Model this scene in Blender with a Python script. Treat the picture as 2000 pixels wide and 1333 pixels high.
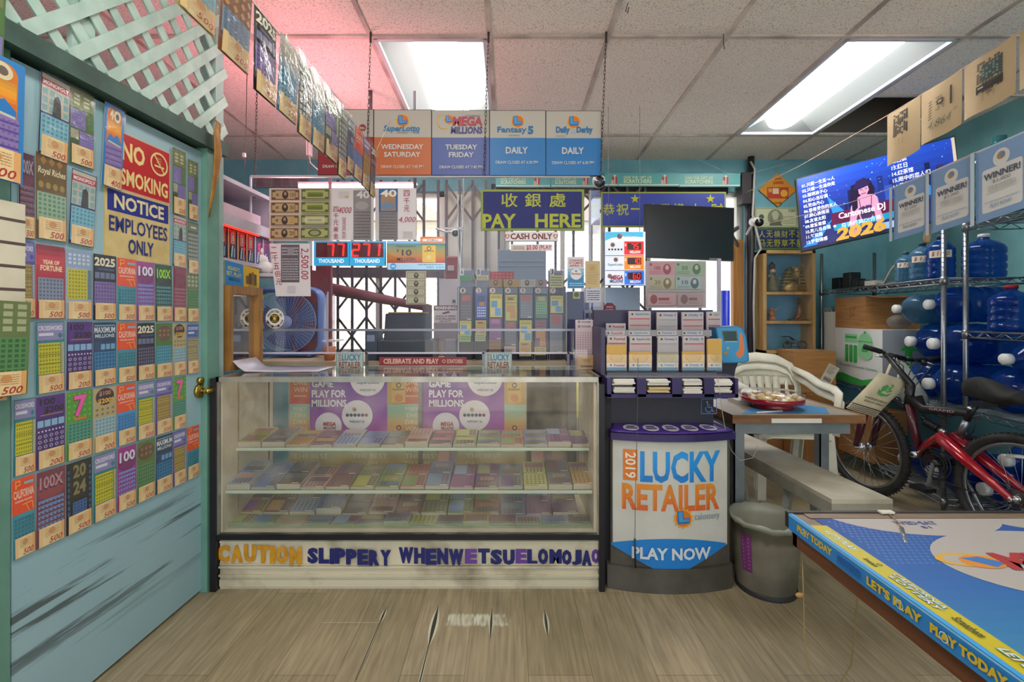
import bpy, bmesh, math, random
from mathutils import Vector, Matrix

for _o in list(bpy.data.objects):
 bpy.data.objects.remove(_o)
SC = bpy.context.scene
COL = SC.collection
random.seed(7)
V3 = Vector
F, CX, CY, HC = 900.0, 993.0, 614.0, 1.2          # focal length (2000 px frame), optical centre, eye height

# ---------------------------------------------------------------- camera, world, exposure
cam_d = bpy.data.cameras.new('camera'); cam = bpy.data.objects.new('camera', cam_d); COL.objects.link(cam)
cam.location = (0, 0, HC); cam.rotation_euler = (math.pi / 2, 0, 0)
cam_d.sensor_width = 36.0; cam_d.lens = 36.0 * F / 2000.0
cam_d.shift_x = (1000 - CX) / 2000.0; cam_d.shift_y = -(666.5 - CY) / 2000.0
cam_d.clip_start = 0.05
SC.camera = cam
world = bpy.data.worlds.new('daylight'); SC.world = world
world.use_nodes = True
bg = world.node_tree.nodes['Background']
bg.inputs[0].default_value = (0.80, 0.90, 1.0, 1.0); bg.inputs[1].default_value = 1.15
sun_d = bpy.data.lights.new('sun', 'SUN'); sun_d.energy = 7.0; sun_d.angle = .01; sun_d.color = (1, .96, .9)
sun = bpy.data.objects.new('sun', sun_d); COL.objects.link(sun); sun.location = (0, -6, 8); sun.rotation_euler = (math.radians(34), 0, math.radians(-14))
SC.view_settings.view_transform = 'Standard'
SC.view_settings.look = 'None'
SC.view_settings.gamma = 1.0
SC.view_settings.exposure = 1.05
SC.cycles.transparent_max_bounces = 24
LAMP = 11.0          # ceiling tubes

# ---------------------------------------------------------------- materials
def lin(h):
 if not isinstance(h, str):
  return tuple(h)
 h = h.lstrip('#')
 out = []
 for i in (0, 2, 4):
  c = int(h[i:i + 2], 16) / 255.0
  out.append(c / 12.92 if c <= 0.04045 else ((c + 0.055) / 1.055) ** 2.4)
 return tuple(out)

_mats = {}
def M(col, rough=.55, metal=0., emit=0., col2=None, ns=20., bump=0., spec=.5, coat=0., stretch=None, contrast=(.35, .65)):
 key = (col, rough, metal, emit, col2, ns, bump, spec, coat, stretch, contrast)
 if key in _mats:
  return _mats[key]
 m = bpy.data.materials.new('paint_' + str(col).strip('#'))
 m.use_nodes = True
 nt = m.node_tree; b = nt.nodes['Principled BSDF']
 c = lin(col) + (1.,)
 b.inputs['Base Color'].default_value = c
 b.inputs['Roughness'].default_value = rough
 b.inputs['Metallic'].default_value = metal
 b.inputs['Specular IOR Level'].default_value = spec
 b.inputs['Coat Weight'].default_value = coat
 if emit:
  b.inputs['Emission Color'].default_value = c
  b.inputs['Emission Strength'].default_value = emit
 if col2 or bump:
  tc = nt.nodes.new('ShaderNodeTexCoord'); n = nt.nodes.new('ShaderNodeTexNoise')
  n.inputs['Scale'].default_value = ns; n.inputs['Detail'].default_value = 6.
  src = tc.outputs['Object']
  if stretch:
   mp = nt.nodes.new('ShaderNodeMapping'); mp.inputs['Scale'].default_value = stretch
   nt.links.new(src, mp.inputs[0]); src = mp.outputs[0]
  nt.links.new(src, n.inputs['Vector'])
  if col2:
   r = nt.nodes.new('ShaderNodeValToRGB')
   r.color_ramp.elements[0].position = contrast[0]; r.color_ramp.elements[1].position = contrast[1]
   r.color_ramp.elements[0].color = c; r.color_ramp.elements[1].color = lin(col2) + (1.,)
   nt.links.new(n.outputs['Fac'], r.inputs[0]); nt.links.new(r.outputs[0], b.inputs['Base Color'])
  if bump:
   bp = nt.nodes.new('ShaderNodeBump'); bp.inputs['Strength'].default_value = bump; bp.inputs['Distance'].default_value = .01
   nt.links.new(n.outputs['Fac'], bp.inputs['Height']); nt.links.new(bp.outputs[0], b.inputs['Normal'])
 _mats[key] = m
 return m

def clear(name, tint='#ffffff', haze=.04, gloss=.06, rough=.05, hazecol='#ffffff', bump=0., ns=40., scratch=False):
 """thin clear sheet: see-through, a mirror-like sheen and a little dust"""
 key = ('clear', name)
 if key in _mats:
  return _mats[key]
 m = bpy.data.materials.new(name); m.use_nodes = True; nt = m.node_tree
 nt.nodes.clear()
 N = nt.nodes.new; L = nt.links.new
 out = N('ShaderNodeOutputMaterial'); tr = N('ShaderNodeBsdfTransparent'); gl = N('ShaderNodeBsdfGlossy')
 df = N('ShaderNodeBsdfDiffuse'); m1 = N('ShaderNodeMixShader'); m2 = N('ShaderNodeMixShader')
 tr.inputs[0].default_value = lin(tint) + (1.,)
 gl.inputs['Roughness'].default_value = rough
 df.inputs[0].default_value = lin(hazecol) + (1.,)
 fr = N('ShaderNodeFresnel'); fr.inputs[0].default_value = 1.45
 ad = N('ShaderNodeMath'); ad.operation = 'ADD'; ad.inputs[1].default_value = gloss - .035; ad.use_clamp = True
 L(fr.outputs[0], ad.inputs[0])
 L(ad.outputs[0], m1.inputs[0]); L(tr.outputs[0], m1.inputs[1]); L(gl.outputs[0], m1.inputs[2])
 m2.inputs[0].default_value = haze
 if scratch or bump:
  tc = N('ShaderNodeTexCoord'); n = N('ShaderNodeTexNoise'); n.inputs['Scale'].default_value = ns; n.inputs['Detail'].default_value = 8.
  L(tc.outputs['Object'], n.inputs['Vector'])
  if scratch:
   r = N('ShaderNodeMapRange'); r.inputs[1].default_value = .42; r.inputs[2].default_value = .8
   r.inputs[3].default_value = haze * .5; r.inputs[4].default_value = haze * 3.
   L(n.outputs['Fac'], r.inputs[0]); L(r.outputs[0], m2.inputs[0])
  if bump:
   bp = N('ShaderNodeBump'); bp.inputs['Strength'].default_value = bump; bp.inputs['Distance'].default_value = .02
   L(n.outputs['Fac'], bp.inputs['Height']); L(bp.outputs[0], gl.inputs['Normal'])
 L(m1.outputs[0], m2.inputs[1]); L(df.outputs[0], m2.inputs[2])
 ge = N('ShaderNodeNewGeometry'); t2 = N('ShaderNodeBsdfTransparent'); m3 = N('ShaderNodeMixShader')   # the far side of a sheet adds nothing
 L(ge.outputs['Backfacing'], m3.inputs[0]); L(m2.outputs[0], m3.inputs[1]); L(t2.outputs[0], m3.inputs[2]); L(m3.outputs[0], out.inputs[0])
 _mats[key] = m
 return m

# ---------------------------------------------------------------- geometry helpers
def W(px, py, Y):
 return V3(((px - CX) / F * Y, Y, HC - (py - CY) / F * Y))

def WX(px, Y): return (px - CX) / F * Y
def WZ(py, Y): return HC - (py - CY) / F * Y

_text = {}
def text_mesh(s, bold=0., slant=0.):
 key = (s, bold, slant)
 if key not in _text:
  c = bpy.data.curves.new('t', 'FONT'); c.body = s; c.resolution_u = 2; c.offset = bold; c.shear = slant
  c.align_x = 'CENTER'
  o = bpy.data.objects.new('t', c); COL.objects.link(o)
  me = o.to_mesh()
  vs = [(v.co.x, v.co.y) for v in me.vertices]; fs = [tuple(p.vertices) for p in me.polygons]
  o.to_mesh_clear(); bpy.data.objects.remove(o); bpy.data.curves.remove(c)
  if not vs:
   vs = [(0, 0), (1, 0), (1, 1)]; fs = []
  x0 = min(v[0] for v in vs); x1 = max(v[0] for v in vs); y0 = min(v[1] for v in vs); y1 = max(v[1] for v in vs)
  sx = (x1 - x0) or 1; sy = (y1 - y0) or 1
  _text[key] = ([((x - x0) / sx, (y - y0) / sy) for x, y in vs], fs, sx / sy)
 return _text[key]

def frame_of(a, b):
 z = (b - a).normalized()
 x = z.orthogonal().normalized()
 return x, z.cross(x), z

class MB:
 def __init__(s):
  s.v = []; s.f = []; s.fm = []; s.sm = []; s.mats = []
 def mi(s, m):
  if m not in s.mats: s.mats.append(m)
  return s.mats.index(m)
 def add(s, vs, fs, m, smooth=False, T=None):
  if isinstance(m, str): m = M(m)
  k = len(s.v); i = s.mi(m)
  s.v += [(T @ V3(v)) if T is not None else V3(v) for v in vs]
  for f in fs:
   s.f.append([k + j for j in f]); s.fm.append(i); s.sm.append(smooth)
  return s
 def box(s, c, size, m, T=None, bev=0.):
  x, y, z = c; a, b, d = size[0] / 2, size[1] / 2, size[2] / 2
  if bev <= 0:
   vs = [(x + i * a, y + j * b, z + k * d) for k in (-1, 1) for j in (-1, 1) for i in (-1, 1)]
   fs = [(0, 2, 3, 1), (4, 5, 7, 6), (0, 1, 5, 4), (2, 6, 7, 3), (0, 4, 6, 2), (1, 3, 7, 5)]
   return s.add(vs, fs, m, False, T)
  bm = bmesh.new(); bmesh.ops.create_cube(bm, size=1)
  for v in bm.verts: v.co = V3((x + v.co.x * 2 * a, y + v.co.y * 2 * b, z + v.co.z * 2 * d))
  bmesh.ops.bevel(bm, geom=bm.edges[:], offset=min(bev, a * .9, b * .9, d * .9), segments=2, profile=.5, affect='EDGES')
  bm.verts.index_update()
  s.add([v.co.copy() for v in bm.verts], [[v.index for v in f.verts] for f in bm.faces], m, False, T)
  bm.free(); return s
 def bx(s, x0, x1, y0, y1, z0, z1, m, T=None, bev=0.):
  return s.box(((x0 + x1) / 2, (y0 + y1) / 2, (z0 + z1) / 2), (abs(x1 - x0), abs(y1 - y0), abs(z1 - z0)), m, T, bev)
 def bar(s, a, b, w, h, m, up=V3((0, 0, 1))):
  """square bar from a to b: w across, h along up"""
  a = V3(a); b = V3(b); d = (b - a).normalized()
  x = d.cross(up)
  x = x.normalized() if x.length > 1e-5 else d.orthogonal().normalized()
  u = x.cross(d)
  vs = [p + x * (i * w / 2) + u * (j * h / 2) for p in (a, b) for j in (-1, 1) for i in (-1, 1)]
  fs = [(0, 1, 3, 2), (4, 6, 7, 5), (0, 4, 5, 1), (2, 3, 7, 6), (0, 2, 6, 4), (1, 5, 7, 3)]
  return s.add(vs, fs, m)
 def tube(s, path, r, m, n=8, closed=False, flat=1., up=None, smooth=True):
  path = [V3(p) for p in path]; k = len(path)
  rs = r if isinstance(r, (list, tuple)) else [r] * k
  vs = []; x = None
  for i, p in enumerate(path):
   if closed: d = path[(i + 1) % k] - path[i - 1]
   else: d = path[min(i + 1, k - 1)] - path[max(i - 1, 0)]
   d = d.normalized()
   if x is None:
    x = d.cross(up).normalized() if up is not None else d.orthogonal().normalized()
   else:
    x = (x - d * x.dot(d)); x = x.normalized() if x.length > 1e-6 else d.orthogonal().normalized()
   y = d.cross(x)
   for j in range(n):
    a = 2 * math.pi * j / n
    vs.append(p + x * (math.cos(a) * rs[i]) + y * (math.sin(a) * rs[i] * flat))
  fs = []
  for i in range(k if closed else k - 1):
   q = (i + 1) % k
   for j in range(n):
    j2 = (j + 1) % n
    fs.append((i * n + j, i * n + j2, q * n + j2, q * n + j))
  if not closed:
   fs.append(tuple(reversed(range(n)))); fs.append(tuple(range((k - 1) * n, k * n)))
  return s.add(vs, fs, m, smooth)
 def cyl(s, a, b, r, m, n=16, r2=None, smooth=True):
  return s.tube([a, b], [r, r if r2 is None else r2], m, n, smooth=smooth)
 def lathe(s, prof, m, n=24, T=None, smooth=True, cap=True):
  vs = []; fs = []; k = len(prof)
  for r, z in prof:
   for j in range(n):
    a = 2 * math.pi * j / n
    vs.append((r * math.cos(a), r * math.sin(a), z))
  for i in range(k - 1):
   for j in range(n):
    j2 = (j + 1) % n
    fs.append((i * n + j, i * n + j2, (i + 1) * n + j2, (i + 1) * n + j))
  if cap:
   if prof[0][0] > 1e-5: fs.append(tuple(reversed(range(n))))
   if prof[-1][0] > 1e-5: fs.append(tuple(range((k - 1) * n, k * n)))
  return s.add(vs, fs, m, smooth, T)
 def ball(s, c, r, m, n=14, sc=(1, 1, 1), T=None):
  k = n // 2
  pr = [(max(1e-4, math.sin(math.pi * i / k)), -math.cos(math.pi * i / k)) for i in range(k + 1)]
  TT = Matrix.Translation(V3(c)) @ Matrix.Diagonal((r * sc[0], r * sc[1], r * sc[2], 1))
  return s.lathe(pr, m, n, (T @ TT) if T is not None else TT, cap=False)
 def prism(s, pts, O, A, B, N, depth, m):
  """outline in the A,B plane from O, pushed depth along N"""
  O, A, B, N = V3(O), V3(A), V3(B), V3(N); k = len(pts)
  f = [O + A * p[0] + B * p[1] for p in pts]; b = [p + N * depth for p in f]
  fs = [tuple(range(k)), tuple(reversed(range(k, 2 * k)))]
  fs += [(i, i + k, (i + 1) % k + k, (i + 1) % k) for i in range(k)]
  return s.add(f + b, fs, m)
 def grid(s, fn, nu, nv, m, smooth=True, thick=0.):
  vs = [V3(fn(i / nu, j / nv)) for j in range(nv + 1) for i in range(nu + 1)]
  q = lambda i, j: j * (nu + 1) + i
  fs = [(q(i, j), q(i + 1, j), q(i + 1, j + 1), q(i, j + 1)) for j in range(nv) for i in range(nu)]
  if thick:
   nr = []
   for j in range(nv + 1):
    for i in range(nu + 1):
     a = vs[q(min(i + 1, nu), j)] - vs[q(max(i - 1, 0), j)]; b = vs[q(i, min(j + 1, nv))] - vs[q(i, max(j - 1, 0))]
     c = a.cross(b); nr.append(c.normalized() if c.length > 1e-9 else V3((0, 0, 1)))
   k = len(vs); vs2 = [v - nn * thick for v, nn in zip(vs, nr)]
   fs2 = [tuple(reversed([a + k for a in f])) for f in fs]
   ring = [q(i, 0) for i in range(nu)] + [q(nu, j) for j in range(nv)] + [q(i, nv) for i in range(nu, 0, -1)] + [q(0, j) for j in range(nv, 0, -1)]
   side = [(ring[(i + 1) % len(ring)], ring[i], ring[i] + k, ring[(i + 1) % len(ring)] + k) for i in range(len(ring))]
   return s.add(vs + vs2, fs + fs2 + side, m, smooth)
  return s.add(vs, fs, m, smooth)
 # -- flat printed work: a canvas with its y axis down, every stroke lies a hair above the last
 def canvas(s, O, A, B, eps=.00025, lay=1):
  s.O, s.A, s.B = V3(O), V3(A), V3(B)
  s.N = s.B.cross(s.A).normalized(); s.eps = eps; s.lay = lay
  s.warp = None
  return s
 def front(s, Y, lay=1, eps=.0004):
  return s.canvas(W(0, 0, Y), (Y / F, 0, 0), (0, 0, -Y / F), eps, lay)
 def quadc(s, tl, tr, bl, cw, ch, lay=1, eps=.0004):
  tl, tr, bl = V3(tl), V3(tr), V3(bl)
  return s.canvas(tl, (tr - tl) / cw, (bl - tl) / ch, eps, lay)
 def P(s, a, b, up=None):
  p = s.O + s.A * a + s.B * b + s.N * (s.eps * (s.lay if up is None else up))
  return s.warp(p, a, b) if s.warp else p
 def flat(s, pts, m, keep=False):
  if isinstance(m, str): m = M(m)
  s.add([s.P(a, b) for a, b in pts], [tuple(reversed(range(len(pts))))], m)
  if not keep: s.lay += 1
  return s
 def rect(s, x0, y0, x1, y1, m, keep=False):
  return s.flat([(x0, y0), (x1, y0), (x1, y1), (x0, y1)], m, keep)
 def slab(s, x0, y0, x1, y1, d, m):
  """board of thickness d behind the canvas plane"""
  q = [s.O + s.A * a + s.B * b for a, b in ((x0, y0), (x1, y0), (x1, y1), (x0, y1))]
  return s.add(q + [p - s.N * d for p in q], [(3, 2, 1, 0), (4, 5, 6, 7), (0, 1, 5, 4), (1, 2, 6, 5), (2, 3, 7, 6), (3, 0, 4, 7)], m)
 def rrect(s, x0, y0, x1, y1, r, m, n=4):
  pts = []
  for cx, cy, a0 in ((x1 - r, y0 + r, -90), (x1 - r, y1 - r, 0), (x0 + r, y1 - r, 90), (x0 + r, y0 + r, 180)):
   for i in range(n + 1):
    a = math.radians(a0 + 90 * i / n); pts.append((cx + r * math.cos(a), cy + r * math.sin(a)))
  return s.flat(pts, m)
 def disc(s, cx, cy, rx, m, ry=None, n=28, keep=False):
  ry = rx if ry is None else ry
  return s.flat([(cx + rx * math.cos(2 * math.pi * i / n), cy + ry * math.sin(2 * math.pi * i / n)) for i in range(n)], m, keep)
 def ring(s, cx, cy, r0, r1, m, n=28, a0=0., a1=360., q=1.):
  pts = []; fs = []
  for i in range(n + 1):
   a = math.radians(a0 + (a1 - a0) * i / n)
   pts += [s.P(cx + r0 * math.cos(a), cy + r0 * q * math.sin(a)), s.P(cx + r1 * math.cos(a), cy + r1 * q * math.sin(a))]
  fs = [(2 * i, 2 * i + 2, 2 * i + 3, 2 * i + 1) for i in range(n)]
  s.add(pts, fs, m); s.lay += 1
  return s
 def star(s, cx, cy, r, m, k=5, inner=.4, rot=-90, q=1.):
  return s.flat([(cx + (r if i % 2 == 0 else r * inner) * math.cos(math.radians(rot + 180. * i / k)),
      cy + q * (r if i % 2 == 0 else r * inner) * math.sin(math.radians(rot + 180. * i / k))) for i in range(2 * k)], m)
 def line(s, x0, y0, x1, y1, w, m, keep=True):
  d = math.hypot(x1 - x0, y1 - y0) or 1; nx, ny = -(y1 - y0) / d * w / 2, (x1 - x0) / d * w / 2
  return s.flat([(x0 + nx, y0 + ny), (x1 + nx, y1 + ny), (x1 - nx, y1 - ny), (x0 - nx, y0 - ny)], m, keep)
 def grad(s, x0, y0, x1, y1, cols, n=10, horiz=False):
  cs = [lin(c) for c in cols]
  for i in range(n):
   t = (i + .5) / n * (len(cs) - 1); k = min(int(t), len(cs) - 2); u = t - k
   c = tuple(round(cs[k][j] * (1 - u) + cs[k + 1][j] * u, 4) for j in range(3))
   if horiz: s.rect(x0 + (x1 - x0) * i / n, y0, x0 + (x1 - x0) * (i + 1) / n, y1, M(c), True)
   else: s.rect(x0, y0 + (y1 - y0) * i / n, x1, y0 + (y1 - y0) * (i + 1) / n, M(c), True)
  s.lay += 1; return s
 def cells(s, x0, y0, x1, y1, nx, ny, m, gap=.3, kind='r'):
  w = (x1 - x0) / nx; h = (y1 - y0) / ny
  for j in range(ny):
   for i in range(nx):
    cx, cy = x0 + w * (i + .5), y0 + h * (j + .5); a, b = w * (1 - gap) / 2, h * (1 - gap) / 2
    if kind == 'r': s.rect(cx - a, cy - b, cx + a, cy + b, m, True)
    elif kind == 'd': s.disc(cx, cy, a, m, b, 8, True)
    else: s.flat([(cx - a, cy), (cx, cy - b), (cx + a, cy), (cx, cy + b)], m, True)
  s.lay += 1; return s
 def scrawl(s, x0, y0, x1, y1, rows, m, w=.5, seed=1):
  """lines of print too small to read: short dashes"""
  rnd = random.Random(seed); h = (y1 - y0) / rows
  for j in range(rows):
   x = x0; y = y0 + h * (j + .5)
   while x < x1:
    l = (x1 - x0) * rnd.uniform(.04, .13)
    s.rect(x, y - h * w / 2, min(x + l, x1), y + h * w / 2, m, True); x += l + (x1 - x0) * .025
  s.lay += 1; return s
 def text(s, t, x0, y0, x1, y1, m, bold=.012, slant=0., rot=0):
  vs, fs, asp = text_mesh(t, bold, slant)
  if rot == 90: vs = [(1 - v, u) for u, v in vs]          # reads upwards
  elif rot == -90: vs = [(v, 1 - u) for u, v in vs]       # reads downwards
  elif rot == 180: vs = [(1 - u, 1 - v) for u, v in vs]
  s.add([s.P(x0 + u * (x1 - x0), y1 - v * (y1 - y0)) for u, v in vs], fs, m); s.lay += 1
  return s
 def build(s, name, parent=None, local=False, base=None):
  if local: off = V3((0, 0, 0))
  elif parent is not None: off = V3(parent.get('_o', parent.location))
  elif base is not None: off = V3(base)
  else:
   n = len(s.v)
   xs = [v.x for v in s.v]; ys = [v.y for v in s.v]
   off = V3(((min(xs) + max(xs)) / 2, (min(ys) + max(ys)) / 2, min(v.z for v in s.v)))
  me = bpy.data.meshes.new(name)
  me.from_pydata([v - off for v in s.v], [], s.f)
  for m in s.mats: me.materials.append(m)
  me.polygons.foreach_set('material_index', s.fm); me.polygons.foreach_set('use_smooth', s.sm)
  me.update()
  o = bpy.data.objects.new(name, me); COL.objects.link(o)
  if parent is not None: o.parent = parent
  elif not local: o.location = off
  return o

def tag(o, label=None, cat=None, group=None, kind=None):
 if label: o['label'] = label
 if cat: o['category'] = cat
 if group: o['group'] = group
 if kind: o['kind'] = kind
 return o

def thing(name, label, cat, loc=(0, 0, 0), group=None, rz=0.):
 o = bpy.data.objects.new(name, None); COL.objects.link(o); o.empty_display_size = .05
 o.location = loc; o.rotation_euler = (0, 0, rz)
 return tag(o, label, cat, group)

def dup(o, label=None, parent=None):
 c = o.copy(); COL.objects.link(c)
 if parent is not None: c.parent = parent
 for ch in list(o.children): dup(ch, None, c)
 if label: c['label'] = label
 return c

def struct(o): o['kind'] = 'structure'; return o

# ================================================================ the room
YB = 4.21                                   # back wall
CA, CB = 1.6, .045                          # ceiling sinks gently towards the back
def ZC(y): return HC + CA - CB * y
WLX0, WLK = -1.404, .04                     # left partition plane x = WLX0 + WLK*y
def LX(y): return WLX0 + WLK * y
_n = math.hypot(1, WLK)
LU, LN = V3((WLK / _n, 1 / _n, 0)), V3((1 / _n, -WLK / _n, 0))
def LY(px): return -WLX0 / ((CX - px) / F + WLK)          # depth on the partition seen at a column
def LP(px, py, off=0.):
 y = LY(px); return V3((LX(y), y, WZ(py, y))) + LN * off

# ---- floor: worn vinyl planks
def floor_material():
 m = bpy.data.materials.new('vinyl_planks'); m.use_nodes = True; nt = m.node_tree; N = nt.nodes.new; L = nt.links.new
 b = nt.nodes['Principled BSDF']; tc = N('ShaderNodeTexCoord')
 mp = N('ShaderNodeMapping'); mp.inputs['Rotation'].default_value = (0, 0, math.pi / 2); mp.inputs['Location'].default_value = (.31, .146, 0)
 L(tc.outputs['Object'], mp.inputs[0])
 br = N('ShaderNodeTexBrick'); br.inputs['Scale'].default_value = 1.; br.inputs['Brick Width'].default_value = 1.22
 br.inputs['Row Height'].default_value = .2127; br.inputs['Mortar Size'].default_value = .0012; br.offset = .37
 br.inputs['Color1'].default_value = lin('#b2a183') + (1,); br.inputs['Color2'].default_value = lin('#a19273') + (1,)
 br.inputs['Mortar'].default_value = lin('#6e6350') + (1,); br.inputs['Mortar Smooth'].default_value = .4
 L(mp.outputs[0], br.inputs['Vector'])
 m2 = N('ShaderNodeMapping'); m2.inputs['Scale'].default_value = (26, 1.6, 1); L(tc.outputs['Object'], m2.inputs[0])
 n1 = N('ShaderNodeTexNoise'); n1.inputs['Scale'].default_value = 3.; n1.inputs['Detail'].default_value = 8.; n1.inputs['Distortion'].default_value = .5
 L(m2.outputs[0], n1.inputs['Vector'])
 r1 = N('ShaderNodeMapRange'); r1.inputs[1].default_value = .3; r1.inputs[2].default_value = .72; r1.inputs[3].default_value = .68; r1.inputs[4].default_value = 1.14
 L(n1.outputs['Fac'], r1.inputs[0])
 mx = N('ShaderNodeMix'); mx.data_type = 'RGBA'; mx.blend_type = 'MULTIPLY'; mx.inputs[0].default_value = 1.
 L(br.outputs['Color'], mx.inputs[6]); L(r1.outputs[0], mx.inputs[7])
 n2 = N('ShaderNodeTexNoise'); n2.inputs['Scale'].default_value = 2.2; n2.inputs['Detail'].default_value = 4.; L(tc.outputs['Object'], n2.inputs['Vector'])
 r2 = N('ShaderNodeMapRange'); r2.inputs[1].default_value = .35; r2.inputs[2].default_value = .65; r2.inputs[3].default_value = .82; r2.inputs[4].default_value = 1.06
 L(n2.outputs['Fac'], r2.inputs[0])
 m3 = N('ShaderNodeMix'); m3.data_type = 'RGBA'; m3.blend_type = 'MULTIPLY'; m3.inputs[0].default_value = 1.
 L(mx.outputs[2], m3.inputs[6]); L(r2.outputs[0], m3.inputs[7])
 # the two planks worn pale in front of the counter
 sp = N('ShaderNodeSeparateXYZ'); L(tc.outputs['Object'], sp.inputs[0])
 def band(sock, lo, hi, soft):
  a = N('ShaderNodeMapRange'); a.interpolation_type = 'SMOOTHSTEP'; a.inputs[1].default_value = lo - soft; a.inputs[2].default_value = lo + soft
  c = N('ShaderNodeMapRange'); c.interpolation_type = 'SMOOTHSTEP'; c.inputs[1].default_value = hi - soft; c.inputs[2].default_value = hi + soft
  c.inputs[3].default_value = 1.; c.inputs[4].default_value = 0.
  L(sock, a.inputs[0]); L(sock, c.inputs[0])
  q = N('ShaderNodeMath'); q.operation = 'MULTIPLY'; L(a.outputs[0], q.inputs[0]); L(c.outputs[0], q.inputs[1]); return q
 bx_ = band(sp.outputs[0], -.275, .03, .06); by_ = band(sp.outputs[1], 1.755, 1.86, .03)
 q = N('ShaderNodeMath'); q.operation = 'MULTIPLY'; L(bx_.outputs[0], q.inputs[0]); L(by_.outputs[0], q.inputs[1])
 m4 = N('ShaderNodeMapping'); m4.inputs['Scale'].default_value = (90, 14, 1); L(tc.outputs['Object'], m4.inputs[0])
 n3 = N('ShaderNodeTexNoise'); n3.inputs['Scale'].default_value = 1.; n3.inputs['Detail'].default_value = 7.; L(m4.outputs[0], n3.inputs['Vector'])
 ad = N('ShaderNodeMath'); ad.operation = 'ADD'; L(q.outputs[0], ad.inputs[0]); L(n3.outputs['Fac'], ad.inputs[1])
 r3 = N('ShaderNodeMapRange'); r3.inputs[1].default_value = 1.34; r3.inputs[2].default_value = 1.60; L(ad.outputs[0], r3.inputs[0])
 m5 = N('ShaderNodeMix'); m5.data_type = 'RGBA'; L(r3.outputs[0], m5.inputs[0]); L(m3.outputs[2], m5.inputs[6]); m5.inputs[7].default_value = lin('#d9dac6') + (1,)
 L(m5.outputs[2], b.inputs['Base Color'])
 b.inputs['Roughness'].default_value = .42
 bp = N('ShaderNodeBump'); bp.inputs['Strength'].default_value = .12; bp.inputs['Distance'].default_value = .004; L(n1.outputs['Fac'], bp.inputs['Height']); L(bp.outputs[0], b.inputs['Normal'])
 return m

g = MB(); FLM = floor_material()
g.bx(-3.2, 3.6, -3.6, 4.4, -.08, 0, FLM)
g.canvas((0, 0, 0), (1, 0, 0), (0, -1, 0), eps=.0006)
def gap(x, y0, y1, w):                      # a seam that has opened and chipped along its edges
 for ww, mm in ((w * 2.6, '#d6d2bd'), (w, '#3b3a2c')):
  k = 9
  pts = [(x + ww * math.sin(math.pi * i / k) * .5 + .0012, -(y0 + (y1 - y0) * i / k)) for i in range(k + 1)]
  pts += [(x - ww * math.sin(math.pi * i / k) * .5 - .0012, -(y0 + (y1 - y0) * i / k)) for i in range(k, -1, -1)]
  g.flat(pts, mm)
gap(-.2875, 1.66, 1.89, .012); gap(-.498, 1.78, 1.88, .006); gap(-.0667, 1.70, 1.87, .006); gap(.146, 1.71, 1.86, .008)
gap(-.2875, 1.35, 1.67, .003); gap(-.498, 1.5, 1.79, .002)
g.rect(-.72, -1.781, -.498, -1.779, '#cfcab5')
struct(g.build('floor', local=True))

# ---- walls
WALLT = M('#76adb8', .6, col2='#669eaa', ns=6, bump=.05)
g = MB(); z0, zt = -.02, 2.95
def wb(x0, x1, za, zb, m=WALLT): g.bx(x0, x1, YB, YB + .14, za, zb, m)
wb(-3.2, WX(600, YB), z0, zt); wb(WX(1455, YB), 3.6, z0, zt)
wb(WX(600, YB), WX(1455, YB), WZ(374, YB), zt); wb(WX(600, YB), WX(1455, YB), z0, WZ(694, YB))
wb(WX(868, YB), WX(985, YB), WZ(694, YB), WZ(374, YB), M('#cfcac0', .6, col2='#bdb8ae', ns=5))
struct(g.build('wall_back'))
g = MB(); g.bx(3.45, 3.6, -3.6, 4.21, z0, zt, M('#78aeb2', .6, col2='#6a9fa5', ns=5, bump=.05)); struct(g.build('wall_right'))
g = MB(); g.bx(-3.2, -3.06, -3.6, 4.21, z0, zt, M('#3f6770', .7)); struct(g.build('wall_left'))

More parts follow.
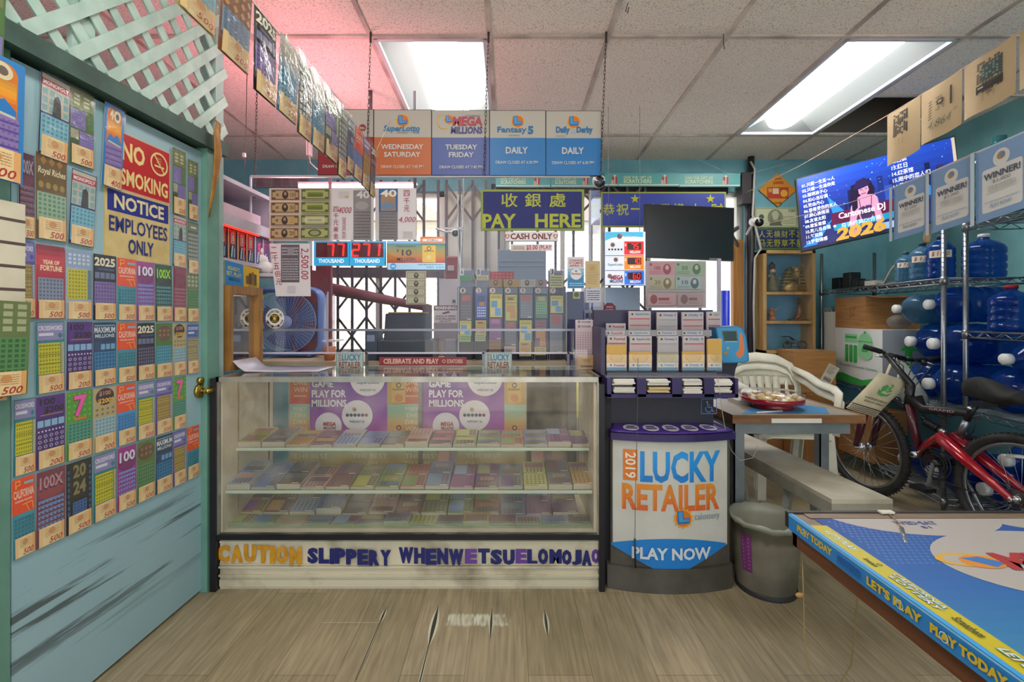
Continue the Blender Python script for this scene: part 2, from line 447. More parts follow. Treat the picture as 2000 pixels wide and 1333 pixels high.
# ---- left partition with its door, header beam, jambs
PAINT = M('#84a9b4', .5, col2='#769ba8', ns=4, bump=.08)
def on_left(y0, y1, za, zb, d0, d1, m, g):
 p = [V3((LX(y), y, 0)) for y in (y0, y1)]
 vs = [q + LN * d + V3((0, 0, z)) for z in (za, zb) for q in p for d in (d0, d1)]
 g.add(vs, [(0, 2, 3, 1), (4, 5, 7, 6), (0, 1, 5, 4), (2, 6, 7, 3), (0, 4, 6, 2), (1, 3, 7, 5)], m)
g = MB(); on_left(-3.6, 1.225, 0, 1.93, -.09, 0, PAINT, g); on_left(2.04, 2.10, 0, 1.93, -.09, 0, PAINT, g)
on_left(1.22, 2.05, 0, 1.93, -.09, -.045, PAINT, g)
struct(g.build('wall_partition'))
def door_paint():
 m = bpy.data.materials.new('scuffed_blue_door'); m.use_nodes = True; nt = m.node_tree; N = nt.nodes.new; L = nt.links.new
 b = nt.nodes['Principled BSDF']; tc = N('ShaderNodeTexCoord'); b.inputs['Roughness'].default_value = .45
 mp = N('ShaderNodeMapping'); mp.inputs['Scale'].default_value = (1, .9, 22); mp.inputs['Rotation'].default_value = (math.radians(5), 0, 0); L(tc.outputs['Object'], mp.inputs[0])
 n = N('ShaderNodeTexNoise'); n.inputs['Scale'].default_value = 1.25; n.inputs['Detail'].default_value = 7.; n.inputs['Roughness'].default_value = .62; L(mp.outputs[0], n.inputs['Vector'])
 sp = N('ShaderNodeSeparateXYZ'); L(tc.outputs['Object'], sp.inputs[0])
 h = N('ShaderNodeMapRange'); h.interpolation_type = 'SMOOTHSTEP'; h.inputs[1].default_value = .1; h.inputs[2].default_value = .27; L(sp.outputs[2], h.inputs[0])
 h2 = N('ShaderNodeMapRange'); h2.interpolation_type = 'SMOOTHSTEP'; h2.inputs[1].default_value = .42; h2.inputs[2].default_value = .5; h2.inputs[3].default_value = 1; h2.inputs[4].default_value = 0; L(sp.outputs[2], h2.inputs[0])
 q = N('ShaderNodeMath'); q.operation = 'MULTIPLY'; L(h.outputs[0], q.inputs[0]); L(h2.outputs[0], q.inputs[1])
 r = N('ShaderNodeMapRange'); r.inputs[1].default_value = .53; r.inputs[2].default_value = .60; L(n.outputs['Fac'], r.inputs[0])
 q2 = N('ShaderNodeMath'); q2.operation = 'MULTIPLY'; L(q.outputs[0], q2.inputs[0]); L(r.outputs[0], q2.inputs[1])
 n2 = N('ShaderNodeTexNoise'); n2.inputs['Scale'].default_value = 3.; n2.inputs['Detail'].default_value = 5.; L(tc.outputs['Object'], n2.inputs['Vector'])
 cr = N('ShaderNodeValToRGB'); cr.color_ramp.elements[0].color = lin('#8fb2bf') + (1,); cr.color_ramp.elements[1].color = lin('#a3c1ca') + (1,); L(n2.outputs['Fac'], cr.inputs[0])
 mx = N('ShaderNodeMix'); mx.data_type = 'RGBA'; L(q2.outputs[0], mx.inputs[0]); L(cr.outputs[0], mx.inputs[6]); mx.inputs[7].default_value = lin('#566569') + (1,)
 L(mx.outputs[2], b.inputs['Base Color']); return m
g = MB(); on_left(1.255, 1.985, .012, 1.90, -.044, 0, door_paint(), g); door = struct(g.build('door_1', local=True))
g = MB(); hp = LP(388, 764, 0); BR = M('#b99a4a', .25, 1.)
g.cyl(hp, hp + LN * .012, .03, BR, 20); g.cyl(hp + LN * .01, hp + LN * .045, .011, BR, 12)
a = hp + LN * .045
g.tube([a - LU * .015, a, a + LU * .03 + V3((0, 0, .004)), a + LU * .06, a + LU * .078 - V3((0, 0, .01))], [.008, .011, .012, .01, .007], BR, 10)
g.cyl(hp + V3((0, 0, .045)), hp + V3((0, 0, .045)) + LN * .016, .014, BR, 14)
g.build('door_handle', door, local=True)
g = MB(); GJ = M('#6d9a8b', .5, col2='#5f8b7d', ns=7, bump=.1)
on_left(1.985, 2.062, 0, 1.92, -.06, .028, GJ, g)
on_left(2.062, 2.115, 0, 2.62, -.06, .012, M('#a9bfbb', .55, col2='#93aaa6', ns=6), g)
on_left(1.19, 1.25, 0, 1.92, -.05, .003, GJ, g)
struct(g.build('trim_1'))
g = MB(); on_left(.55, 2.10, 1.915, 1.975, -.06, .045, M('#3f5f55', .6, col2='#2e473f', ns=9, bump=.15), g)
struct(g.build('trim_2'))
# lattice panel above the door
LAT = M('#b9d2c8', .55, col2='#a2bdb2', ns=12, bump=.1)
g = MB(); zb_, zt_ = 1.985, 2.675; ya_, yb_ = .75, 2.128
def lat(sign, d0):
 sp_ = .131
 for k in range(-10, 24):
  c = ya_ + k * sp_
  pts = []
  if sign > 0: lo, hi = max(zb_, zb_ + ya_ - c), min(zt_, zb_ + yb_ - c)
  else: lo, hi = max(zb_, zb_ + c - yb_), min(zt_, zb_ + c - ya_)
  if hi - lo < .03: continue
  A = V3((LX(c + sign * (lo - zb_)), c + sign * (lo - zb_), lo)); B = V3((LX(c + sign * (hi - zb_)), c + sign * (hi - zb_), hi))
  d = (B - A).normalized(); n = LN.cross(d) * .019
  q = [A - n, A + n, B + n, B - n]; q = [p + LN * d0 for p in q]
  g.add(q + [p + LN * .007 for p in q], [(3, 2, 1, 0), (4, 5, 6, 7), (0, 1, 5, 4), (1, 2, 6, 5), (2, 3, 7, 6), (3, 0, 4, 7)], LAT)
lat(-1, .002); lat(1, .010)
o = g.build('wooden_lattice'); tag(o, 'pale mint crossed wooden lattice above the blue ticket door', 'lattice')
g = MB(); on_left(1.425, 1.50, 1.975, 2.73, -.02, -.001, LAT, g)
tag(g.build('upright_timber'), 'pale mint upright post crossing the lattice above the door', 'post')
# ochre strap hung at the lattice corner
g = MB(); OC = M('#b07a2c', .5, col2='#8a5a1c', ns=14, bump=.3)
pa = [LP(398, 240, .06), LP(395, 262, .065), LP(397, 300, .066), LP(393, 350, .062), LP(388, 395, .055), LP(386, 425, .05)]
g.tube(pa, [.006, .02, .024, .016, .009, .004], OC, 10, flat=.35, up=LN)
g.tube([LP(399, 232, .04), LP(404, 244, .06), LP(401, 262, .064)], .004, OC, 6)
tag(g.build('leather_sheath'), 'ochre brown tapering sheath hanging from the lattice corner by the door jamb', 'sheath')

# ---- ceiling: lay-in tiles in a bar grid, one tile missing
def tile_material():
 m = bpy.data.materials.new('ceiling_tile'); m.use_nodes = True; nt = m.node_tree; N = nt.nodes.new; L = nt.links.new
 b = nt.nodes['Principled BSDF']; tc = N('ShaderNodeTexCoord'); b.inputs['Roughness'].default_value = .9
 n = N('ShaderNodeTexNoise'); n.inputs['Scale'].default_value = 140.; n.inputs['Detail'].default_value = 3.; L(tc.outputs['Object'], n.inputs['Vector'])
 r = N('ShaderNodeValToRGB'); r.color_ramp.elements[0].position = .34; r.color_ramp.elements[1].position = .47
 r.color_ramp.elements[0].color = lin('#c2b6ae') + (1,); r.color_ramp.elements[1].color = lin('#f6ebe3') + (1,); L(n.outputs['Fac'], r.inputs[0])
 n2 = N('ShaderNodeTexNoise'); n2.inputs['Scale'].default_value = 1.4; L(tc.outputs['Object'], n2.inputs['Vector'])
 r2 = N('ShaderNodeMapRange'); r2.inputs[3].default_value = .9; r2.inputs[4].default_value = 1.05; L(n2.outputs['Fac'], r2.inputs[0])
 mx = N('ShaderNodeMix'); mx.data_type = 'RGBA'; mx.blend_type = 'MULTIPLY'; mx.inputs[0].default_value = 1.
 L(r.outputs[0], mx.inputs[6]); L(r2.outputs[0], mx.inputs[7]); L(mx.outputs[2], b.inputs['Base Color'])
 bp = N('ShaderNodeBump'); bp.inputs['Strength'].default_value = .3; bp.inputs['Distance'].default_value = .004; L(n.outputs['Fac'], bp.inputs['Height']); L(bp.outputs[0], b.inputs['Normal'])
 return m
TX = [.535 + .6375 * k for k in range(-6, 6)]; TX[0] = -3.2; TX[-1] = 3.6
TY = [2.47 + 1.225 * k for k in range(-5, 3)]; TY[-1] = 4.3
LIGHTS = [(-.74, 2.47), (1.81, 2.47), (-.74, .02), (-.1, -2.43), (1.81, -2.43)]
def is_light(x, y): return any(abs(x - a) < .05 and abs(y - b) < .05 for a, b in LIGHTS)
g = MB(); TM = tile_material()
for i in range(len(TX) - 1):
 for j in range(len(TY) - 1):
  xa, xb, ya, yb = TX[i], TX[i + 1], TY[j], TY[j + 1]
  if is_light(xa, ya): continue
  if abs(xa - 2.4475) < .05 and abs(ya - 2.47) < .05: yb = 3.083
  vs = [(x, y, ZC(y) + dz) for dz in (.004, .024) for x, y in ((xa, ya), (xb, ya), (xb, yb), (xa, yb))]
  g.add(vs, [(3, 2, 1, 0), (4, 5, 6, 7), (0, 1, 5, 4), (1, 2, 6, 5), (2, 3, 7, 6), (3, 0, 4, 7)], TM)
g.bx(2.442, 3.7, 3.0, 3.8, 3.0, 3.02, M('#6a6460', .9))
for xa, xb, ya, yb in ((2.442, 2.448, 3.0, 3.8), (3.13, 3.15, 3.0, 3.8), (2.442, 3.15, 3.06, 3.075), (2.442, 3.15, 3.72, 3.74)):
 g.bx(xa, xb, ya, yb, ZC(ya) + .03, 3.0, M('#6a6460', .9))
struct(g.build('ceiling', local=True))
g = MB(); BARM = M('#d8c9c0', .5, col2='#a3968e', ns=5)
for x in TX[1:-1]:
 vs = [(x + i * .012, y, ZC(y) + dz) for y in (TY[0], YB) for dz in (-.004, .004) for i in (-1, 1)]
 g.add(vs, [(0, 1, 3, 2), (4, 6, 7, 5), (0, 4, 5, 1), (2, 3, 7, 6), (0, 2, 6, 4), (1, 5, 7, 3)], BARM)
for y in TY[1:-1]: g.bx(-3.2, 3.6, y - .012, y + .012, ZC(y) - .005, ZC(y) + .004, BARM)
g.bx(2.45, 3.45, 3.071, 3.095, ZC(3.08) - .005, ZC(3.08) + .004, BARM)
struct(g.build('ceiling_grid', local=True))

# ---- troffers
WHT = M('#8c9192', .35)
def troffer(x, y, label, lamp=LAMP):
 xa, xb, ya, yb = x + .012, x + .625, y + .014, y + 1.211
 t = thing('ceiling_light', label, 'ceiling light', (x + .319, y + .61, ZC(y + .61)), 'recessed strip lights in the ceiling')
 z = lambda yy, d=0.: ZC(yy) + d
 m = MB(); fr = .022
 for (a, b, c, d) in ((xa, xb, ya, ya + fr), (xa, xb, yb - fr, yb), (xa, xa + fr, ya, yb), (xb - fr, xb, ya, yb)):
  vs = [(q, r, z(r, dz)) for dz in (-.006, .02) for q, r in ((a, c), (b, c), (b, d), (a, d))]
  m.add(vs, [(3, 2, 1, 0), (4, 5, 6, 7), (0, 1, 5, 4), (1, 2, 6, 5), (2, 3, 7, 6), (3, 0, 4, 7)], M('#c9ccd4', .4))
 m.build('frame', t)
 m = MB(); xc = (xa + xb) / 2; w = .125
 a, b, c, d = xa + fr, xb - fr, ya + fr, yb - fr
 for s_ in (-1, 1):
  e = a if s_ < 0 else b
  m.grid(lambda u, v: (e + (xc + s_ * w - e) * u, c + (d - c) * v, z(c + (d - c) * v, .012 + .075 * math.sin(u * math.pi / 2))), 6, 1, WHT)
 for yy in (c, d):
  s_ = 1 if yy == c else -1
  m.add([(a, yy, z(yy, .012)), (b, yy, z(yy, .012)), (xc + w, yy + s_ * .10, z(yy, .087)), (xc - w, yy + s_ * .10, z(yy, .087))], [(0, 1, 2, 3)], WHT)
 m.add([(a, c, z(c, .1)), (b, c, z(c, .1)), (b, d, z(d, .1)), (a, d, z(d, .1))], [(0, 1, 2, 3)], WHT)
 m.build('reflector', t)
 m = MB(); GL = M('#fffdf6', .5, emit=lamp)
 yy0, yy1 = c + .03, d - .03
 m.grid(lambda u, v: (xc - w * math.cos(u * math.pi), yy0 + (yy1 - yy0) * v, z(yy0 + (yy1 - yy0) * v, .085 - .062 * math.sin(u * math.pi))), 12, 1, GL)
 for yy in (yy0, yy1):
  m.add([(xc - w * math.cos(u * math.pi / 12), yy, z(yy, .085 - .062 * math.sin(u * math.pi / 12))) for u in range(13)], [tuple(range(13))], GL)
 m.build('diffuser', t, )
 return t
LL = ['glowing recessed strip light above the hanging game sign', 'glowing recessed strip light at right beside the dark missing tile',
      'recessed strip light over the shop floor', 'recessed strip light over the shop entrance', 'recessed strip light over the shop entrance']
for (x, y), l in zip(LIGHTS, LL):
 troffer(TX[min(range(len(TX)), key=lambda i: abs(TX[i] - x))], TY[min(range(len(TY)), key=lambda i: abs(TY[i] - y))], l, LAMP if y > 1 else 13.)

# ---- windows: frames, panes, ledge
FR = M('#6b5560', .5, col2='#574650', ns=8); WF = M('#d9d4cc', .5)
def window(name, px0, px1, py0, py1, mulls, trans, m=WF):
 g = MB(); x0, x1, za, zb = WX(px0, YB), WX(px1, YB), WZ(py1, YB), WZ(py0, YB); y = YB + .05
 for a, b, c, d in ((x0, x0 + .05, za, zb), (x1 - .05, x1, za, zb), (x0, x1, za, za + .05), (x0, x1, zb - .04, zb)): g.bx(a, b, y, y + .06, c, d, m)
 for px in mulls: g.bx(WX(px, YB) - .02, WX(px, YB) + .02, y, y + .05, za, zb, m)
 for p0, p1 in trans: g.bx(x0, x1, y - .03, y + .06, WZ(p1, YB), WZ(p0, YB), FR)
 w = struct(g.build(name))
 g = MB(); g.bx(x0 + .05, x1 - .05, y + .03, y + .034, za + .05, zb - .04, clear('window_glass', haze=.0, gloss=.04))
 g.build('pane', w)
 return w
window('window_1', 600, 868, 374, 694, (735,), ((522, 542),))
window('window_2', 985, 1455, 374, 694, (1100, 1180, 1270), ())
g = MB(); g.bx(WX(600, YB), WX(1455, YB), YB - .07, YB + .05, WZ(702, YB), WZ(694, YB), M('#c9c2b6', .5)); struct(g.build('trim_3'))
g = MB(); g.bx(WX(960, YB), WX(1416, YB), YB - .06, YB, WZ(382, YB), WZ(363, YB), M('#1f1a20', .7)); tag(g.build('roller_shutter_box'), 'dark roller housing along the top of the right window', 'shutter')
g = MB(); g.bx(WX(1427, YB), WX(1446, YB), YB - .05, YB, WZ(760, YB), WZ(470, YB), M('#b0793a', .5, col2='#945f28', ns=3, stretch=(20, 20, 1)))
tag(g.build('wood_strip'), 'orange brown upright board at the right edge of the window', 'board')

# ---- folding security gate in front of the windows
GT = M('#4a4048', .5, .3)
def gate(px0, px1, n, label, y):
 t = thing('security_gate', label, 'security gate', (WX((px0 + px1) / 2, y), y, WZ(694, y)), 'folding steel gates inside the windows')
 za, zb = WZ(700, y), WZ(352, y); xs = [WX(px0 + (px1 - px0) * i / (n - 1), y) for i in range(n)]
 for x in xs:
  m = MB(); m.bx(x - .011, x + .011, y - .008, y + .008, za, zb, GT); m.build('bar', t)
 m = MB(); h = (zb - za) / 4
 for k in range(4):
  if k == 2: continue
  for i in range(0, n - 2, 2):
   for s_ in (1, -1):
    p = (za + h * k + h * .08, za + h * k + h * .92)
    if s_ < 0: p = (p[1], p[0])
    m.bar((xs[i], y - .013, p[0]), (xs[i + 2], y - .013, p[1]), .006, .02, GT, up=V3((0, 0, 1)))
 m.build('crossbars', t); return t
gate(660, 856, 8, 'dark folding lattice gate inside the left window', YB - .10)
gate(872, 1000, 6, 'dark folding lattice gate over the pale door by the pay sign', YB - .10)
gate(1050, 1260, 7, 'dark folding lattice gate inside the right window', YB - .10)

# ---- outside: pavement and the pale houses across the street
g = MB(); g.bx(-30, 40, 4.5, 60, -.3, -.02, M('#b9b4aa', .9, col2='#a5a097', ns=2)); struct(g.build('street_outside'))
g = MB(); g.bx(-14, 14, -16, -3.62, -.3, -.02, M('#c9c4ba', .9, col2='#b5b0a6', ns=2)); struct(g.build('bounce_pavement'))  # unseen ground behind the camera, added to bounce sun up to the ceiling
def house(x0, x1, y, h, col, rc, label):
 t = thing('street_house', label, 'house', ((x0 + x1) / 2, y, -.02)); m = MB()
 m.bx(x0, x1, y, y + 8, -.02, h, M(col, .7))
 for k in range(int(h / .22)): m.bx(x0 - .01, x1 + .01, y - .02, y, k * .22, k * .22 + .025, M(col, .8))
 m.build('wall', t); m = MB()
 m.prism([(x0 - .4, h), (x1 + .4, h), ((x0 + x1) / 2, h + 2.2)], (0, y - .3, 0), (1, 0, 0), (0, 0, 1), (0, 1, 0), 8.6, M(rc, .8)); m.build('roof', t)
 for i in range(3):
  xx = x0 + (x1 - x0) * (i + .5) / 3
  m = MB(); m.bx(xx - .55, xx + .55, y - .06, y + .02, 1.0, 2.5, M('#e8e6e0', .5)); w = m.build('window', t)
  m = MB(); m.bx(xx - .46, xx + .46, y - .075, y - .06, 1.1, 2.4, M('#59656e', .15)); m.build('pane', w)
house(-9, -2.2, 15, 4.2, '#d8cdb6', '#8a8078', 'cream clapboard house across the street beyond the left window')
house(-1.2, 7, 17, 4.6, '#c9c8c4', '#7c7470', 'grey house across the street beyond the right window')

# ================================================================ scratch tickets: one printed face per design
SLEEVE = clear('ticket_sleeve', haze=.015, gloss=.09, rough=.1, bump=.6, ns=16)
PAPER = M('#f0d5a0', .7, col2='#e8c890', ns=30)
TW, TH = .084, .208                       # ticket face on a canvas of 100 x 240

def grid_block(g, x0, y0, x1, y1, bg, ink, nx=6, ny=6, kind='r', gap=.4):
 g.rect(x0, y0, x1, y1, bg); g.cells(x0 + 2, y0 + 2, x1 - 2, y1 - 2, nx, ny, ink, gap, kind)

def d_cross(bg, head, block, ink):
 def f(g):
  g.rect(0, 0, 100, 240, bg); g.rect(4, 4, 96, 62, head); g.text('CROSSWORD', 8, 14, 92, 30, '#e9e6f2', .02)
  g.rect(10, 38, 60, 48, '#d8d6ea'); g.disc(84, 48, 8, bg); grid_block(g, 8, 72, 84, 176, block, ink, 7, 8, 'r', .5)
  for k in range(3): g.rect(8, 80 + 30 * k, 84, 83 + 30 * k, ink, True)
  g.rect(87, 72, 96, 176, '#c9c3b4'); g.cells(88, 74, 95, 174, 1, 14, ink, .4)
 return f
def d_200(g):
 g.rect(0, 0, 100, 240, '#43256f'); g.rect(0, 0, 100, 70, '#512a80')
 g.text('100', 12, 8, 66, 30, '#1d0f26', .03); g.text('$200', 26, 36, 96, 60, '#1f1012', .03); g.rect(14, 62, 92, 64, '#c89a2a')
 g.cells(2, 78, 98, 104, 4, 1, '#86b4d8', .14); g.cells(2, 110, 98, 122, 8, 1, '#d9d0ea', .4, 'x'); g.cells(2, 124, 98, 176, 5, 3, '#a79ac0', .3, 'd'); g.cells(2, 124, 98, 176, 5, 3, '#43256f', .65, 'd')
def d_max(g):
 g.rect(0, 0, 100, 240, '#23496f'); g.rect(0, 0, 100, 76, '#1c3a5c'); g.rect(6, 10, 94, 14, '#7fb3cf')
 g.text('MAXIMUM', 5, 18, 95, 40, '#e9eef0', .02); g.text('MILLIONS', 8, 44, 92, 58, '#cfe0e6', .02)
 g.cells(30, 80, 96, 106, 3, 1, '#6fa6d0', .2); grid_block(g, 4, 112, 96, 186, '#2f7fae', '#1d5580', 6, 5, 'r')
def d_cal(blk):
 def f(g):
  g.rect(0, 0, 100, 240, blk); g.rect(0, 0, 100, 108, '#ec4d1c')
  g.flat([(14, 6), (36, 6), (36, 22), (20, 22), (20, 30), (14, 30)], '#f6b23e'); g.flat([(17, 9), (33, 9), (33, 19), (17, 19)], '#ec4d1c')
  g.rect(52, 14, 94, 22, '#7fb6c8'); g.text('CALIFORNIA', 5, 34, 96, 60, '#f3c9b2', .03); g.text('DREAM RICHES', 12, 66, 88, 72, '#f6e0c6')
  for a in ((44, 82, 88, 80), (60, 84, 74, 106), (88, 80, 92, 104)): g.line(*a, 3, '#f6b23e')
  g.lay += 1
  g.cells(4, 118, 96, 180, 6, 5, '#2a6f86' if blk != '#3f93d0' else '#2470b0', .45)
 return f
def d_2025(blk, ink):
 def f(g):
  g.rect(0, 0, 100, 240, '#1b1a26'); g.text('2025', 5, 11, 95, 43, '#e9e2c4', .035)
  g.rect(22, 50, 92, 57, '#3a4a78'); g.cells(5, 64, 95, 90, 4, 1, '#6d7396', .15)
  grid_block(g, 4, 100, 96, 186, blk, ink, 7, 6, 'r')
 return f
def d_100(a, b, ink, t, tc):
 def f(g):
  g.rect(0, 0, 100, 240, a); g.disc(50, 60, 48, b, 34); g.text(t, 10, 20, 92, 62, '#2a1030', .05); g.text(t, 10, 18, 92, 58, tc, .03)
  for k in range(6): g.rect(6, 92 + 16 * k, 94, 102 + 16 * k, ink, True)
  g.lay += 1; g.cells(8, 94, 92, 184, 6, 6, a, .6)
 return f
def d_seven(g):
 g.rect(0, 0, 100, 240, '#4f9a2e'); g.cells(0, 0, 100, 100, 5, 5, '#6fbf3a', .5, 'x'); g.text('7', 26, 12, 80, 92, '#8a1f5a', .06); g.text('7', 28, 14, 78, 90, '#f05ab0', .03)
 g.rect(30, 94, 76, 102, '#e6722a'); grid_block(g, 4, 108, 96, 184, '#4f9c86', '#2d6f5c', 6, 6, 'r')
def d_tan(g):
 g.rect(0, 0, 100, 240, '#b9a878'); g.disc(50, 34, 40, '#43203a', 32); g.text('$100', 24, 12, 76, 32, '#b08a5a', .04); g.text('$200!', 18, 40, 86, 62, '#e2b53a', .04)
 g.cells(4, 72, 96, 108, 4, 2, '#8a7a50', .35, 'x'); grid_block(g, 4, 112, 96, 184, '#9dbcc4', '#6f98a8', 6, 5, 'r')
def d_2024(g):
 g.rect(0, 0, 100, 240, '#1f2024'); g.rect(16, 0, 84, 130, '#2c2a22'); g.text('20', 26, 10, 76, 56, '#8a7f52', .04); g.text('24', 26, 66, 76, 112, '#8a7f52', .04)
 g.cells(2, 20, 16, 180, 1, 8, '#3a5c8a', .4); g.cells(84, 20, 98, 180, 1, 8, '#3a5c8a', .4); grid_block(g, 24, 136, 78, 186, '#3f66a0', '#27467a', 4, 4, 'r')
def d_fortune(g):
 g.rect(0, 0, 100, 240, '#b01f36'); g.grad(0, 0, 100, 100, ('#7d1a2e', '#d0404e', '#b01f36'), 6); g.text('YEAR OF', 22, 48, 80, 62, '#f3dcae', .03); g.text('FORTUNE', 14, 66, 90, 84, '#f3dcae', .03)
 grid_block(g, 6, 106, 94, 184, '#8791a6', '#5b6780', 7, 6, 'r')
def d_yellow(g):
 g.rect(0, 0, 100, 240, '#9fb2c4'); g.rect(0, 0, 100, 60, '#8fa3c2'); g.cells(6, 10, 94, 52, 5, 3, '#c9d4e6', .4); grid_block(g, 6, 66, 80, 170, '#c6bd24', '#8f8818', 6, 8, 'r', .5); g.rect(83, 66, 97, 170, '#5f7f8f')
def d_royal(g):
 g.rect(0, 0, 100, 240, '#6a5126'); g.cells(10, 4, 90, 34, 3, 1, '#a3712a', .2, 'x'); g.text('Royal Riches', 6, 38, 96, 62, '#e6dcb4', .02, .2); g.cells(4, 74, 96, 100, 4, 1, '#a08440', .25, 'd'); grid_block(g, 3, 108, 97, 188, '#8fae92', '#5f8466', 6, 6, 'r')
def d_mono(g):
 g.rect(0, 0, 100, 240, '#27345e'); g.rect(3, 3, 97, 112, '#bcb7a4'); g.cells(3, 40, 97, 112, 4, 3, '#7ea9b2', .3); g.rect(2, 16, 98, 36, '#b8405a'); g.text('MONOPOLY', 7, 20, 93, 32, '#f0e4e0', .03)
 g.flat([(40, 112), (44, 60), (56, 52), (66, 62), (70, 112)], '#3a3a3c'); grid_block(g, 3, 118, 97, 228, '#79b4c6', '#4f8fa6', 6, 8, 'r')
def d_greenp(g):
 g.rect(0, 0, 100, 240, '#4c6a3a'); g.rect(4, 4, 96, 60, '#6f7a4a'); g.cells(10, 14, 90, 52, 2, 3, '#b7b894', .4); g.rect(4, 66, 66, 124, '#7d71ae'); g.rect(70, 66, 97, 124, '#48703a'); g.rect(40, 130, 97, 190, '#7d71ae'); g.rect(4, 130, 36, 160, '#9a9a84'); g.rect(4, 164, 36, 190, '#3c4a2c')
 g.cells(5, 68, 66, 122, 7, 6, '#5f5492', .6); g.cells(42, 132, 96, 188, 6, 6, '#5f5492', .6)
def d_forty(g):
 g.rect(0, 0, 100, 240, '#2a7fc4'); g.rrect(12, 10, 88, 200, 20, '#d8731c'); g.grad(14, 44, 86, 92, ('#c98a2e', '#f0a21e', '#d8571c'), 6); g.flat([(14, 104), (30, 84), (48, 92), (66, 80), (86, 98), (86, 112), (14, 112)], '#1f77c0')
 g.text('4', 24, 12, 44, 42, '#d9cba6', .05); g.ring(62, 28, 9, 17, '#d9cba6'); g.disc(62, 28, 9, '#6a5a50'); g.line(20, 108, 84, 112, 5, '#cfc8b8')
 g.lay += 1; g.rect(10, 114, 90, 200, '#8c76ae')
 for k in range(5): g.line(10, 128 + 16 * k, 90, 124 + 16 * k, 4, '#57409a')
 g.lay += 1; g.cells(12, 116, 88, 198, 8, 7, '#7460a0', .55)
def d_brown(g):
 g.rect(0, 0, 100, 240, '#5c7a3c'); g.disc(50, 44, 46, '#6a4f3c', 34); g.cells(14, 20, 86, 64, 3, 2, '#8f7a58', .3, 'x'); grid_block(g, 4, 92, 96, 186, '#5f8f5c', '#3f6a42', 7, 6, 'r')
def d_cyan(g):
 g.rect(0, 0, 100, 240, '#4f7a36'); g.disc(50, 44, 44, '#70533c', 34); g.cells(14, 22, 86, 62, 3, 2, '#9a7f5c', .3, 'x'); grid_block(g, 4, 100, 96, 186, '#4fa0b8', '#2d7690', 7, 6, 'r')
def d_olive(g):
 g.rect(0, 0, 100, 240, '#6b7a4a'); g.cells(4, 4, 96, 80, 3, 4, '#a9ad8a', .35); grid_block(g, 4, 92, 96, 186, '#5a8a56', '#3d6840', 6, 7, 'r')
def d_greyx(g):
 g.rect(0, 0, 100, 240, '#57654f'); g.rect(4, 6, 96, 40, '#77836c'); g.rect(30, 20, 80, 28, '#d4d8cc'); g.cells(4, 50, 96, 180, 5, 7, '#a9b0ae', .35)
def d_teal(g):
 g.rect(0, 0, 100, 240, '#4f86a0'); g.grad(0, 0, 100, 100, ('#b9b2a6', '#8f8268', '#4f86a0'), 6); grid_block(g, 4, 104, 96, 186, '#4f9ab8', '#2f7896', 6, 6, 'r')
def d_rust(g):
 g.rect(0, 0, 100, 240, '#8f5a3c'); g.cells(2, 2, 98, 110, 4, 4, '#c08a4e', .3, 'x'); grid_block(g, 4, 112, 96, 184, '#7f93a8', '#58708c', 6, 6, 'r')

DES = {  # key: (printer, how it looks)
 'crossy': (d_cross('#2f8088', '#8d88b8', '#c9c31c', '#8a8616'), 'teal crossword ticket with yellow block'),
 'crosst': (d_cross('#5b4ba6', '#7a78b6', '#b39a48', '#7d6a2c'), 'purple crossword ticket with tan block'),
 'crossb': (d_cross('#7b7ca0', '#3f5fa8', '#b3a676', '#7f744c'), 'blue headed crossword ticket with beige block'),
 'p200': (d_200, 'purple ticket reading 100 and 200'),
 'max': (d_max, 'navy ticket with a white heading'),
 'cal': (d_cal('#3a90a4'), 'orange ticket with yellow state outline'),
 'calb': (d_cal('#3f93d0'), 'orange ticket over a bright blue block'),
 'y25p': (d_2025('#7f6aa6', '#5c4886'), 'black 2025 ticket with purple block'),
 'y25k': (d_2025('#2f2c42', '#6d6c8c'), 'black 2025 ticket with dark block'),
 'm100': (d_100('#a2338c', '#7f2470', '#6f8fd0', '100', '#e6dff0'), 'magenta ticket reading 100'),
 'g100': (d_100('#1f4a2a', '#12301c', '#4f8fa0', '100X', '#9be01e'), 'dark green ticket reading 100X'),
 'r100': (d_100('#7d3a4c', '#94434f', '#6a8fc4', '100X', '#b98a94'), 'maroon ticket reading 100X'),
 'd100': (d_100('#571f36', '#6e2a44', '#7d5a70', '100X', '#a79aa6'), 'dark plum ticket reading 100X'),
 'red': (d_100('#8f3350', '#7d2a40', '#a3697a', '', '#8f3350'), 'dark red ticket'),
 'seven': (d_seven, 'green ticket with a pink seven'),
 'tan': (d_tan, 'tan ticket with a dark dome'),
 'y24': (d_2024, 'black ticket reading 20 24'),
 'fort': (d_fortune, 'red ticket with a gold heading'),
 'yel': (d_yellow, 'pale blue ticket with a yellow grid'),
 'royal': (d_royal, 'brown ticket with script heading'),
 'mono': (d_mono, 'pale blue board game ticket'),
 'gp': (d_greenp, 'green ticket with purple blocks'),
 'forty': (d_forty, 'blue arched ticket with a big 40'),
 'brown': (d_brown, 'green ticket with a brown oval'),
 'cyan': (d_cyan, 'green ticket with brown oval and cyan block'),
 'olive': (d_olive, 'olive green ticket'),
 'greyx': (d_greyx, 'grey green ticket'),
 'teal': (d_teal, 'teal ticket with grey head'),
 'rust': (d_rust, 'rust brown ticket'),
}
_tm = {}
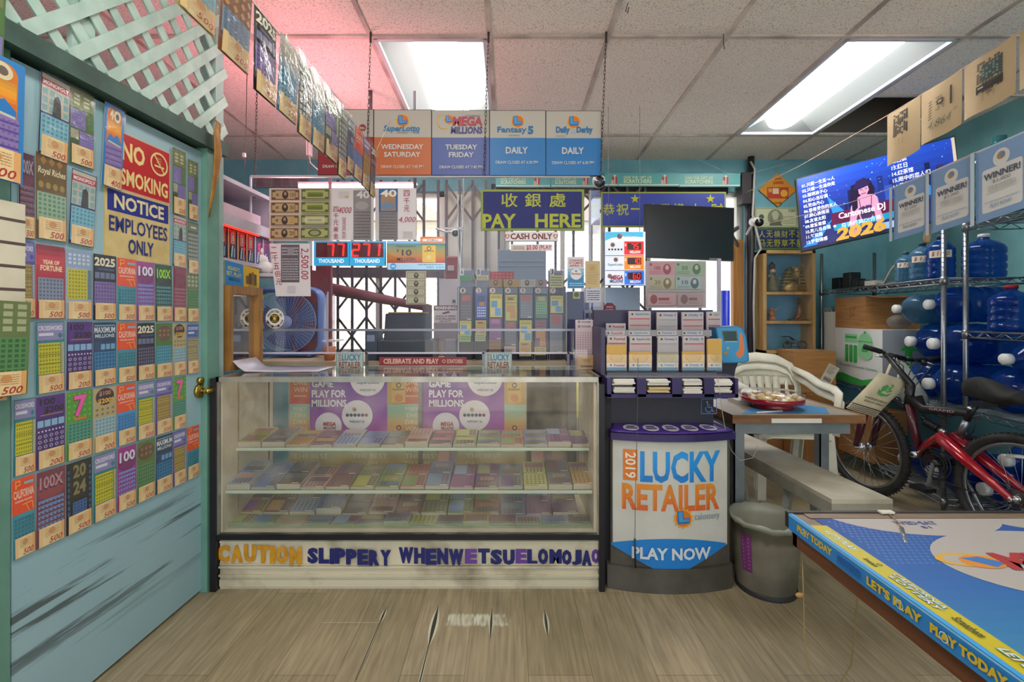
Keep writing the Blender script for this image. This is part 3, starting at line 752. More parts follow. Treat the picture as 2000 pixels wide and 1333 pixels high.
def ticket(design, price, label, group, sleeve=True, bend=0., slip_rot=0.):
 """origin at the bottom centre, face towards local -Y"""
 key = (design, bend)
 g = MB(); g.canvas((-TW / 2, 0, TH), (TW / 100, 0, 0), (0, 0, -TH / 240), .00022)
 if bend: g.warp = lambda p, a, b: V3((p.x, p.y - bend * math.sin(a / 100 * math.pi) + bend * 1.2 * ((b / 240) ** 2), p.z))
 if key not in _tm:
  DES[design][0](g)
  if not bend: g.slab(0, 0, 100, 240, .0006, '#d8d2c4')
  o = g.build('scratch_ticket', local=True); _tm[key] = o.data
 else:
  o = bpy.data.objects.new('scratch_ticket', _tm[key]); COL.objects.link(o)
 tag(o, label, 'lottery ticket', group)
 k2 = ('slip', price, bend)
 if k2 not in _tm:
  s = MB(); s.canvas((-TW / 2, -.0035, TH), (TW / 100, 0, 0), (0, 0, -TH / 240), .00022); s.warp = g.warp
  s.rect(6, 178, 94, 238, PAPER); s.rect(6, 178, 20, 238, '#e9c48a', True); s.rect(82, 178, 94, 238, '#e5a969')
  s.disc(50, 196, 12, '#d89a62', 10); s.scrawl(26, 184, 78, 212, 5, '#c08a58', .3, 3)
  if price: s.text(price, 40, 216, 86, 234, '#b02a2c', .006, .25)
  c = s.build('price_slip', o, local=True); _tm[k2] = c.data
 else:
  c = bpy.data.objects.new('price_slip', _tm[k2]); COL.objects.link(c); c.parent = o
 c.rotation_euler = (0, slip_rot, 0)
 if sleeve:
  if ('sl', bend) not in _tm:
   s = MB(); w, h = TW / 2 + .001, TH + .004
   if bend: s.warp = None
   b = bend * 1.4
   s.add([(-w, -.006 - b, -.002), (w, -.006 - b, -.002), (w, -.006 - b, h), (-w, -.006 - b, h)], [(0, 1, 2, 3)], SLEEVE)
   c = s.build('plastic_sleeve', o, local=True); _tm[('sl', bend)] = c.data
  else:
   c = bpy.data.objects.new('plastic_sleeve', _tm[('sl', bend)]); COL.objects.link(c); c.parent = o
 return o

LROT = math.atan2(LU.y, LU.x)
def put_left(o, yc, z0, w, h, off=.004, tilt=0.):
 o.location = V3((LX(yc), yc, z0)) + LN * off; o.rotation_euler = (0, tilt, LROT)
 o.scale = (w / TW, 1, h / TH)

ED = [1.225, 1.312, 1.398, 1.485, 1.572, 1.652, 1.735, 1.821, 1.895, 1.968]
ORD = ['first', 'second', 'third', 'fourth', 'fifth', 'sixth', 'seventh', 'eighth', 'ninth']
GRP = 'price tickets pinned in plastic on the blue door'
ROWS = [  # name, z top left/right, z bottom left/right, designs
 ('upper full row', 1.405, 1.385, 1.187, 1.166, ['crosst', 'fort', 'yel', 'y25p', 'cal', 'm100', 'g100', 'red', 'olive']),
 ('second full row', 1.182, 1.160, .970, .950, [None, 'crossy', 'p200', 'max', 'cal', 'y25k', 'cyan', 'tan', 'crossb']),
 ('third full row', .965, .945, .752, .735, ['crossy', 'p200', 'seven', 'tan', 'calb', 'crossy', 'crosst', 'seven', None]),
 ('bottom row', .747, .730, .525, .510, ['cal', 'r100', 'y24', 'crossy', 'm100', 'brown', 'max', 'crosst', 'cal'])]
PR = {'p200': '200', 'tan': '200'}
rnd = random.Random(3)
for nm, ta, tb, ba, bb, ds in ROWS:
 for i, d in enumerate(ds):
  if d is None: continue
  t = i / 8; top = ta + (tb - ta) * t; bot = ba + (bb - ba) * t; yc = (ED[i] + ED[i + 1]) / 2
  if i == 0: yc += .015
  o = ticket(d, PR.get(d, '500'), f'{DES[d][1]}, {ORD[i]} along {nm} of blue door', GRP)
  put_left(o, yc, bot + .002, (ED[i + 1] - ED[i]) - (.004 if i else .03), top - bot - .003, .004, rnd.uniform(-.012, .012))
# loose ones higher on the door
for d, px, py0, py1, w, lab, p, tl in (
  ('mono', 100, 150, 312, .086, 'pale blue board game ticket curling at the top left of the door', '500', .04),
  ('gp', 156, 178, 325, .08, 'green and purple ticket at top left beside the pale blue one', '500', 0),
  ('royal', 97, 305, 470, .088, 'brown ticket with a script heading above the red ticket with gold heading', '500', 0),
  ('mono', 155, 335, 480, .082, 'pale blue board game ticket below the green and purple one', '500', .05),
  ('d100', 48, 300, 466, .04, 'dark plum ticket half hidden behind the large 40 ticket', '500', 0),
  ('forty', 210, 205, 368, .074, 'blue arched 40 ticket overlapping the edge of the red no smoking sign', '400', .05),
  ('gp', 347, 293, 420, .07, 'green and purple ticket right of the no smoking sign', '500', 0),
  ('gp', 374, 315, 430, .058, 'green and purple ticket by the jamb under the ochre sheath', '500', 0),
  ('mono', 347, 422, 522, .07, 'pale blue board game ticket right of the blue notice sign', '500', .03),
  ('greyx', 374, 435, 535, .062, 'grey green ticket beside the jamb right of the blue notice sign', '500', 0)):
 y = LY(px); o = ticket(d, p, lab, GRP)
 z1, z0_ = WZ(py0, y), WZ(py1, y); put_left(o, y, z0_, w, z1 - z0_, .006 if d != 'forty' else .014, tl)

# signs on the door
def left_sign(y0, y1, z0, z1, d=.004, off=.003, cw=100, ch=100, lay=1):
 g = MB(); g.quadc(V3((LX(y0), y0, z1)) + LN * off, V3((LX(y1), y1, z1)) + LN * off, V3((LX(y0), y0, z0)) + LN * off, cw, ch, lay)
 return g
y0, y1 = LY(226), LY(329)
g = left_sign(y0, y1, 1.634, 1.828, cw=100, ch=80)
g.slab(-2, -2, 102, 82, .004, '#d9c48c'); g.rect(-2, -2, 102, 82, '#cfae8a'); g.rect(0, 0, 100, 80, M('#c0222c', .35))
CRM = M('#ecd28a', .45)
g.text('NO', 8, 10, 50, 38, CRM, .035); g.text('SMOKING', 6, 50, 96, 74, CRM, .03)
g.ring(78, 24, 15, 18, CRM); g.line(68, 12, 88, 36, 2.5, CRM); g.line(68, 28, 88, 28, 3, CRM); g.scrawl(72, 14, 82, 24, 3, CRM, .3); g.lay += 1
o = g.build('no_smoking_sign'); tag(o, 'red NO SMOKING sign on the blue door', 'sign')
y0 = LY(203)
g = left_sign(y0, y1, 1.392, 1.630, cw=100, ch=90)
g.slab(0, 0, 100, 90, .003, '#c9ad68'); g.rect(0, 0, 100, 90, M('#dcc58a', .4, col2='#cdb273', ns=14)); g.rect(3, 3, 98, 30, M('#24308a', .4))
NV = M('#2a3578', .45)
g.text('NOTICE', 12, 7, 90, 26, M('#e6d7a4', .45), .03); g.text('EMPLOYEES', 5, 36, 96, 56, NV, .018); g.text('ONLY', 32, 62, 72, 82, NV, .03)
o = g.build('notice_sign'); tag(o, 'cream and blue NOTICE EMPLOYEES ONLY sign on the blue door', 'sign')

# on the near wall, beside the door
g = MB(); q = lambda y, z, o=.016: V3((LX(y), y, z)) + LN * o
g.quadc(q(1.08, 1.50, .028), q(1.265, 1.50, .028), q(1.08, 1.18, .028), 100, 160)
g.slab(0, 0, 100, 160, .004, '#d9d2c0'); g.rect(0, 0, 100, 160, M('#dcd3be', .6, col2='#cfc5ae', ns=9))
for k in range(5): g.rect(0, 22 + 31 * k, 100, 26 + 31 * k, '#5b4a44', True)
o = g.build('price_board'); tag(o, 'cream ruled board with dark lines on the wall left of the door', 'board')
for d, yc, za, zb, w, lab, p, off in (
  ('forty', 1.165, 1.545, 1.865, .14, 'large blue arched 40 ticket on the wall left of the door', '400', .055),
  ('gp', 1.12, 1.80, 2.06, .15, 'olive and yellow ticket hung above the large 40 ticket', '500', .045),
  ('olive', 1.20, .985, 1.235, .11, 'curling olive green ticket below the cream ruled board', '500', .045),
  ('yel', 1.17, .975, 1.15, .10, 'pale blue ticket with yellow grid tucked under the curling olive ticket', '500', .030)):
 o = ticket(d, p, lab, 'price tickets on the wall left of the door', sleeve=False); put_left(o, yc, za, w, zb - za, off, .04 if d != 'forty' else .02)

# ---- tickets hung in sleeves along a cord from the doorway to the game sign
HX, HZ = -.67, 2.022
g = MB(); g.tube([(HX, .6, HZ), (HX, 1.5, HZ - .004), (HX, 2.33, HZ), (-.62, 2.50, 2.30)], .0016, M('#d9d5cc', .5), 6)
tag(g.build('hanging_string'), 'thin pale cord holding the row of hanging tickets at left', 'cord')
HG = [('tan', .93, 1.055, .19, 'first', '500'), ('rust', 1.066, 1.19, .205, 'second', '500'), ('y25p', 1.215, 1.33, .225, 'third', '400'), ('teal', 1.335, 1.457, .225, 'fourth', '500'),
      ('greyx', 1.465, 1.562, .24, 'fifth', '500'), ('teal', 1.568, 1.672, .24, 'sixth', '500'), ('gp', 1.68, 1.80, .235, 'seventh', '500'), ('greyx', 1.806, 1.90, .27, 'eighth', '500'),
      ('max', 1.905, 1.985, .22, 'ninth', '500'), ('calb', 1.99, 2.10, .225, 'tenth', '500'), ('crosst', 2.105, 2.215, .23, 'eleventh', '500'), ('y25k', 2.22, 2.305, .24, 'last', '500')]
for k, (d, ya, yb, h, od, p) in enumerate(HG):
 o = ticket(d, p, f'{DES[d][1]} in clear sleeve, {od} along the hanging cord', 'sleeved tickets hanging from the cord at left', bend=.006)
 o.location = (HX + .004, (ya + yb) / 2, HZ - h - .002); o.rotation_euler = (rnd.uniform(-.03, .03), 0, math.pi / 2 + rnd.uniform(-.04, .04) * 0)
 o.scale = ((yb - ya) / TW, 1, h / TH)

# ================================================================ glass showcase counter
SX0, SX1, SY0, SY1 = -1.289, .404, 2.0, 2.45
SZ, SB = .927, .222
CREAM = M('#d8ccb4', .5, col2='#c3b498', ns=7, bump=.05)
DIRTY = M('#d6cbb2', .55, col2='#8a7d66', ns=5, bump=.1, contrast=(.52, .74))
BLK = M('#17161c', .4); ALU = M('#b9b5ab', .35, .7, col2='#a39d90', ns=12)
GLS = clear('showcase_glass', haze=.085, gloss=.06, rough=.03, scratch=True, ns=9, hazecol='#f0e2cc')
GTOP = clear('counter_top_glass', tint='#eef6f2', haze=.03, gloss=.12, rough=.08, scratch=True, ns=14, hazecol='#c9d4d6')
sc = thing('display_counter', 'cream glass-fronted display counter with CAUTION SLIPPERY lettering on its base', 'display counter', ((SX0 + SX1) / 2, (SY0 + SY1) / 2, 0))
g = MB(); g.bx(SX0 + .03, SX1 - .01, SY0 + .012, SY1, 0, SB, DIRTY)
for za, zb, d in ((.012, .042, .006), (.058, .066, .012), (.095, .103, .012), (.108, .112, .006), (.203, .21, .006)): g.bx(SX0 + .03, SX1 - .01, SY0 + .012 - d, SY0 + .013, za, zb, DIRTY)
g.bx(SX0 + .03, SX1 - .01, SY0 + .03, SY1 - .005, SB, SB + .022, CREAM)
g.build('base', sc)
g = MB(); g.bx(SX0, SX0 + .026, SY0 - .012, SY0 + .02, 0, SZ - .005, BLK); g.bx(SX1 - .012, SX1 + .012, SY0 - .012, SY0 + .02, 0, SZ - .03, BLK)
g.bx(SX0 + .026, SX1 - .012, SY0 - .008, SY0 + .02, .222, .243, BLK); g.build('black_trim', sc)
g = MB(); g.bx(SX0 + .02, SX1, SY0 - .004, SY0 + .014, SZ - .022, SZ, ALU); g.bx(SX0 + .02, SX0 + .034, SY0 - .004, SY1, SZ - .022, SZ, ALU); g.bx(SX1 - .014, SX1, SY0 - .004, SY1, SZ - .022, SZ, ALU)
g.bx(SX0 + .02, SX1, SY1 - .014, SY1, SZ - .022, SZ, ALU); g.bx(SX1 - .018, SX1 - .012, SY0 - .003, SY0 + .01, .243, SZ - .022, ALU); g.bx(SX0 + .026, SX0 + .032, SY0 - .003, SY0 + .01, .243, SZ - .022, ALU)
g.build('metal_edge', sc)
g = MB(); g.bx(SX0 + .03, SX1 - .012, SY0 + .002, SY0 + .007, .243, SZ - .022, GLS); g.build('front_glass', sc)
g = MB(); g.bx(SX0 + .03, SX1 - .01, SY0 + .01, SY1 - .01, SZ - .008, SZ - .001, GTOP); g.build('top_glass', sc)
g = MB(); g.bx(SX0 + .028, SX0 + .036, SY0 + .02, SY1, SB, SZ - .02, CREAM); g.bx(SX0 + .036, SX0 + .04, SY0 + .13, SY0 + .135, .3, SZ - .03, M('#8a744c', .6)); g.build('side_panel', sc)
g = MB(); g.bx(SX1 - .03, SX1 - .012, SY0 + .02, SY1, SB, SZ - .02, CREAM); g.bx(SX1 - .034, SX1 - .03, SY0 + .13, SY0 + .136, .3, SZ - .03, ALU); g.build('side_panel', sc)
SH = clear('glass_shelf', tint='#eef8f2', haze=.03, gloss=.07, rough=.03, hazecol='#bcd6c4')
for z, y0 in ((.585, 2.115), (.420, 2.035)):
 g = MB(); g.bx(SX0 + .04, SX1 - .034, y0, SY1 - .05, z - .008, z, SH); g.bx(SX0 + .04, SX1 - .034, y0 - .002, y0, z - .012, z + .002, M('#b9c8b2', .3)); g.build('shelf', sc)
g = MB(); g.bx(SX0 + .04, SX1 - .034, SY0 + .055, SY0 + .058, .243, .275, clear('glass_lip', tint='#d7ecdc', haze=.12, gloss=.06, hazecol='#cfe0c8')); g.build('glass_lip', sc)
# back doors: one panel fixed behind the posters, a post, open space at both ends
YD = 2.405
g = MB(); g.bx(WX(562, YD), WX(1029, YD), YD + .006, YD + .016, SB + .01, SZ - .025, M('#9d9388', .6)); g.build('sliding_door', sc)
g = MB(); g.bx(WX(818, YD - .02), WX(825, YD - .02), YD - .03, YD - .012, SB + .02, SZ - .025, M('#6a6468', .4, .5)); g.build('shelf_post', sc)
g = MB(); g.bx(SX0 + .036, WX(505, YD), YD + .0, YD + .012, SB, SZ - .02, CREAM); g.bx(WX(1140, YD), SX1 - .03, YD, YD + .012, SB, SZ - .02, CREAM)
g.bx(SX0 + .036, SX1 - .03, YD + .0, YD + .04, SB, WZ(972, YD), CREAM); g.build('back_panel', sc)
# lettering on the base, cut out of coloured sheet
def letters(words, name):
 for t, x0, x1, y0, y1, m, gap_ in words:
  g = MB(); g.front(SY0 + .011, 1, .001)
  n = len(t); tot = sum({'I': .45, 'W': 1.35, 'M': 1.25, ' ': .6, '.': .4}.get(c, 1.) for c in t); x = x0
  rr = random.Random(t)
  for c in t:
   w = (x1 - x0) * {'I': .45, 'W': 1.35, 'M': 1.25, ' ': .6}.get(c, 1.) / tot
   dy = rr.uniform(-1.2, 1.2)
   if c != ' ': [g.text(c, x + w * gap_ + 1 + e, y0 + dy, x + w * (1 - gap_) - 1 + e, y1 + dy, m, .055) for e in (-1, 0, 1)]
   x += w
  g.build(name, sc)
letters([('CAUTION', 424, 594, 1064, 1098, M('#d79a22', .5, col2='#c48512', ns=30), .04)], 'lettering')
LN_ = M('#1f2468', .45)
letters([('SLIPPERY', 600, 767, 1070, 1100, LN_, .02), ('WHENW', 778, 907, 1070, 1101, LN_, .02), ('TSU', 933, 1006, 1072, 1101, LN_, .02), ('LO', 1029, 1071, 1072, 1102, LN_, .02), ('MOJA', 1073, 1155, 1073, 1102, LN_, .0)], 'lettering')
letters([('E', 908, 932, 1073, 1101, M('#6a3f96', .5), .0), ('E', 1007, 1029, 1073, 1101, M('#6a3f96', .5), .0), ('O', 1155, 1172, 1074, 1101, M('#5f3790', .5), .0)], 'lettering')

# ---- posters on the back door of the showcase
PUR = ('#6a3a94', '#8a4a9e', '#a8529e')
def sun_logo(g, cx, cy, r, q=1.):
 g.star(cx, cy, r, M('#e9a52a', .5), 14, .78, q=q); g.disc(cx, cy, r * .74, M('#d8741e', .5), r * .74 * q)
 b = r * .62
 g.flat([(cx - b, cy - b * 1.1 * q), (cx - b * .05, cy - b * 1.25 * q), (cx + b * .05, cy - .05 * b * q), (cx + b * .95, cy - b * .12 * q), (cx + b, cy + b * .72 * q), (cx - b * .85, cy + b * .85 * q)], M('#2f6fae', .4))
 g.flat([(cx - b * .8, cy - b * 1.0 * q), (cx - b * .2, cy - b * 1.1 * q), (cx - b * .1, cy + .12 * b * q), (cx + b * .8, cy + .02 * b * q), (cx + b * .85, cy + b * .4 * q), (cx - b * .65, cy + b * .52 * q)], M('#4f97d0', .4))
def purple_poster(dx, name, lab):
 g = MB(); g.front(YD + .004); x0, x1 = 568 + dx, 756 + dx
 g.slab(x0, 731, x1, 846, .001, '#cccccc'); g.grad(x0, 731, x1, 846, PUR, 10)
 wt = M('#e3dcdc', .5); X = lambda v: v + dx
 for t, a, b, c, d in (('PICK A', 608, 665, 726, 739), ('GAME', 608, 651, 744, 757), ('PLAY FOR', 608, 676, 762, 777), ('MILLIONS', 608, 677, 781, 795)): g.text(t, X(a) + 1, c, X(b), d, wt, .03)
 wc = M('#ded2d4', .5)
 g.flat([(X(718) + 34 * math.cos(math.pi * i / 20), max(731, 740 + 34 * math.sin(math.pi * i / 20))) for i in range(41)], wc)
 for cx, cy, r in ((698, 812, 30), (642, 832, 26)): g.flat([(X(cx) + r * math.cos(math.pi * i / 20), min(846, cy + r * math.sin(math.pi * i / 20))) for i in range(40)], wc)
 g.text('SuperLotto', X(697), 744, X(741), 752, '#3f7fae', .02, .15); g.text('WED/SAT $1', X(703), 760, X(734), 765, '#4a4a6a')
 for k in range(6): g.disc(X(679 + 7.4 * k), 811, 3.2, '#3d4650' if k < 5 else '#a03030', keep=True)
 g.lay += 1; sun_logo(g, X(693), 800, 5); g.text('WED/SAT $2', X(683), 821, X(713), 826, '#4a5a6a')
 g.text('MEGA', X(632), 824, X(657), 832, '#b0283c', .04, .1); g.text('MILLIONS', X(633), 833, X(657), 839, '#8a2a3a', .03, .1); g.text('TUE/FRI', X(630), 846, X(655), 850, '#5a4a6a')
 tag(g.build(name), lab, 'poster', 'purple game posters inside the counter')
purple_poster(0, 'game_poster', 'purple PICK A GAME poster inside the counter, left of the middle post')
purple_poster(229, 'game_poster', 'purple PICK A GAME poster inside the counter, right of the middle post')
DREAM = ('#8fb7a6', '#a3b08c', '#c99a5c', '#c97f5c')
def dream(g, x0, y0, x1, y1, lines, tx0, w):
 g.grad(x0, y0, x1, y1, DREAM, 10); h = (y1 - y0) / (len(lines) + .4)
 for i, t in enumerate(lines): g.text(t, tx0, y0 + h * (i + .3), tx0 + w * len(t), y0 + h * (i + .9), M('#dcd6bc', .5), -.002)
def side_strip(x0, x1, xa, lab, logos):
 g = MB(); g.front(YD + .0035); g.slab(x0, 731, x1, 846, .001, '#cccccc')
 g.grad(x0, 731, x1, 790, ('#c97a42', '#c8503c'), 6) if not logos else g.rect(x0, 731, x1, 791, '#c0934e')
 if xa is not None:
  g.text('DRE', xa, 742, xa + 26, 752, '#e3d2b4', 0.); g.text('WIN', xa, 757, xa + 26, 766, '#e3d2b4', 0.); g.scrawl(xa, 772, xa + 26, 776, 1, '#dcae94', .8)
 dream(g, x0, 791, x1, 848, ('MAY', 'THE', 'DRE', 'WIN') if xa is not None else (), (xa or x0), 8.5)
 if logos:
  g.rect(logos - 13, 731, logos + 14, 787, '#cfa35a')
  for cy in (757, 840): g.ring(logos + 1, cy - 4, 3, 5, '#4a3a24'); g.text('Scratchers', logos - 11, cy + 1, logos + 12, cy + 6, '#4a3a24', .02)
  g.star(logos + 1, 778, 9, '#c9793a', 12, .7)
 tag(g.build('scratch_banner'), lab, 'banner', 'orange and teal banners inside the counter')
side_strip(566, 605, 574, 'narrow red and teal banner left of the left purple poster', None)
side_strip(757, 785, None, 'tan and teal banner strip beside the red DREAM WIN strip', 778)
side_strip(785, 820, 792, 'narrow red and teal banner against the middle post inside the counter', None)
side_strip(985, 1027, None, 'tan logo banner right of the right purple poster', 1004)
for x0, x1, tx, lab in ((566, 676, 574, 'left MAY THE BEST DREAM banner under the top shelf'), (676, 783, 689, 'MAY THE BEST DREAM banner under the top shelf, second from left'), (783, 902, 791, 'MAY THE BEST DREAM banner behind the middle post'), (902, 1026, 911, 'right MAY THE BEST DREAM banner under the top shelf')):
 g = MB(); g.front(YD + .003); g.slab(x0, 849, x1, 975, .001, '#bbbbbb'); g.grad(x0, 849, x1, 975, ('#8fb7a0', '#9db090', '#c4a45c', '#d0a05a', '#cdb98e', '#d6c3a4'), 14)
 for t, y, w in (('MAY', 873, 27), ('THE BEST', 887, 67), ('DREAM', 901, 48)): g.text(t, tx, y, tx + w, y + 9, M('#ddd5b4', .5), -.002)
 tag(g.build('dream_banner'), lab, 'banner', 'orange and teal banners inside the counter')

# ---- packs of tickets lying on the shelves
PK = ['#b9c04a', '#5f7080', '#c9983c', '#8a4a64', '#8fb0d4', '#5f8fc8', '#4a4450', '#c99a92', '#7d4a58', '#9a9a5a', '#6f9a4a', '#c06a5a', '#6f86b8', '#8f4a9a', '#6a3f84', '#5f8fa8']
PKN = ['lime', 'slate grey', 'amber', 'plum', 'pale blue', 'blue', 'charcoal', 'pale pink', 'wine', 'khaki', 'green', 'salmon', 'pale indigo', 'violet', 'grape', 'steel blue']
def pack(xa, xb, y0, z, d, th, i, lab, grp, tilt=0., yaw=0., rise=0.):
 """a shrink-wrapped block of tickets, long side running back"""
 c = PK[i % len(PK)]; w = xb - xa; rr = random.Random(i * 7 + int(xa * 1000))
 g = MB()
 a = w / 2; q = th + rise
 g.add([(-a, 0, 0), (a, 0, 0), (a, d, 0), (-a, d, 0), (-a, 0, th), (a, 0, th), (a, d, q), (-a, d, q)], [(3, 2, 1, 0), (4, 5, 6, 7), (0, 1, 5, 4), (1, 2, 6, 5), (2, 3, 7, 6), (3, 0, 4, 7)], M('#b9b09a', .6))
 for k in range(3): g.box((0, -.0004, th * (k + .6) / 3.4), (w * .99, .001, .0008), M('#9a9078', .7))
 g.canvas((-w / 2, d, th + rise), (w / 100, 0, 0), (0, -d / 100, -rise / 100), .0003)
 ink = PK[(i * 5 + 3) % len(PK)]
 PM = lambda q: M(tuple(round(.7 * x + .3 * y, 3) for x, y in zip(lin(q), lin('#94827c'))), .28, coat=.6)
 g.rect(0, 0, 100, 100, PM(c))
 n = 1 if d < .12 else 2
 for q in range(n):
  a, b = 100 * q / n, 100 * (q + 1) / n
  k = rr.randrange(4); dk = ['#5a4a50', '#4f5a48', '#6a5040', '#3f4a5e', '#7a5a2a'][rr.randrange(5)]
  if k == 0: g.rect(8, a + 6, 92, b - (b - a) * .5, PM(ink)); g.cells(10, a + (b - a) * .52, 90, b - 5, 5, 3, PM(dk), .35)
  elif k == 1: g.cells(6, a + 5, 94, b - 5, 5, 5, PM(dk), .4, 'd')
  elif k == 2: g.rect(5, a + 4, 60, b - 6, PM(ink)); g.cells(62, a + 5, 95, b - 6, 2, 5, PM(dk), .3)
  else: g.text('$500', 20, a + 8, 80, a + 24, PM('#c8a860'), .03); g.rect(6, a + 28, 94, b - 6, PM(dk)); g.cells(8, a + 30, 92, b - 8, 6, 3, PM(ink), .45)
  g.rect(62, b - 4, 92, b - 1.6, M('#e6e2d2', .5))
  if q: g.rect(0, a - .8, 100, a + .8, M('#4a4440', .5))
 o = g.build('ticket_pack', local=True); tag(o, lab, 'ticket pack', grp)
 o.location = ((xa + xb) / 2, y0, z + .0005); o.rotation_euler = (tilt, 0, yaw)
 return o
def ordn(k, n):
 names = ['first', 'second', 'third', 'fourth', 'fifth', 'sixth', 'seventh', 'eighth', 'ninth', 'tenth', 'eleventh', 'twelfth', 'thirteenth', 'fourteenth', 'fifteenth', 'sixteenth']
 return 'last' if k == n - 1 else names[k]
rk = random.Random(11)
def row_of(x0, x1, n, y0, z, d, th, shelf, off, fat=(), rise=0.):
 w = (x1 - x0) / n
 for k in range(n):
  t = th * (2.0 if k in fat else rk.uniform(.75, 1.3)); i = (k + off) % 16
  pack(x0 + w * k + .003, x0 + w * (k + 1) - .003, y0 + rk.uniform(0, .008), z, d, t, i, f'{PKN[i]} ticket pack, {ordn(k, n)} from the left on the {shelf}', f'ticket packs on the {shelf}', 0, rk.uniform(-.03, .03) * (d < .12), rise * rk.uniform(.8, 1.25))
row_of(WX(462, 2.12), WX(1164, 2.12), 15, 2.122, .585, .17, .012, 'top glass shelf', 0, (0, 1, 7, 13), .022)
row_of(WX(440, 2.04), WX(1168, 2.04), 15, 2.042, .420, .205, .012, 'middle glass shelf', 4, (0, 2, 13, 14), .036)
row_of(WX(420, 2.02), WX(1168, 2.02), 14, 2.07, .245, .075, .010, 'front of the counter floor', 9, (6, 9), .008)
row_of(WX(462, 2.16), WX(1130, 2.16), 13, 2.152, .245, .165, .022, 'back of the counter floor', 2, (3,), .05)
for k, (px, py, i, lab) in enumerate(((872, 918, 8, 'dark plum ticket standing upright among the middle shelf packs'), (928, 970, 6, 'brown 500 ticket leaning on the back panel below the middle shelf'), (1058, 925, 10, 'dark green gridded ticket leaning at the back of the middle shelf'))):
 Y = 2.26 if k != 1 else 2.33; z = .437 if k != 1 else .293
 o = pack(WX(px, Y) - .05, WX(px, Y) + .05, Y, z, .10, .003, 8, lab, 'single tickets leaning inside the counter', 1.15)

# ---- clear security screen standing on the back edge of the counter
YP = 2.47
PLX = clear('security_screen_plastic', tint='#fbfafd', haze=.013, gloss=.045, rough=.03, scratch=True, ns=7, hazecol='#d9d6ea')
EDGE = M('#cfc6d6', .25); RAIL = M('#8a8790', .35, .7)
X0, X1 = WX(490, YP), WX(1152, YP); XR = WX(1172, YP)
scr = thing('security_screen', 'large clear scratched plastic security screen standing behind the counter top', 'security screen', ((X0 + X1) / 2, YP, SZ))
cuts = [490, 640, 895, 1152]
for a, b in zip(cuts, cuts[1:]):
 g = MB(); g.bx(WX(a, YP) + .001, WX(b, YP) - .001, YP, YP + .005, WZ(690, YP), WZ(378, YP), PLX); g.build('panel', scr)
g = MB(); g.bx(X0, X1, YP - .004, YP, WZ(380, YP), WZ(344, YP), PLX); g.bx(X0, X1, YP - .007, YP + .007, WZ(347, YP), WZ(343, YP), M('#b9b2ba', .4)); g.build('top_band', scr)
g = MB(); g.bx(XR - .003, XR, YP - .01, YP + .30, WZ(560, YP), WZ(370, YP), PLX); g.bx(X1, XR, YP - .001, YP + .003, WZ(600, YP), WZ(350, YP), PLX); g.build('end_panel', scr)
g = MB(); g.bx(X0 - .005, X0 + .002, YP - .003, YP + .008, WZ(692, YP), WZ(345, YP), EDGE); g.bx(X1 - .004, X1 + .006, YP - .004, YP + .01, WZ(628, YP), WZ(372, YP), RAIL)
for px, p0, p1 in ((640, 570, 690), (895, 380, 690)): g.bx(WX(px, YP) - .0025, WX(px, YP) + .0025, YP - .002, YP + .007, WZ(p1, YP), WZ(p0, YP), M('#a9a6b2', .3))
g.bx(X0, WX(1122, YP), YP - .006, YP - .001, WZ(647, YP), WZ(642.5, YP), RAIL); g.bx(X0, WX(1122, YP), YP - .004, YP + .008, WZ(691.5, YP), WZ(688.5, YP), EDGE)
g.build('rail', scr)
for px in (493, 716, 944, 1110):
 g = MB(); x = WX(px, YP); g.bx(x - .006, x + .006, YP - .004, YP + .012, SZ - .002, WZ(688, YP), RAIL); g.build('standoff', scr)

def sheet(name, Y, x0, y0, x1, y1, bg, label, cat, draw=None, group=None, th=.0008, eps=.0004):
 g = MB(); g.front(Y, 1, eps); g.slab(x0, y0, x1, y1, th, bg if not isinstance(bg, str) else M(bg)); g.rect(x0, y0, x1, y1, bg)
 if draw: draw(g)
 return tag(g.build(name), label, cat, group)
YS = YP - .012
YL = M('#aaac24', .5); BLUE = M('#151c68', .6)
def pay(g):
 g.rect(941, 372, 1139, 449, M('#8d9a32', .5)); g.rect(943.5, 374.5, 1136.5, 446.5, BLUE)
 for k in (1003, 1066): g.rect(k, 375, k + .6, 446, M('#25368f', .5), True)
 for t, a in (('收', 979), ('銀', 1025), ('處', 1073)): g.text(t, a, 378, a + 32, 405, YL, .012)
 g.text('PAY', 943, 418, 1008, 446, YL, .03); g.text('HERE', 1045, 418, 1134, 445, YL, .03)
sheet('pay_here_sign', YS, 939, 370, 1141, 451, M('#7d8a3c', .5), 'blue PAY HERE sign with yellow Chinese characters on the security screen', 'sign', pay, th=.004)
def cash(g):
 DR = M('#7c1f2c', .5); g.text('CASH ONLY', 997, 456, 1079, 468, DR, .035); g.rect(988, 471, 1088, 472.2, '#4a5a8a')
 for cx in (991, 1085):
  g.flat([(cx + 4.5 * s * (16 * math.sin(t) ** 3) / 16, 462 - 5.5 * (13 * math.cos(t) - 5 * math.cos(2 * t) - 2 * math.cos(3 * t) - math.cos(4 * t)) / 16) for s in (1,) for t in [2 * math.pi * i / 20 for i in range(20)]], '#c02838')
  g.flat([(cx + 2.6 * (16 * math.sin(t) ** 3) / 16, 462 - 3.4 * (13 * math.cos(t) - 5 * math.cos(2 * t) - 2 * math.cos(3 * t) - math.cos(4 * t)) / 16) for t in [2 * math.pi * i / 20 for i in range(20)]], '#e6dcdc')
sheet('cash_only_sign', YS, 987, 453, 1090, 472.5, '#e6dede', 'white CASH ONLY strip with red hearts under the pay sign', 'sign', cash)
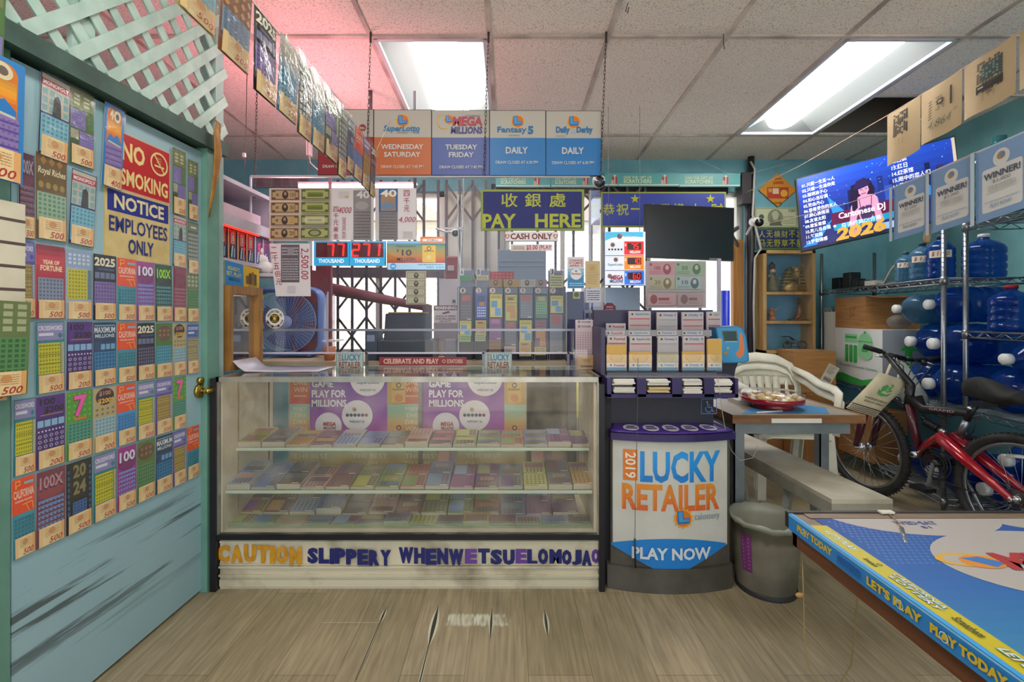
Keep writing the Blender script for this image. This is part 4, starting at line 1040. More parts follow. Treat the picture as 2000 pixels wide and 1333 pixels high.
def five(g):
 g.rect(999, 480, 1026, 489, '#cfc2bc'); g.scrawl(1002, 481, 1024, 488, 2, '#9a6a62', .4); R_ = M('#b02440', .5)
 g.text('$5.00', 1028, 479, 1050, 489.5, R_, .02); g.text('{PLAY', 1053, 479, 1077, 489.5, R_, .015)
sheet('five_dollar_sign', YS, 997, 477.5, 1079, 490.5, '#e3d6d6', 'small white $5.00 PLAY strip with red writing under the CASH ONLY strip', 'sign', five)
def bills(g):
 for c, bg, ink in ((0, '#b99a72', '#6a4a34'), (1, '#a9a468', '#4f5a34')):
  for r in range(4):
   x0 = 529.5 + 60.5 * c; y0 = 370 + 25.2 * r; x1 = x0 + 56; y1 = y0 + 22
   g.rect(x0, y0, x1, y1, M(['#b08a68', '#b39c74', '#b5a070', '#b09470'][r] if not c else ['#9c9660', '#a9a858', '#a3a27c', '#98966c'][r], .5))
   g.rect(x0 + 1.5, y0 + 1.5, x1 - 1.5, y1 - 1.5, M(ink, .5)); g.rect(x0 + 3, y0 + 3, x1 - 3, y1 - 3, M(bg, .5))
   for xx in (x0 + 2, x1 - 9):
    for yy in (y0 + 2, y1 - 6): g.rect(xx, yy, xx + 7, yy + 4, M(ink, .5), True)
   g.lay += 1
   if c == 0:
    g.disc(x0 + 28, y0 + 11, 6, M('#3f2f2a', .5), 8); g.disc(x0 + 28, y0 + 9, 2.6, M('#a98a6a', .5), 3.4); g.disc(x0 + 13, y0 + 11, 3, M('#8a6a50', .5)); g.text(['100', '50', '20', '20'][r], x0 + 38, y0 + 7, x0 + 49, y0 + 15, M('#7d5f44' if r != 2 else '#c0a03a', .5), .02)
   elif r < 2: g.rect(x0 + 13, y0 + 8, x0 + 43, y0 + 16, M('#5f6a2c', .5)); g.cells(x0 + 14, y0 + 6, x0 + 42, y0 + 12, 7, 1, M('#76802e', .5), .3)
   elif r == 2: g.rrect(x0 + 8, y0 + 6, x0 + 48, y0 + 16, 4, M('#c9c2a0', .5)); g.scrawl(x0 + 14, y0 + 9, x0 + 42, y0 + 14, 2, M('#4f5a34', .5), .5)
   else: g.disc(x0 + 28, y0 + 11, 13, M('#4f5a34', .5), 7); g.disc(x0 + 28, y0 + 11, 9, M('#98966c', .5), 4.5)
sheet('banknote_sheet', YS, 526, 368, 649, 471, M('#d8c3c6', .5), 'sheet of eight old banknotes in two columns at the left of the screen', 'banknote sheet', bills, th=.004)
RW = M('#a83048', .6); PAP = M('#dcd2d6', .6)
def four(g):
 g.rect(690, 372, 725, 469, '#8f8688'); g.text('40', 696, 373, 722, 388, '#d8d2d2', .03); g.disc(707, 402, 13, '#a39a9c', 8); g.scrawl(692, 412, 723, 466, 9, '#6a6266', .5, 4); g.scrawl(662, 374, 682, 388, 5, '#b0a8aa', .35); g.rect(674, 383, 681, 386, '#c9b43a')
 g.text('4000', 661, 405, 687, 417, RW, 0., .3)
 for i, t in enumerate('四千元美金'): g.text(t, 651.5, 404 + 13 * i, 661.5, 414.5 + 13 * i, RW, 0.)
 g.text('FOUR THOUSAND', 669, 425, 676, 466, RW, 0., .1, 90)
sheet('winner_flyer', YS - .001, 649, 368, 730, 470, PAP, 'white 4000 flyer with a grey ticket copy beside the banknote sheet', 'flyer', four, 'handwritten winner flyers on the screen')
def four2(g):
 g.rect(740, 370, 777, 469, '#877e80'); g.rect(740, 369, 777, 415, '#2f5f9c'); g.flat([(744, 412), (744, 384), (752, 374), (766, 374), (773, 384), (773, 412)], '#a07a5c'); g.text('40', 743, 371, 775, 385, '#e3dcd6', .03); g.disc(758, 402, 13, '#6a7f9c', 7); g.scrawl(742, 416, 775, 467, 9, '#6a6266', .5, 5)
 g.text('4,000', 779, 424, 812, 436, RW, 0., .2)
 for i, t in enumerate('四千元'): g.text(t, 789, 372 + 15 * i, 800, 384 + 15 * i, RW, 0.)
 g.scrawl(787, 452, 806, 466, 4, '#b0a8aa', .35)
sheet('winner_flyer', YS - .001, 733, 368, 813, 469, PAP, 'white 4,000 flyer with a blue topped ticket copy, right of its twin', 'flyer', four2, 'handwritten winner flyers on the screen')
def tw(g):
 g.rect(549, 478, 585, 552, '#5f575f'); g.scrawl(551, 482, 583, 500, 3, '#b0a8b0', .5, 2); g.disc(568, 490, 7, '#8f878f'); g.scrawl(551, 504, 583, 548, 9, '#a8a0a8', .55, 6); g.text('2,500.00', 586, 485, 603, 546, RW, .004, .1, -90)
 for i, t in enumerate('二千五佰元'): g.text(t, 529 + 2.6 * i, 483 + 15.5 * i, 541 + 2.6 * i, 495 + 15.5 * i, RW, 0.)
 g.scrawl(562, 558, 578, 574, 6, '#b0a8b0', .35)
g = MB(); g.front(YS - .002); g.flat([(526, 476), (605, 476), (607, 579), (539, 579)], PAP); tw(g); g.add([g.O + g.A * a + g.B * b - g.N * .0008 for a, b in ((526, 476), (605, 476), (607, 579), (539, 579))], [(0, 1, 2, 3)], PAP)
tag(g.build('winner_flyer'), 'white 2,500 flyer hung crookedly below the banknote sheet', 'flyer', 'handwritten winner flyers on the screen')
def guard(g):
 W_ = M('#e3dccf', .5); K_ = M('#241c14', .5); q = 1.06
 g.disc(537, 622.5, 18.2, W_, 19.4, 36); g.disc(536.5, 622.5, 9.6, K_, 9.0); g.star(536.5, 622.5, 4.6, M('#e0b43a', .5), 6, .5)
 for t, r, a0, a1, flip in (('PROTECTED BY', 13.4, 200, 340, False), ('1-800-350-1944', 15.2, 165, 15, True)):
  n = len(t)
  for i, c in enumerate(t):
   if c == ' ': continue
   a = math.radians(a0 + (a1 - a0) * i / (n - 1)); x, y = 537 + r * math.cos(a), 622.5 + r * 1.06 * math.sin(a)
   vs, fs, asp = text_mesh(c, .03); h = 4.2; w = h * (asp if asp < 1.2 else .9); th = a + math.pi / 2 + (math.pi if flip else 0)
   pts = []
   for u, v in vs:
    dx, dy = (u - .5) * w, -(v - .5) * h
    pts.append(g.P(x + dx * math.cos(th) - dy * math.sin(th), y + dx * math.sin(th) + dy * math.cos(th)))
   g.add(pts, fs, K_)
 g.lay += 1
 g.text('GENERAL', 530, 616, 543, 619, M('#e0b43a', .5)); g.text('SECURITY', 530.5, 626.5, 542.5, 629, M('#e0b43a', .5))
g = MB(); g.front(YP - .003); guard(g); tag(g.build('guard_sticker'), 'round PROTECTED BY sticker on the screen in front of the fan', 'sticker')
def celeb(g):
 C_ = M('#d8b0a0', .5); g.text('CELEBRATE AND PLAY', 749, 701, 857, 711, C_, .035); g.ring(838, 706, 3.2, 4.4, C_); g.ring(867, 706, 2.2, 3.4, C_); g.text('SCRATCHERS', 873, 702, 904, 710, C_, .03)
sheet('celebrate_banner', YP - .02, 741, 698, 911, 714, M('#8c2530', .4), 'dark red CELEBRATE AND PLAY strip along the foot of the screen', 'banner', celeb)
for dx, lab in ((0, 'small LUCKY RETAILER card on the counter top near the fan'), (290, 'small LUCKY RETAILER card on the counter top under the ticket dispensers')):
 YC = 2.36
 t = thing('retailer_card', lab, 'card', (WX(683 + dx, YC), YC, SZ), 'small retailer cards on the counter top')
 g = MB(); g.front(YC); g.slab(656 + dx, 689, 710 + dx, 722.6, .002, '#9aa8a4'); g.rect(656 + dx, 689, 710 + dx, 722.6, M('#7f9c9c', .45)); g.rect(658 + dx, 690.5, 708 + dx, 721, M('#a9b4ac', .45))
 g.text('LUCKY', 668 + dx, 692, 705 + dx, 705, M('#3a7398', .45), .03); g.text('RETAILER', 662 + dx, 707, 705 + dx, 719, M('#8a4a3a', .45), .03); g.text('2018', 661 + dx, 692, 666 + dx, 706, M('#8a4a3a', .45), .01, 0, 90)
 g.build('card_face', t); g = MB(); x = WX(683 + dx, YC); g.bx(x - .05, x + .05, YC + .002, YC + .03, SZ, SZ + .004, '#8a9490'); g.build('foot', t)
def chg(g):
 g.rect(1109, 503, 1140, 525, '#dfd2d4'); g.grad(1109, 525, 1140, 563, ('#9cc4dc', '#3a86b8', '#2a78ac'), 6)
 for t, y in (('CHANGE', 507), ('IS COMING', 512), ('APRIL 5', 517.5)): g.text(t, 1112, y, 1138, y + 4, M('#b03a44', .5), .02)
 g.disc(1125, 536, 11, '#e3dede'); g.text('Fantasy', 1115, 533, 1136, 538, M('#b03a44', .5), .03, .2); g.disc(1125, 530, 2, '#5a86b0'); g.scrawl(1112, 552, 1138, 560, 2, '#cfe0ea', .4)
sheet('change_poster', YS, 1108, 502, 1141, 564, '#dddddd', 'small CHANGE IS COMING poster in red and blue at the right of the screen', 'poster', chg)
def tanp(g):
 g.scrawl(1147, 516, 1166, 534, 5, '#a98a5a', .3); g.disc(1157, 524, 5, '#c09a62'); g.scrawl(1147, 538, 1166, 556, 5, '#a98a5a', .3, 8); g.rect(1144, 536, 1171, 537, '#b09868')
sheet('tan_form', YS, 1143, 510, 1172, 562, M('#cdb083', .6), 'tan folded form taped at the right end of the screen', 'form', tanp)
sheet('memo_sheet', YS, 1145, 565, 1173, 590, '#cfcad6', 'white memo with dark writing below the tan form', 'memo', lambda g: g.scrawl(1147, 567, 1171, 588, 5, '#3a3a44', .5, 9))
sheet('banknote_strip', YS, 793, 530, 832.5, 595, '#c4bcb0', 'strip of four grey banknotes hung below the jackpot screen', 'banknote sheet', lambda g: [(g.rect(795, 531.5 + 16 * r, 831, 545.5 + 16 * r, '#8f8878'), g.rect(796.5, 533 + 16 * r, 829.5, 544 + 16 * r, '#b0a894'), g.disc(813, 538.5 + 16 * r, 4.5, '#4f4a42', 5.5), g.disc(813, 537 + 16 * r, 1.8, '#a39a86', 2.4)) for r in range(4)])

# ---- things on the counter top
g = MB(); YC = 2.30
g.grid(lambda u, v: (WX(487, YC) + .40 * u, 2.16 + .2 * v, SZ + .004 + .05 * max(0, (.12 - u)) / .12 + .001 * math.sin(9 * u)), 14, 3, M('#c9c4d2', .3, coat=.4), thick=.002)
tag(g.build('loose_papers'), 'glossy pale papers lying on the left end of the counter top', 'papers')
t = thing('slip_holder', 'clear acrylic holder of pink play slips at the right end of the counter top', 'slip holder', (WX(1145, 2.3), 2.3, SZ))
AC = clear('acrylic_clear', tint='#f4f2f8', haze=.05, gloss=.07, hazecol='#cfcada')
g = MB(); xa, xb = WX(1120, 2.26), WX(1170, 2.26); g.bx(xa, xb, 2.26, 2.263, SZ, SZ + .1, AC); g.bx(xa, xa + .003, 2.26, 2.36, SZ, SZ + .2, AC); g.bx(xb - .003, xb, 2.26, 2.36, SZ, SZ + .2, AC); g.bx(xa, xb, 2.26, 2.36, SZ, SZ + .004, AC); g.build('holder', t)
for k, (yy, top, c) in enumerate(((2.33, 625, '#d0bdc2'), (2.30, 634, '#c9b2b8'))):
 g = MB(); g.front(yy); g.slab(1124, top, 1158, 724 - 4 * k, .008, c); g.rect(1124, top, 1158, 716, c); g.ring(1131, top + 4, 1.2, 2.4, '#3a3438'); g.text('POWER', 1136, top + 2.4, 1154, top + 6.4, '#4a4448', .02); g.cells(1126, top + 14, 1156, 712, 6, 14, '#a8848c', .5); g.build('play_slips', t)
g = MB(); g.front(2.275); g.slab(1127, 694, 1166, 722, .012, '#c9a05a'); g.rect(1127, 694, 1166, 722, M('#d3a860', .6)); g.line(1127, 696, 1146, 706, .8, '#a57c3c'); g.line(1146, 706, 1166, 696, .8, '#a57c3c'); g.disc(1146, 705, 8, '#c4964e', 5); g.scrawl(1134, 714, 1160, 718, 1, '#5a4426', .8); g.build('envelopes', t)

# ---- hanging game sign in front of the screen, on three chains
YG = 2.46
t = thing('game_sign', 'five panel hanging sign listing the draw games and their days', 'sign', (WX(898, YG), YG, WZ(342, YG)))
PN = [(621, 730, '#8f1f2c', None), (730, 843, '#c0602c', 'sl'), (843, 956, '#45559c', 'mm'), (956, 1066, '#1f72b4', 'f5'), (1066, 1175, '#1f72b4', 'dd')]
WH = M('#b9b0a6', .45); WT = M('#cdc8c2', .45)
for i, (x0, x1, c, lg) in enumerate(PN):
 d = (i - 2) * .75                                    # the sign sinks slightly to the right
 g = MB(); g.front(YG); T, Bm, y0 = 216 + d, 342 + d * .4, 269 + d * .8
 g.slab(x0, T - 1, x1, Bm + 1, .018, '#2a2628'); g.rect(x0, T - 1, x1, Bm + 1, '#231f24'); g.rect(x0 + 1, T, x1 - 1, y0, WH); g.rect(x0 + 1, y0, x1 - 1, Bm, M(c, .4))
 X = lambda f: x0 + (x1 - x0) * f
 if lg: 
  if lg != 'mm': sun_logo(g, X(.5), T + 21, 15)
  else: sun_logo(g, X(.30), T + 18, 11); g.ring(X(.22), T + 22, 13, 15, '#d8b04a', a0=60, a1=260)
 if lg == 'sl':
  g.text('SuperLotto', X(.17), 246 + d, X(.80), 261 + d, '#2a76a8', .03, .15); g.text('PLUS', X(.68), 258 + d, X(.79), 262 + d, '#2a76a8', .02); g.text('calottery', X(.40), 258 + d, X(.60), 263 + d, '#8a8a8a')
 elif lg == 'mm':
  g.text('MEGA', X(.36), 228 + d, X(.88), 247 + d, '#b8485a', .05, .1); g.text('MILLIONS', X(.33), 248 + d, X(.88), 262 + d, '#4a4a86', .04, .1); g.text('calottery', X(.58), 224 + d, X(.84), 230 + d, '#8a8a8a')
 elif lg == 'f5': g.text('Fantasy', X(.14), 247 + d, X(.66), 262 + d, '#1f6fa8', .03); g.text('5', X(.68), 246 + d, X(.78), 262 + d, '#1f6fa8', .05); g.text('calottery', X(.34), 262 + d, X(.54), 267 + d, '#8a8a8a')
 elif lg == 'dd': g.text('Daily', X(.18), 246 + d, X(.43), 262 + d, '#1f6fa8', .05); g.text('Derby', X(.55), 246 + d, X(.84), 262 + d, '#1f6fa8', .05); g.disc(X(.49), 256 + d, 4, '#9ab4c4'); g.text('calottery', X(.17), 263 + d, X(.35), 267 + d, '#8a8a8a')
 else: g.disc(X(.80), 250, 7, '#8f1f2c'); g.text('BALL', X(.755), 248, X(.845), 252, WT, .02)
 if i == 0: L = (('WEDNESDAY', .08, .92, 283, 293), ('SATURDAY', .14, .86, 298, 308), ('DRAW CLOSES AT 7:00 PM', .09, .91, 324, 330))
 elif i == 1: L = (('WEDNESDAY', .13, .86, 283, 293), ('SATURDAY', .18, .81, 298, 308), ('DRAW CLOSES AT 7:45 PM', .13, .86, 324, 330))
 elif i == 2: L = (('TUESDAY', .24, .79, 283, 293), ('FRIDAY', .30, .73, 298, 308), ('DRAW CLOSES AT 7:45 PM', .14, .88, 324, 330))
 else: L = (('DAILY', .29, .68, 287, 300), ('DRAW CLOSES AT 6:30 PM', .11, .86, 314, 320))
 for s_, a, b, c0, c1 in L: g.text(s_, X(a), c0 + d, X(b), c1 + d, WT, .025 if c1 - c0 > 7 else .012)
 g.build('game_panel', t)
def chain(p0, p1, label, n=34):
 g = MB(); p0, p1 = V3(p0), V3(p1); d = (p1 - p0) / n; CH = M('#4a4038', .4, .6)
 for k in range(n):
  a = p0 + d * (k + .5); L_ = d.length * .72; x = V3((1, 0, 0)) if k % 2 else V3((0, 1, 0)); u = d.normalized()
  g.tube([a + u * (L_ * math.cos(q)) + x * (.0045 * math.sin(q)) for q in [2 * math.pi * i / 8 for i in range(8)]], .0014, CH, 5, closed=True)
 g.cyl(p0 + V3((0, 0, .006)), p0 - V3((0, 0, .05)), .006, M('#3a322e', .5), 8)
 return tag(g.build('hanging_chain'), label, 'chain', 'chains holding the game sign')
for px, lab in ((724, 'left chain of the hanging game sign, beside the WEDNESDAY panel'), (954, 'middle chain of the hanging game sign'), (1184, 'right chain of the hanging game sign')):
 p0 = W(px, 80, YG - .03); chain((p0.x, YG - .03, ZC(YG - .03) - .008), W({724: 716, 954: 945, 1184: 1173}[px], 340, YG - .03), lab)
chain((WX(500, YP), YP + .02, ZC(YP) - .012), W(497, 386, YP + .02), 'chain holding the left end of the security screen', 44)

# ================================================================ behind the screen
# left partition shelf unit, packets, mirror, poster: on the side wall running back from the door
BX = -1.335
MAUVE = M('#cfc6d2', .5, col2='#bdb3c2', ns=6)
t = thing('wall_shelf_unit', 'white open shelf unit on the side wall behind the screen', 'shelf unit', (BX - .15, 2.36, 1.5))
ya, yb = 2.12, 2.62
g = MB(); g.bx(BX - .34, BX, ya, yb, 1.835, 1.855, MAUVE); g.build('top_board', t)
g = MB(); g.bx(BX - .34, BX - .32, ya, yb, 1.44, 1.835, M('#b7aec2', .5)); g.build('back_board', t)
g = MB(); g.bx(BX - .34, BX + .01, ya, yb, 1.445, 1.465, MAUVE); g.bx(BX - .33, BX + .012, ya, yb, 1.62, 1.675, MAUVE); g.bx(BX - .34, BX - .005, yb - .015, yb, 1.44, 1.84, MAUVE); g.build('shelf', t)
g = MB(); g.bx(BX - .34, BX + .0, ya, ya + .015, 1.44, 1.84, MAUVE); g.build('end_board', t)
g = MB(); g.bx(BX - .30, BX - .02, 2.14, 2.52, 1.676, 1.735, M('#d5b8c8', .6)); tag(g.build('paper_box'), 'low pale pink box along the middle shelf of the side shelf unit', 'box')
RED = M('#ff2a1c', .5, emit=1.2)
for k in range(6):
 y = 2.135 + .078 * k; red = k < 4
 t = thing('boxed_pack', f"{['first', 'second', 'third', 'fourth', 'fifth', 'sixth'][k]} dark boxed pack on the side shelf counting from the door jamb", 'pack', (BX - .04, y + .036, 1.4655), 'dark boxed packs on the side shelf')
 g = MB(); g.bx(BX - .08, BX - .012, y, y + .068, 1.4655, 1.612, M('#2e3440' if red else '#4a5484', .25, coat=.6)); g.bx(BX - .012, BX - .008, y - .002, y + .004, 1.4655, 1.612, M('#d89a78' if red else '#c8c4d4', .4)); g.build('case', t)
 g = MB(); g.quadc((BX - .0105, y + .008, 1.606), (BX - .0105, y + .064, 1.606), (BX - .0105, y + .008, 1.475), 50, 110)
 if red:
  g.rect(4, 0, 46, 56, M('#b9241c', .4)); g.rrect(14, 8, 34, 52, 6, '#e9d8d0'); g.rrect(17, 11, 31, 49, 5, '#4a1a18'); g.rect(21, 16, 27, 44, '#e9d8d0')
 g.flat([(8, 108), (16, 60), (26, 60), (20, 108)], '#aac4cf'); g.flat([(28, 108), (32, 70), (38, 70), (36, 108)], '#8fb4c6'); g.build('label', t)
t = thing('added_red_strip', 'added glowing red strip light under the middle shelf of the side shelf unit', 'strip light', (BX - .02, 2.30, 1.616))  # strip added as a source for the red glow on the ceiling
g = MB(); g.bx(BX + .0, BX + .012, 2.125, 2.45, 1.613, 1.6205, RED); g.build('tube', t)
red_d = bpy.data.lights.new('ceiling_red_fill', 'AREA'); red_d.shape = 'RECTANGLE'; red_d.size = .5; red_d.size_y = .05; red_d.energy = 5; red_d.color = (1, .26, .34)  # added area lamp above the shelf unit, facing up to tint the ceiling pink
red_o = bpy.data.objects.new('ceiling_red_fill', red_d); COL.objects.link(red_o); red_o.location = (BX + .16, 2.72, 1.88); red_o.rotation_euler = (math.radians(180), 0, math.radians(90))
# mirror in a wooden frame leaning on the side wall
t = thing('framed_mirror', 'wood framed mirror on the side wall at the left end of the counter', 'mirror', (BX, 2.27, SZ))
WD = M('#a9793f', .45, col2='#8a5f2c', ns=4, stretch=(1, 12, 2))
ma, mb_, z0, z1 = 2.135, 2.425, .935, 1.335; xm = -1.312
g = MB()
for a, b, c, d in ((ma + .03, mb_ - .04, z0, z0 + .04), (ma + .03, mb_ - .04, z1 - .04, z1), (ma, ma + .03, z0, z1), (mb_ - .04, mb_, z0, z1)): g.bx(xm - .015, xm + .02, a, b, c, d, WD)
g.build('frame', t)
g = MB(); g.bx(xm - .012, xm - .006, ma + .02, mb_ - .03, z0 + .03, z1 - .03, M('#c9c4c0', .04, 1.)); g.build('mirror_glass', t)
g = MB(); xp = -1.315; g.quadc((xp, 2.135, 1.452), (xp, 2.43, 1.436), (xp, 2.135, 1.34), 100, 60)
g.slab(0, 0, 100, 60, .003, '#c9b03a'); g.rect(0, 0, 100, 60, '#2a86c8'); g.flat([(50, 0), (100, 0), (100, 60), (52, 60)], '#e0b52a'); CR = M('#cfc878', .5)
g.text('READY.', 8, 12, 42, 22, CR, .03); g.text('SET. PLAY', 4, 25, 46, 36, CR, .03); g.scrawl(10, 40, 42, 48, 2, '#1a4a8a', .6)
for k, (a, h) in enumerate(((58, 22), (66, 30), (74, 34), (82, 30))): g.rect(a, 48 - h, a + 8, 48, ['#7a5a34', '#5f4a34', '#8a6a3a', '#6a4f2f'][k])
g.scrawl(62, 50, 90, 57, 2, '#6a5424', .4); tag(g.build('play_poster'), 'blue and yellow READY SET PLAY poster above the wood framed mirror', 'poster')
g = MB(); 
g.ball(V3((-1.37, 2.52, 1.545)), .03, M('#d8d2cc', .8, bump=.4, ns=30), 12, (1, .8, .9)); g.ball(V3((-1.36, 2.52, 1.495)), .042, M('#d8d2cc', .8, bump=.4, ns=30), 12, (1.1, .8, .8)); g.ball(V3((-1.335, 2.52, 1.456)), .05, M('#d8d2cc', .8, bump=.4, ns=30), 14, (1, .8, .7))
tag(g.build('white_bundle'), 'crumpled white bundle on a bracket beside the READY SET poster', 'bundle')
g = MB(); g.bx(-1.42, -1.24, 2.46, 2.62, 1.402, 1.42, MAUVE); g.bx(-1.44, -1.42, 2.46, 2.62, .95, 1.42, MAUVE); tag(g.build('wall_bracket'), 'small white bracket shelf under the crumpled bundle', 'bracket')

# back work counter
BC = .9; Y0, Y1 = 2.92, 3.55
t = thing('work_counter', 'low teal work counter behind the security screen', 'counter', ((-1.3 + .45) / 2, 3.2, 0))
g = MB(); g.bx(WX(500, 3.0), WX(1104, 3.0), Y0, Y1, BC - .03, BC, M('#c3b296', .5, col2='#b09f82', ns=8)); g.build('worktop', t)
TE = M('#5f9aa6', .5, col2='#538b98', ns=6)
for a, b in ((500, 735), (905, 1022)):
 g = MB(); x0, x1 = WX(a, 3.0), WX(b, 3.0); g.bx(x0, x1, Y0 + .04, Y1, 0, BC - .03, TE)
 for e, f in ((x0, x0 + .03), (x1 - .03, x1)): g.bx(e, f, Y0 + .025, Y0 + .04, .05, BC - .03, M('#b9c4c0', .5))
 g.bx(x0, x1, Y0 + .025, Y0 + .04, BC - .07, BC - .03, M('#b9c4c0', .5)); g.build('cabinet', t)
g = MB(); g.bx(WX(735, 3.0), WX(905, 3.0), Y1 - .05, Y1, 0, BC - .03, TE); g.bx(WX(1095, 3.0), WX(1104, 3.0), Y0 + .03, Y1, 0, BC - .03, M('#3a2c30', .6)); g.bx(WX(1022, 3.0), WX(1095, 3.0), Y1 - .03, Y1, 0, BC - .03, M('#2a2226', .7)); g.build('side_panel', t)
# bin seen through the open end of the showcase
t = thing('bin_under_counter', 'brown waste bin with white bag seen through the glass at the right end', 'waste bin', (WX(1070, 2.8), 2.8, 0))
x, y = WX(1072, 2.8), 2.8
g = MB(); g.lathe([(.085, 0), (.115, .46), (.112, .46), (.08, .01)], M('#8f6a58', .6), 24, Matrix.Translation((x, y, 0))); g.build('bucket', t)
g = MB(); g.lathe([(.12, .40), (.128, .462), (.118, .466), (.105, .43), (.09, .40), (.05, .41)], M('#cfc8c4', .4, bump=.5, ns=14), 24, Matrix.Translation((x, y, 0))); g.build('bin_liner', t)
g = MB(); g.bx(WX(1114, 2.75), WX(1139, 2.75), 2.72, 2.86, 0, .58, M('#4a4a52', .4)); 
for z in (.40, .5): g.bx(WX(1114, 2.75), WX(1139, 2.75), 2.716, 2.72, z, z + .008, M('#cfcfd2', .3))
tag(g.build('drawer_unit'), 'dark narrow drawer unit seen through the right end of the showcase', 'drawer unit')
g = MB(); g.cyl((WX(1128, 2.6), 2.6, WZ(815, 2.6)), (WX(1128, 2.6), 2.6, WZ(742, 2.6)), .006, M('#c8c23a', .3, emit=.15), 8); g.cyl((WX(1128, 2.6), 2.6, 0), (WX(1128, 2.6), 2.6, WZ(815, 2.6)), .005, M('#8a8a80', .4), 8)
tag(g.build('yellow_rod'), 'thin yellow topped rod standing behind the right end of the showcase', 'rod')

# box fan
YF = 3.15; fx, fz = WX(558, YF), WZ(629, YF); R_ = .222
t = thing('box_fan', 'blue square box fan with round wire grille behind the screen', 'fan', (fx, YF + .06, BC))
FB = M('#5f7fc0', .35, col2='#5574b4', ns=8); FW = M('#9aaee0', .35)
g = MB(); n = 10; path = []
for cx, cz, a0 in ((1, 1, 0), (-1, 1, 90), (-1, -1, 180), (1, -1, 270)):
 for i in range(n + 1):
  a = math.radians(a0 + 90 * i / n); path.append((fx + cx * (R_ - .07) + .07 * math.cos(a), YF + .06, fz + cz * (R_ - .07) + .07 * math.sin(a)))
g.tube(path, .02, FB, 10, closed=True, flat=3.0, up=V3((0, 1, 0))); g.build('frame', t)
g = MB()
for k in range(1, 15): 
 r = .045 + .162 * k / 14
 g.tube([(fx + r * math.cos(2 * math.pi * i / 40), YF + .0, fz + r * math.sin(2 * math.pi * i / 40)) for i in range(40)], .0016 if k < 14 else .0035, FW, 4, closed=True)
for k in range(48):
 a = 2 * math.pi * k / 48; g.tube([(fx + r * math.cos(a + tw), YF + .001, fz + r * math.sin(a + tw)) for r, tw in ((.045, 0), (.1, .1), (.16, .16), (.207, .18))], .0014, FW, 4)
g.build('wire_grille', t)
g = MB(); g.lathe([(.0001, 0), (.044, 0), (.044, .012), (.0001, .012)], FW, 24, Matrix.Translation((fx, YF - .004, fz)) @ Matrix.Rotation(-math.pi / 2, 4, 'X')); g.build('hub_cap', t)
g = MB()
for k in range(5):
 a0 = 2 * math.pi * k / 5
 g.grid(lambda u, v: (fx + (.04 + .155 * v) * math.cos(a0 + u * .95), YF + .045 + .05 * u, fz + (.04 + .155 * v) * math.sin(a0 + u * .95)), 6, 4, M('#3f5c9c', .4), thick=.003)
g.build('blades', t)
for s_ in (-1, 1):
 g = MB(); g.tube([(fx + s_ * .155, YF + .0, fz - R_ - .008), (fx + s_ * .155, YF + .12, fz - R_ - .008)], .0135, FB, 10); g.build('foot', t)
g = MB(); g.bx(WX(570, 3.4), WX(648, 3.4), 3.38, 3.42, BC, WZ(520, 3.4), M('#8a2438', .6, col2='#6f1a2c', ns=5)); tag(g.build('red_screen'), 'dark red panel standing behind the blue fan', 'panel')
g = MB(); 
for x in (WX(652, 3.05), WX(655, 3.2)): g.bx(x - .003, x + .003, 3.05, 3.056, BC, WZ(575, 3.05), M('#d5d0e0', .3))
g.bx(WX(630, 3.05), WX(656, 3.05), 3.04, 3.2, WZ(668, 3.05), WZ(665, 3.05), M('#d5d0e0', .3)); tag(g.build('wire_stand'), 'thin white wire stand right of the fan', 'stand')
g = MB(); g.lathe([(.03, 0), (.04, .09), (.0001, .09)], M('#b06a44', .7), 16, Matrix.Translation((WX(644, 2.99), 2.99, BC))); tag(g.build('clay_cup'), 'small terracotta cup on the work counter right of the fan', 'cup')
# diagonal brace and beam in the left window
g = MB(); g.tube([W(600, 556, 3.75), W(838, 602, 3.75)], [.058, .03], M('#7d3f4a', .6, col2='#6a303c', ns=6), 12); g.bx(WX(827, 3.75), WX(842, 3.75), 3.7, 3.8, BC, WZ(596, 3.75), M('#5a3a40', .6)); g.bx(WX(592, 3.75), WX(606, 3.75), 3.7, 3.8, 0, WZ(548, 3.75), M('#5a3a40', .6)); g.bx(WX(820, 3.75), WX(842, 3.75), 3.7, 3.8, 0, BC, M('#5a3a40', .6))
tag(g.build('umbrella_arm'), 'dusty red sloping pole across the left window', 'pole')

# red number displays and jackpot screen hung behind the screen
YD2 = 3.0
SEG = {'7': 'abc', '2': 'abged', '1': 'bc', '5': 'afgcd', '0': 'abcdef', '6': 'afgedc', '9': 'abcdfg'}
def seg_digit(g, ch, x0, y0, x1, y1, m, th):
 w, h = x1 - x0, y1 - y0; sk = w * .16
 pos = {'a': (0, 0, 1, 0), 'b': (1, 0, 1, .5), 'c': (1, .5, 1, 1), 'd': (0, 1, 1, 1), 'e': (0, .5, 0, 1), 'f': (0, 0, 0, .5), 'g': (0, .5, 1, .5)}
 for s_ in SEG[ch]:
  a, b, c, d = pos[s_]; X = lambda u, v: x0 + u * w + sk * (1 - v) - sk / 2
  p, q = (X(a, b), y0 + b * h), (X(c, d), y0 + d * h)
  for o in (-.5, .5):                                # double rows of lamps
   nx, ny = (th * .5, 0) if a == c else (0, th * .5)
   n = 7 if a != c else 6
   for i in range(n):
    u = (i + .5) / n; g.disc(p[0] + (q[0] - p[0]) * u + nx * o, p[1] + (q[1] - p[1]) * u + ny * o, th * .26, m, n=6, keep=True)
   g.line(p[0] + nx * o, p[1] + ny * o, q[0] + nx * o, q[1] + ny * o, th * .3, m)
 g.lay += 1
LED = M('#ff2318', .5, emit=1.6); LEDP = M('#6a1226', .3); CY_ = M('#25a8d8', .4, emit=.3)
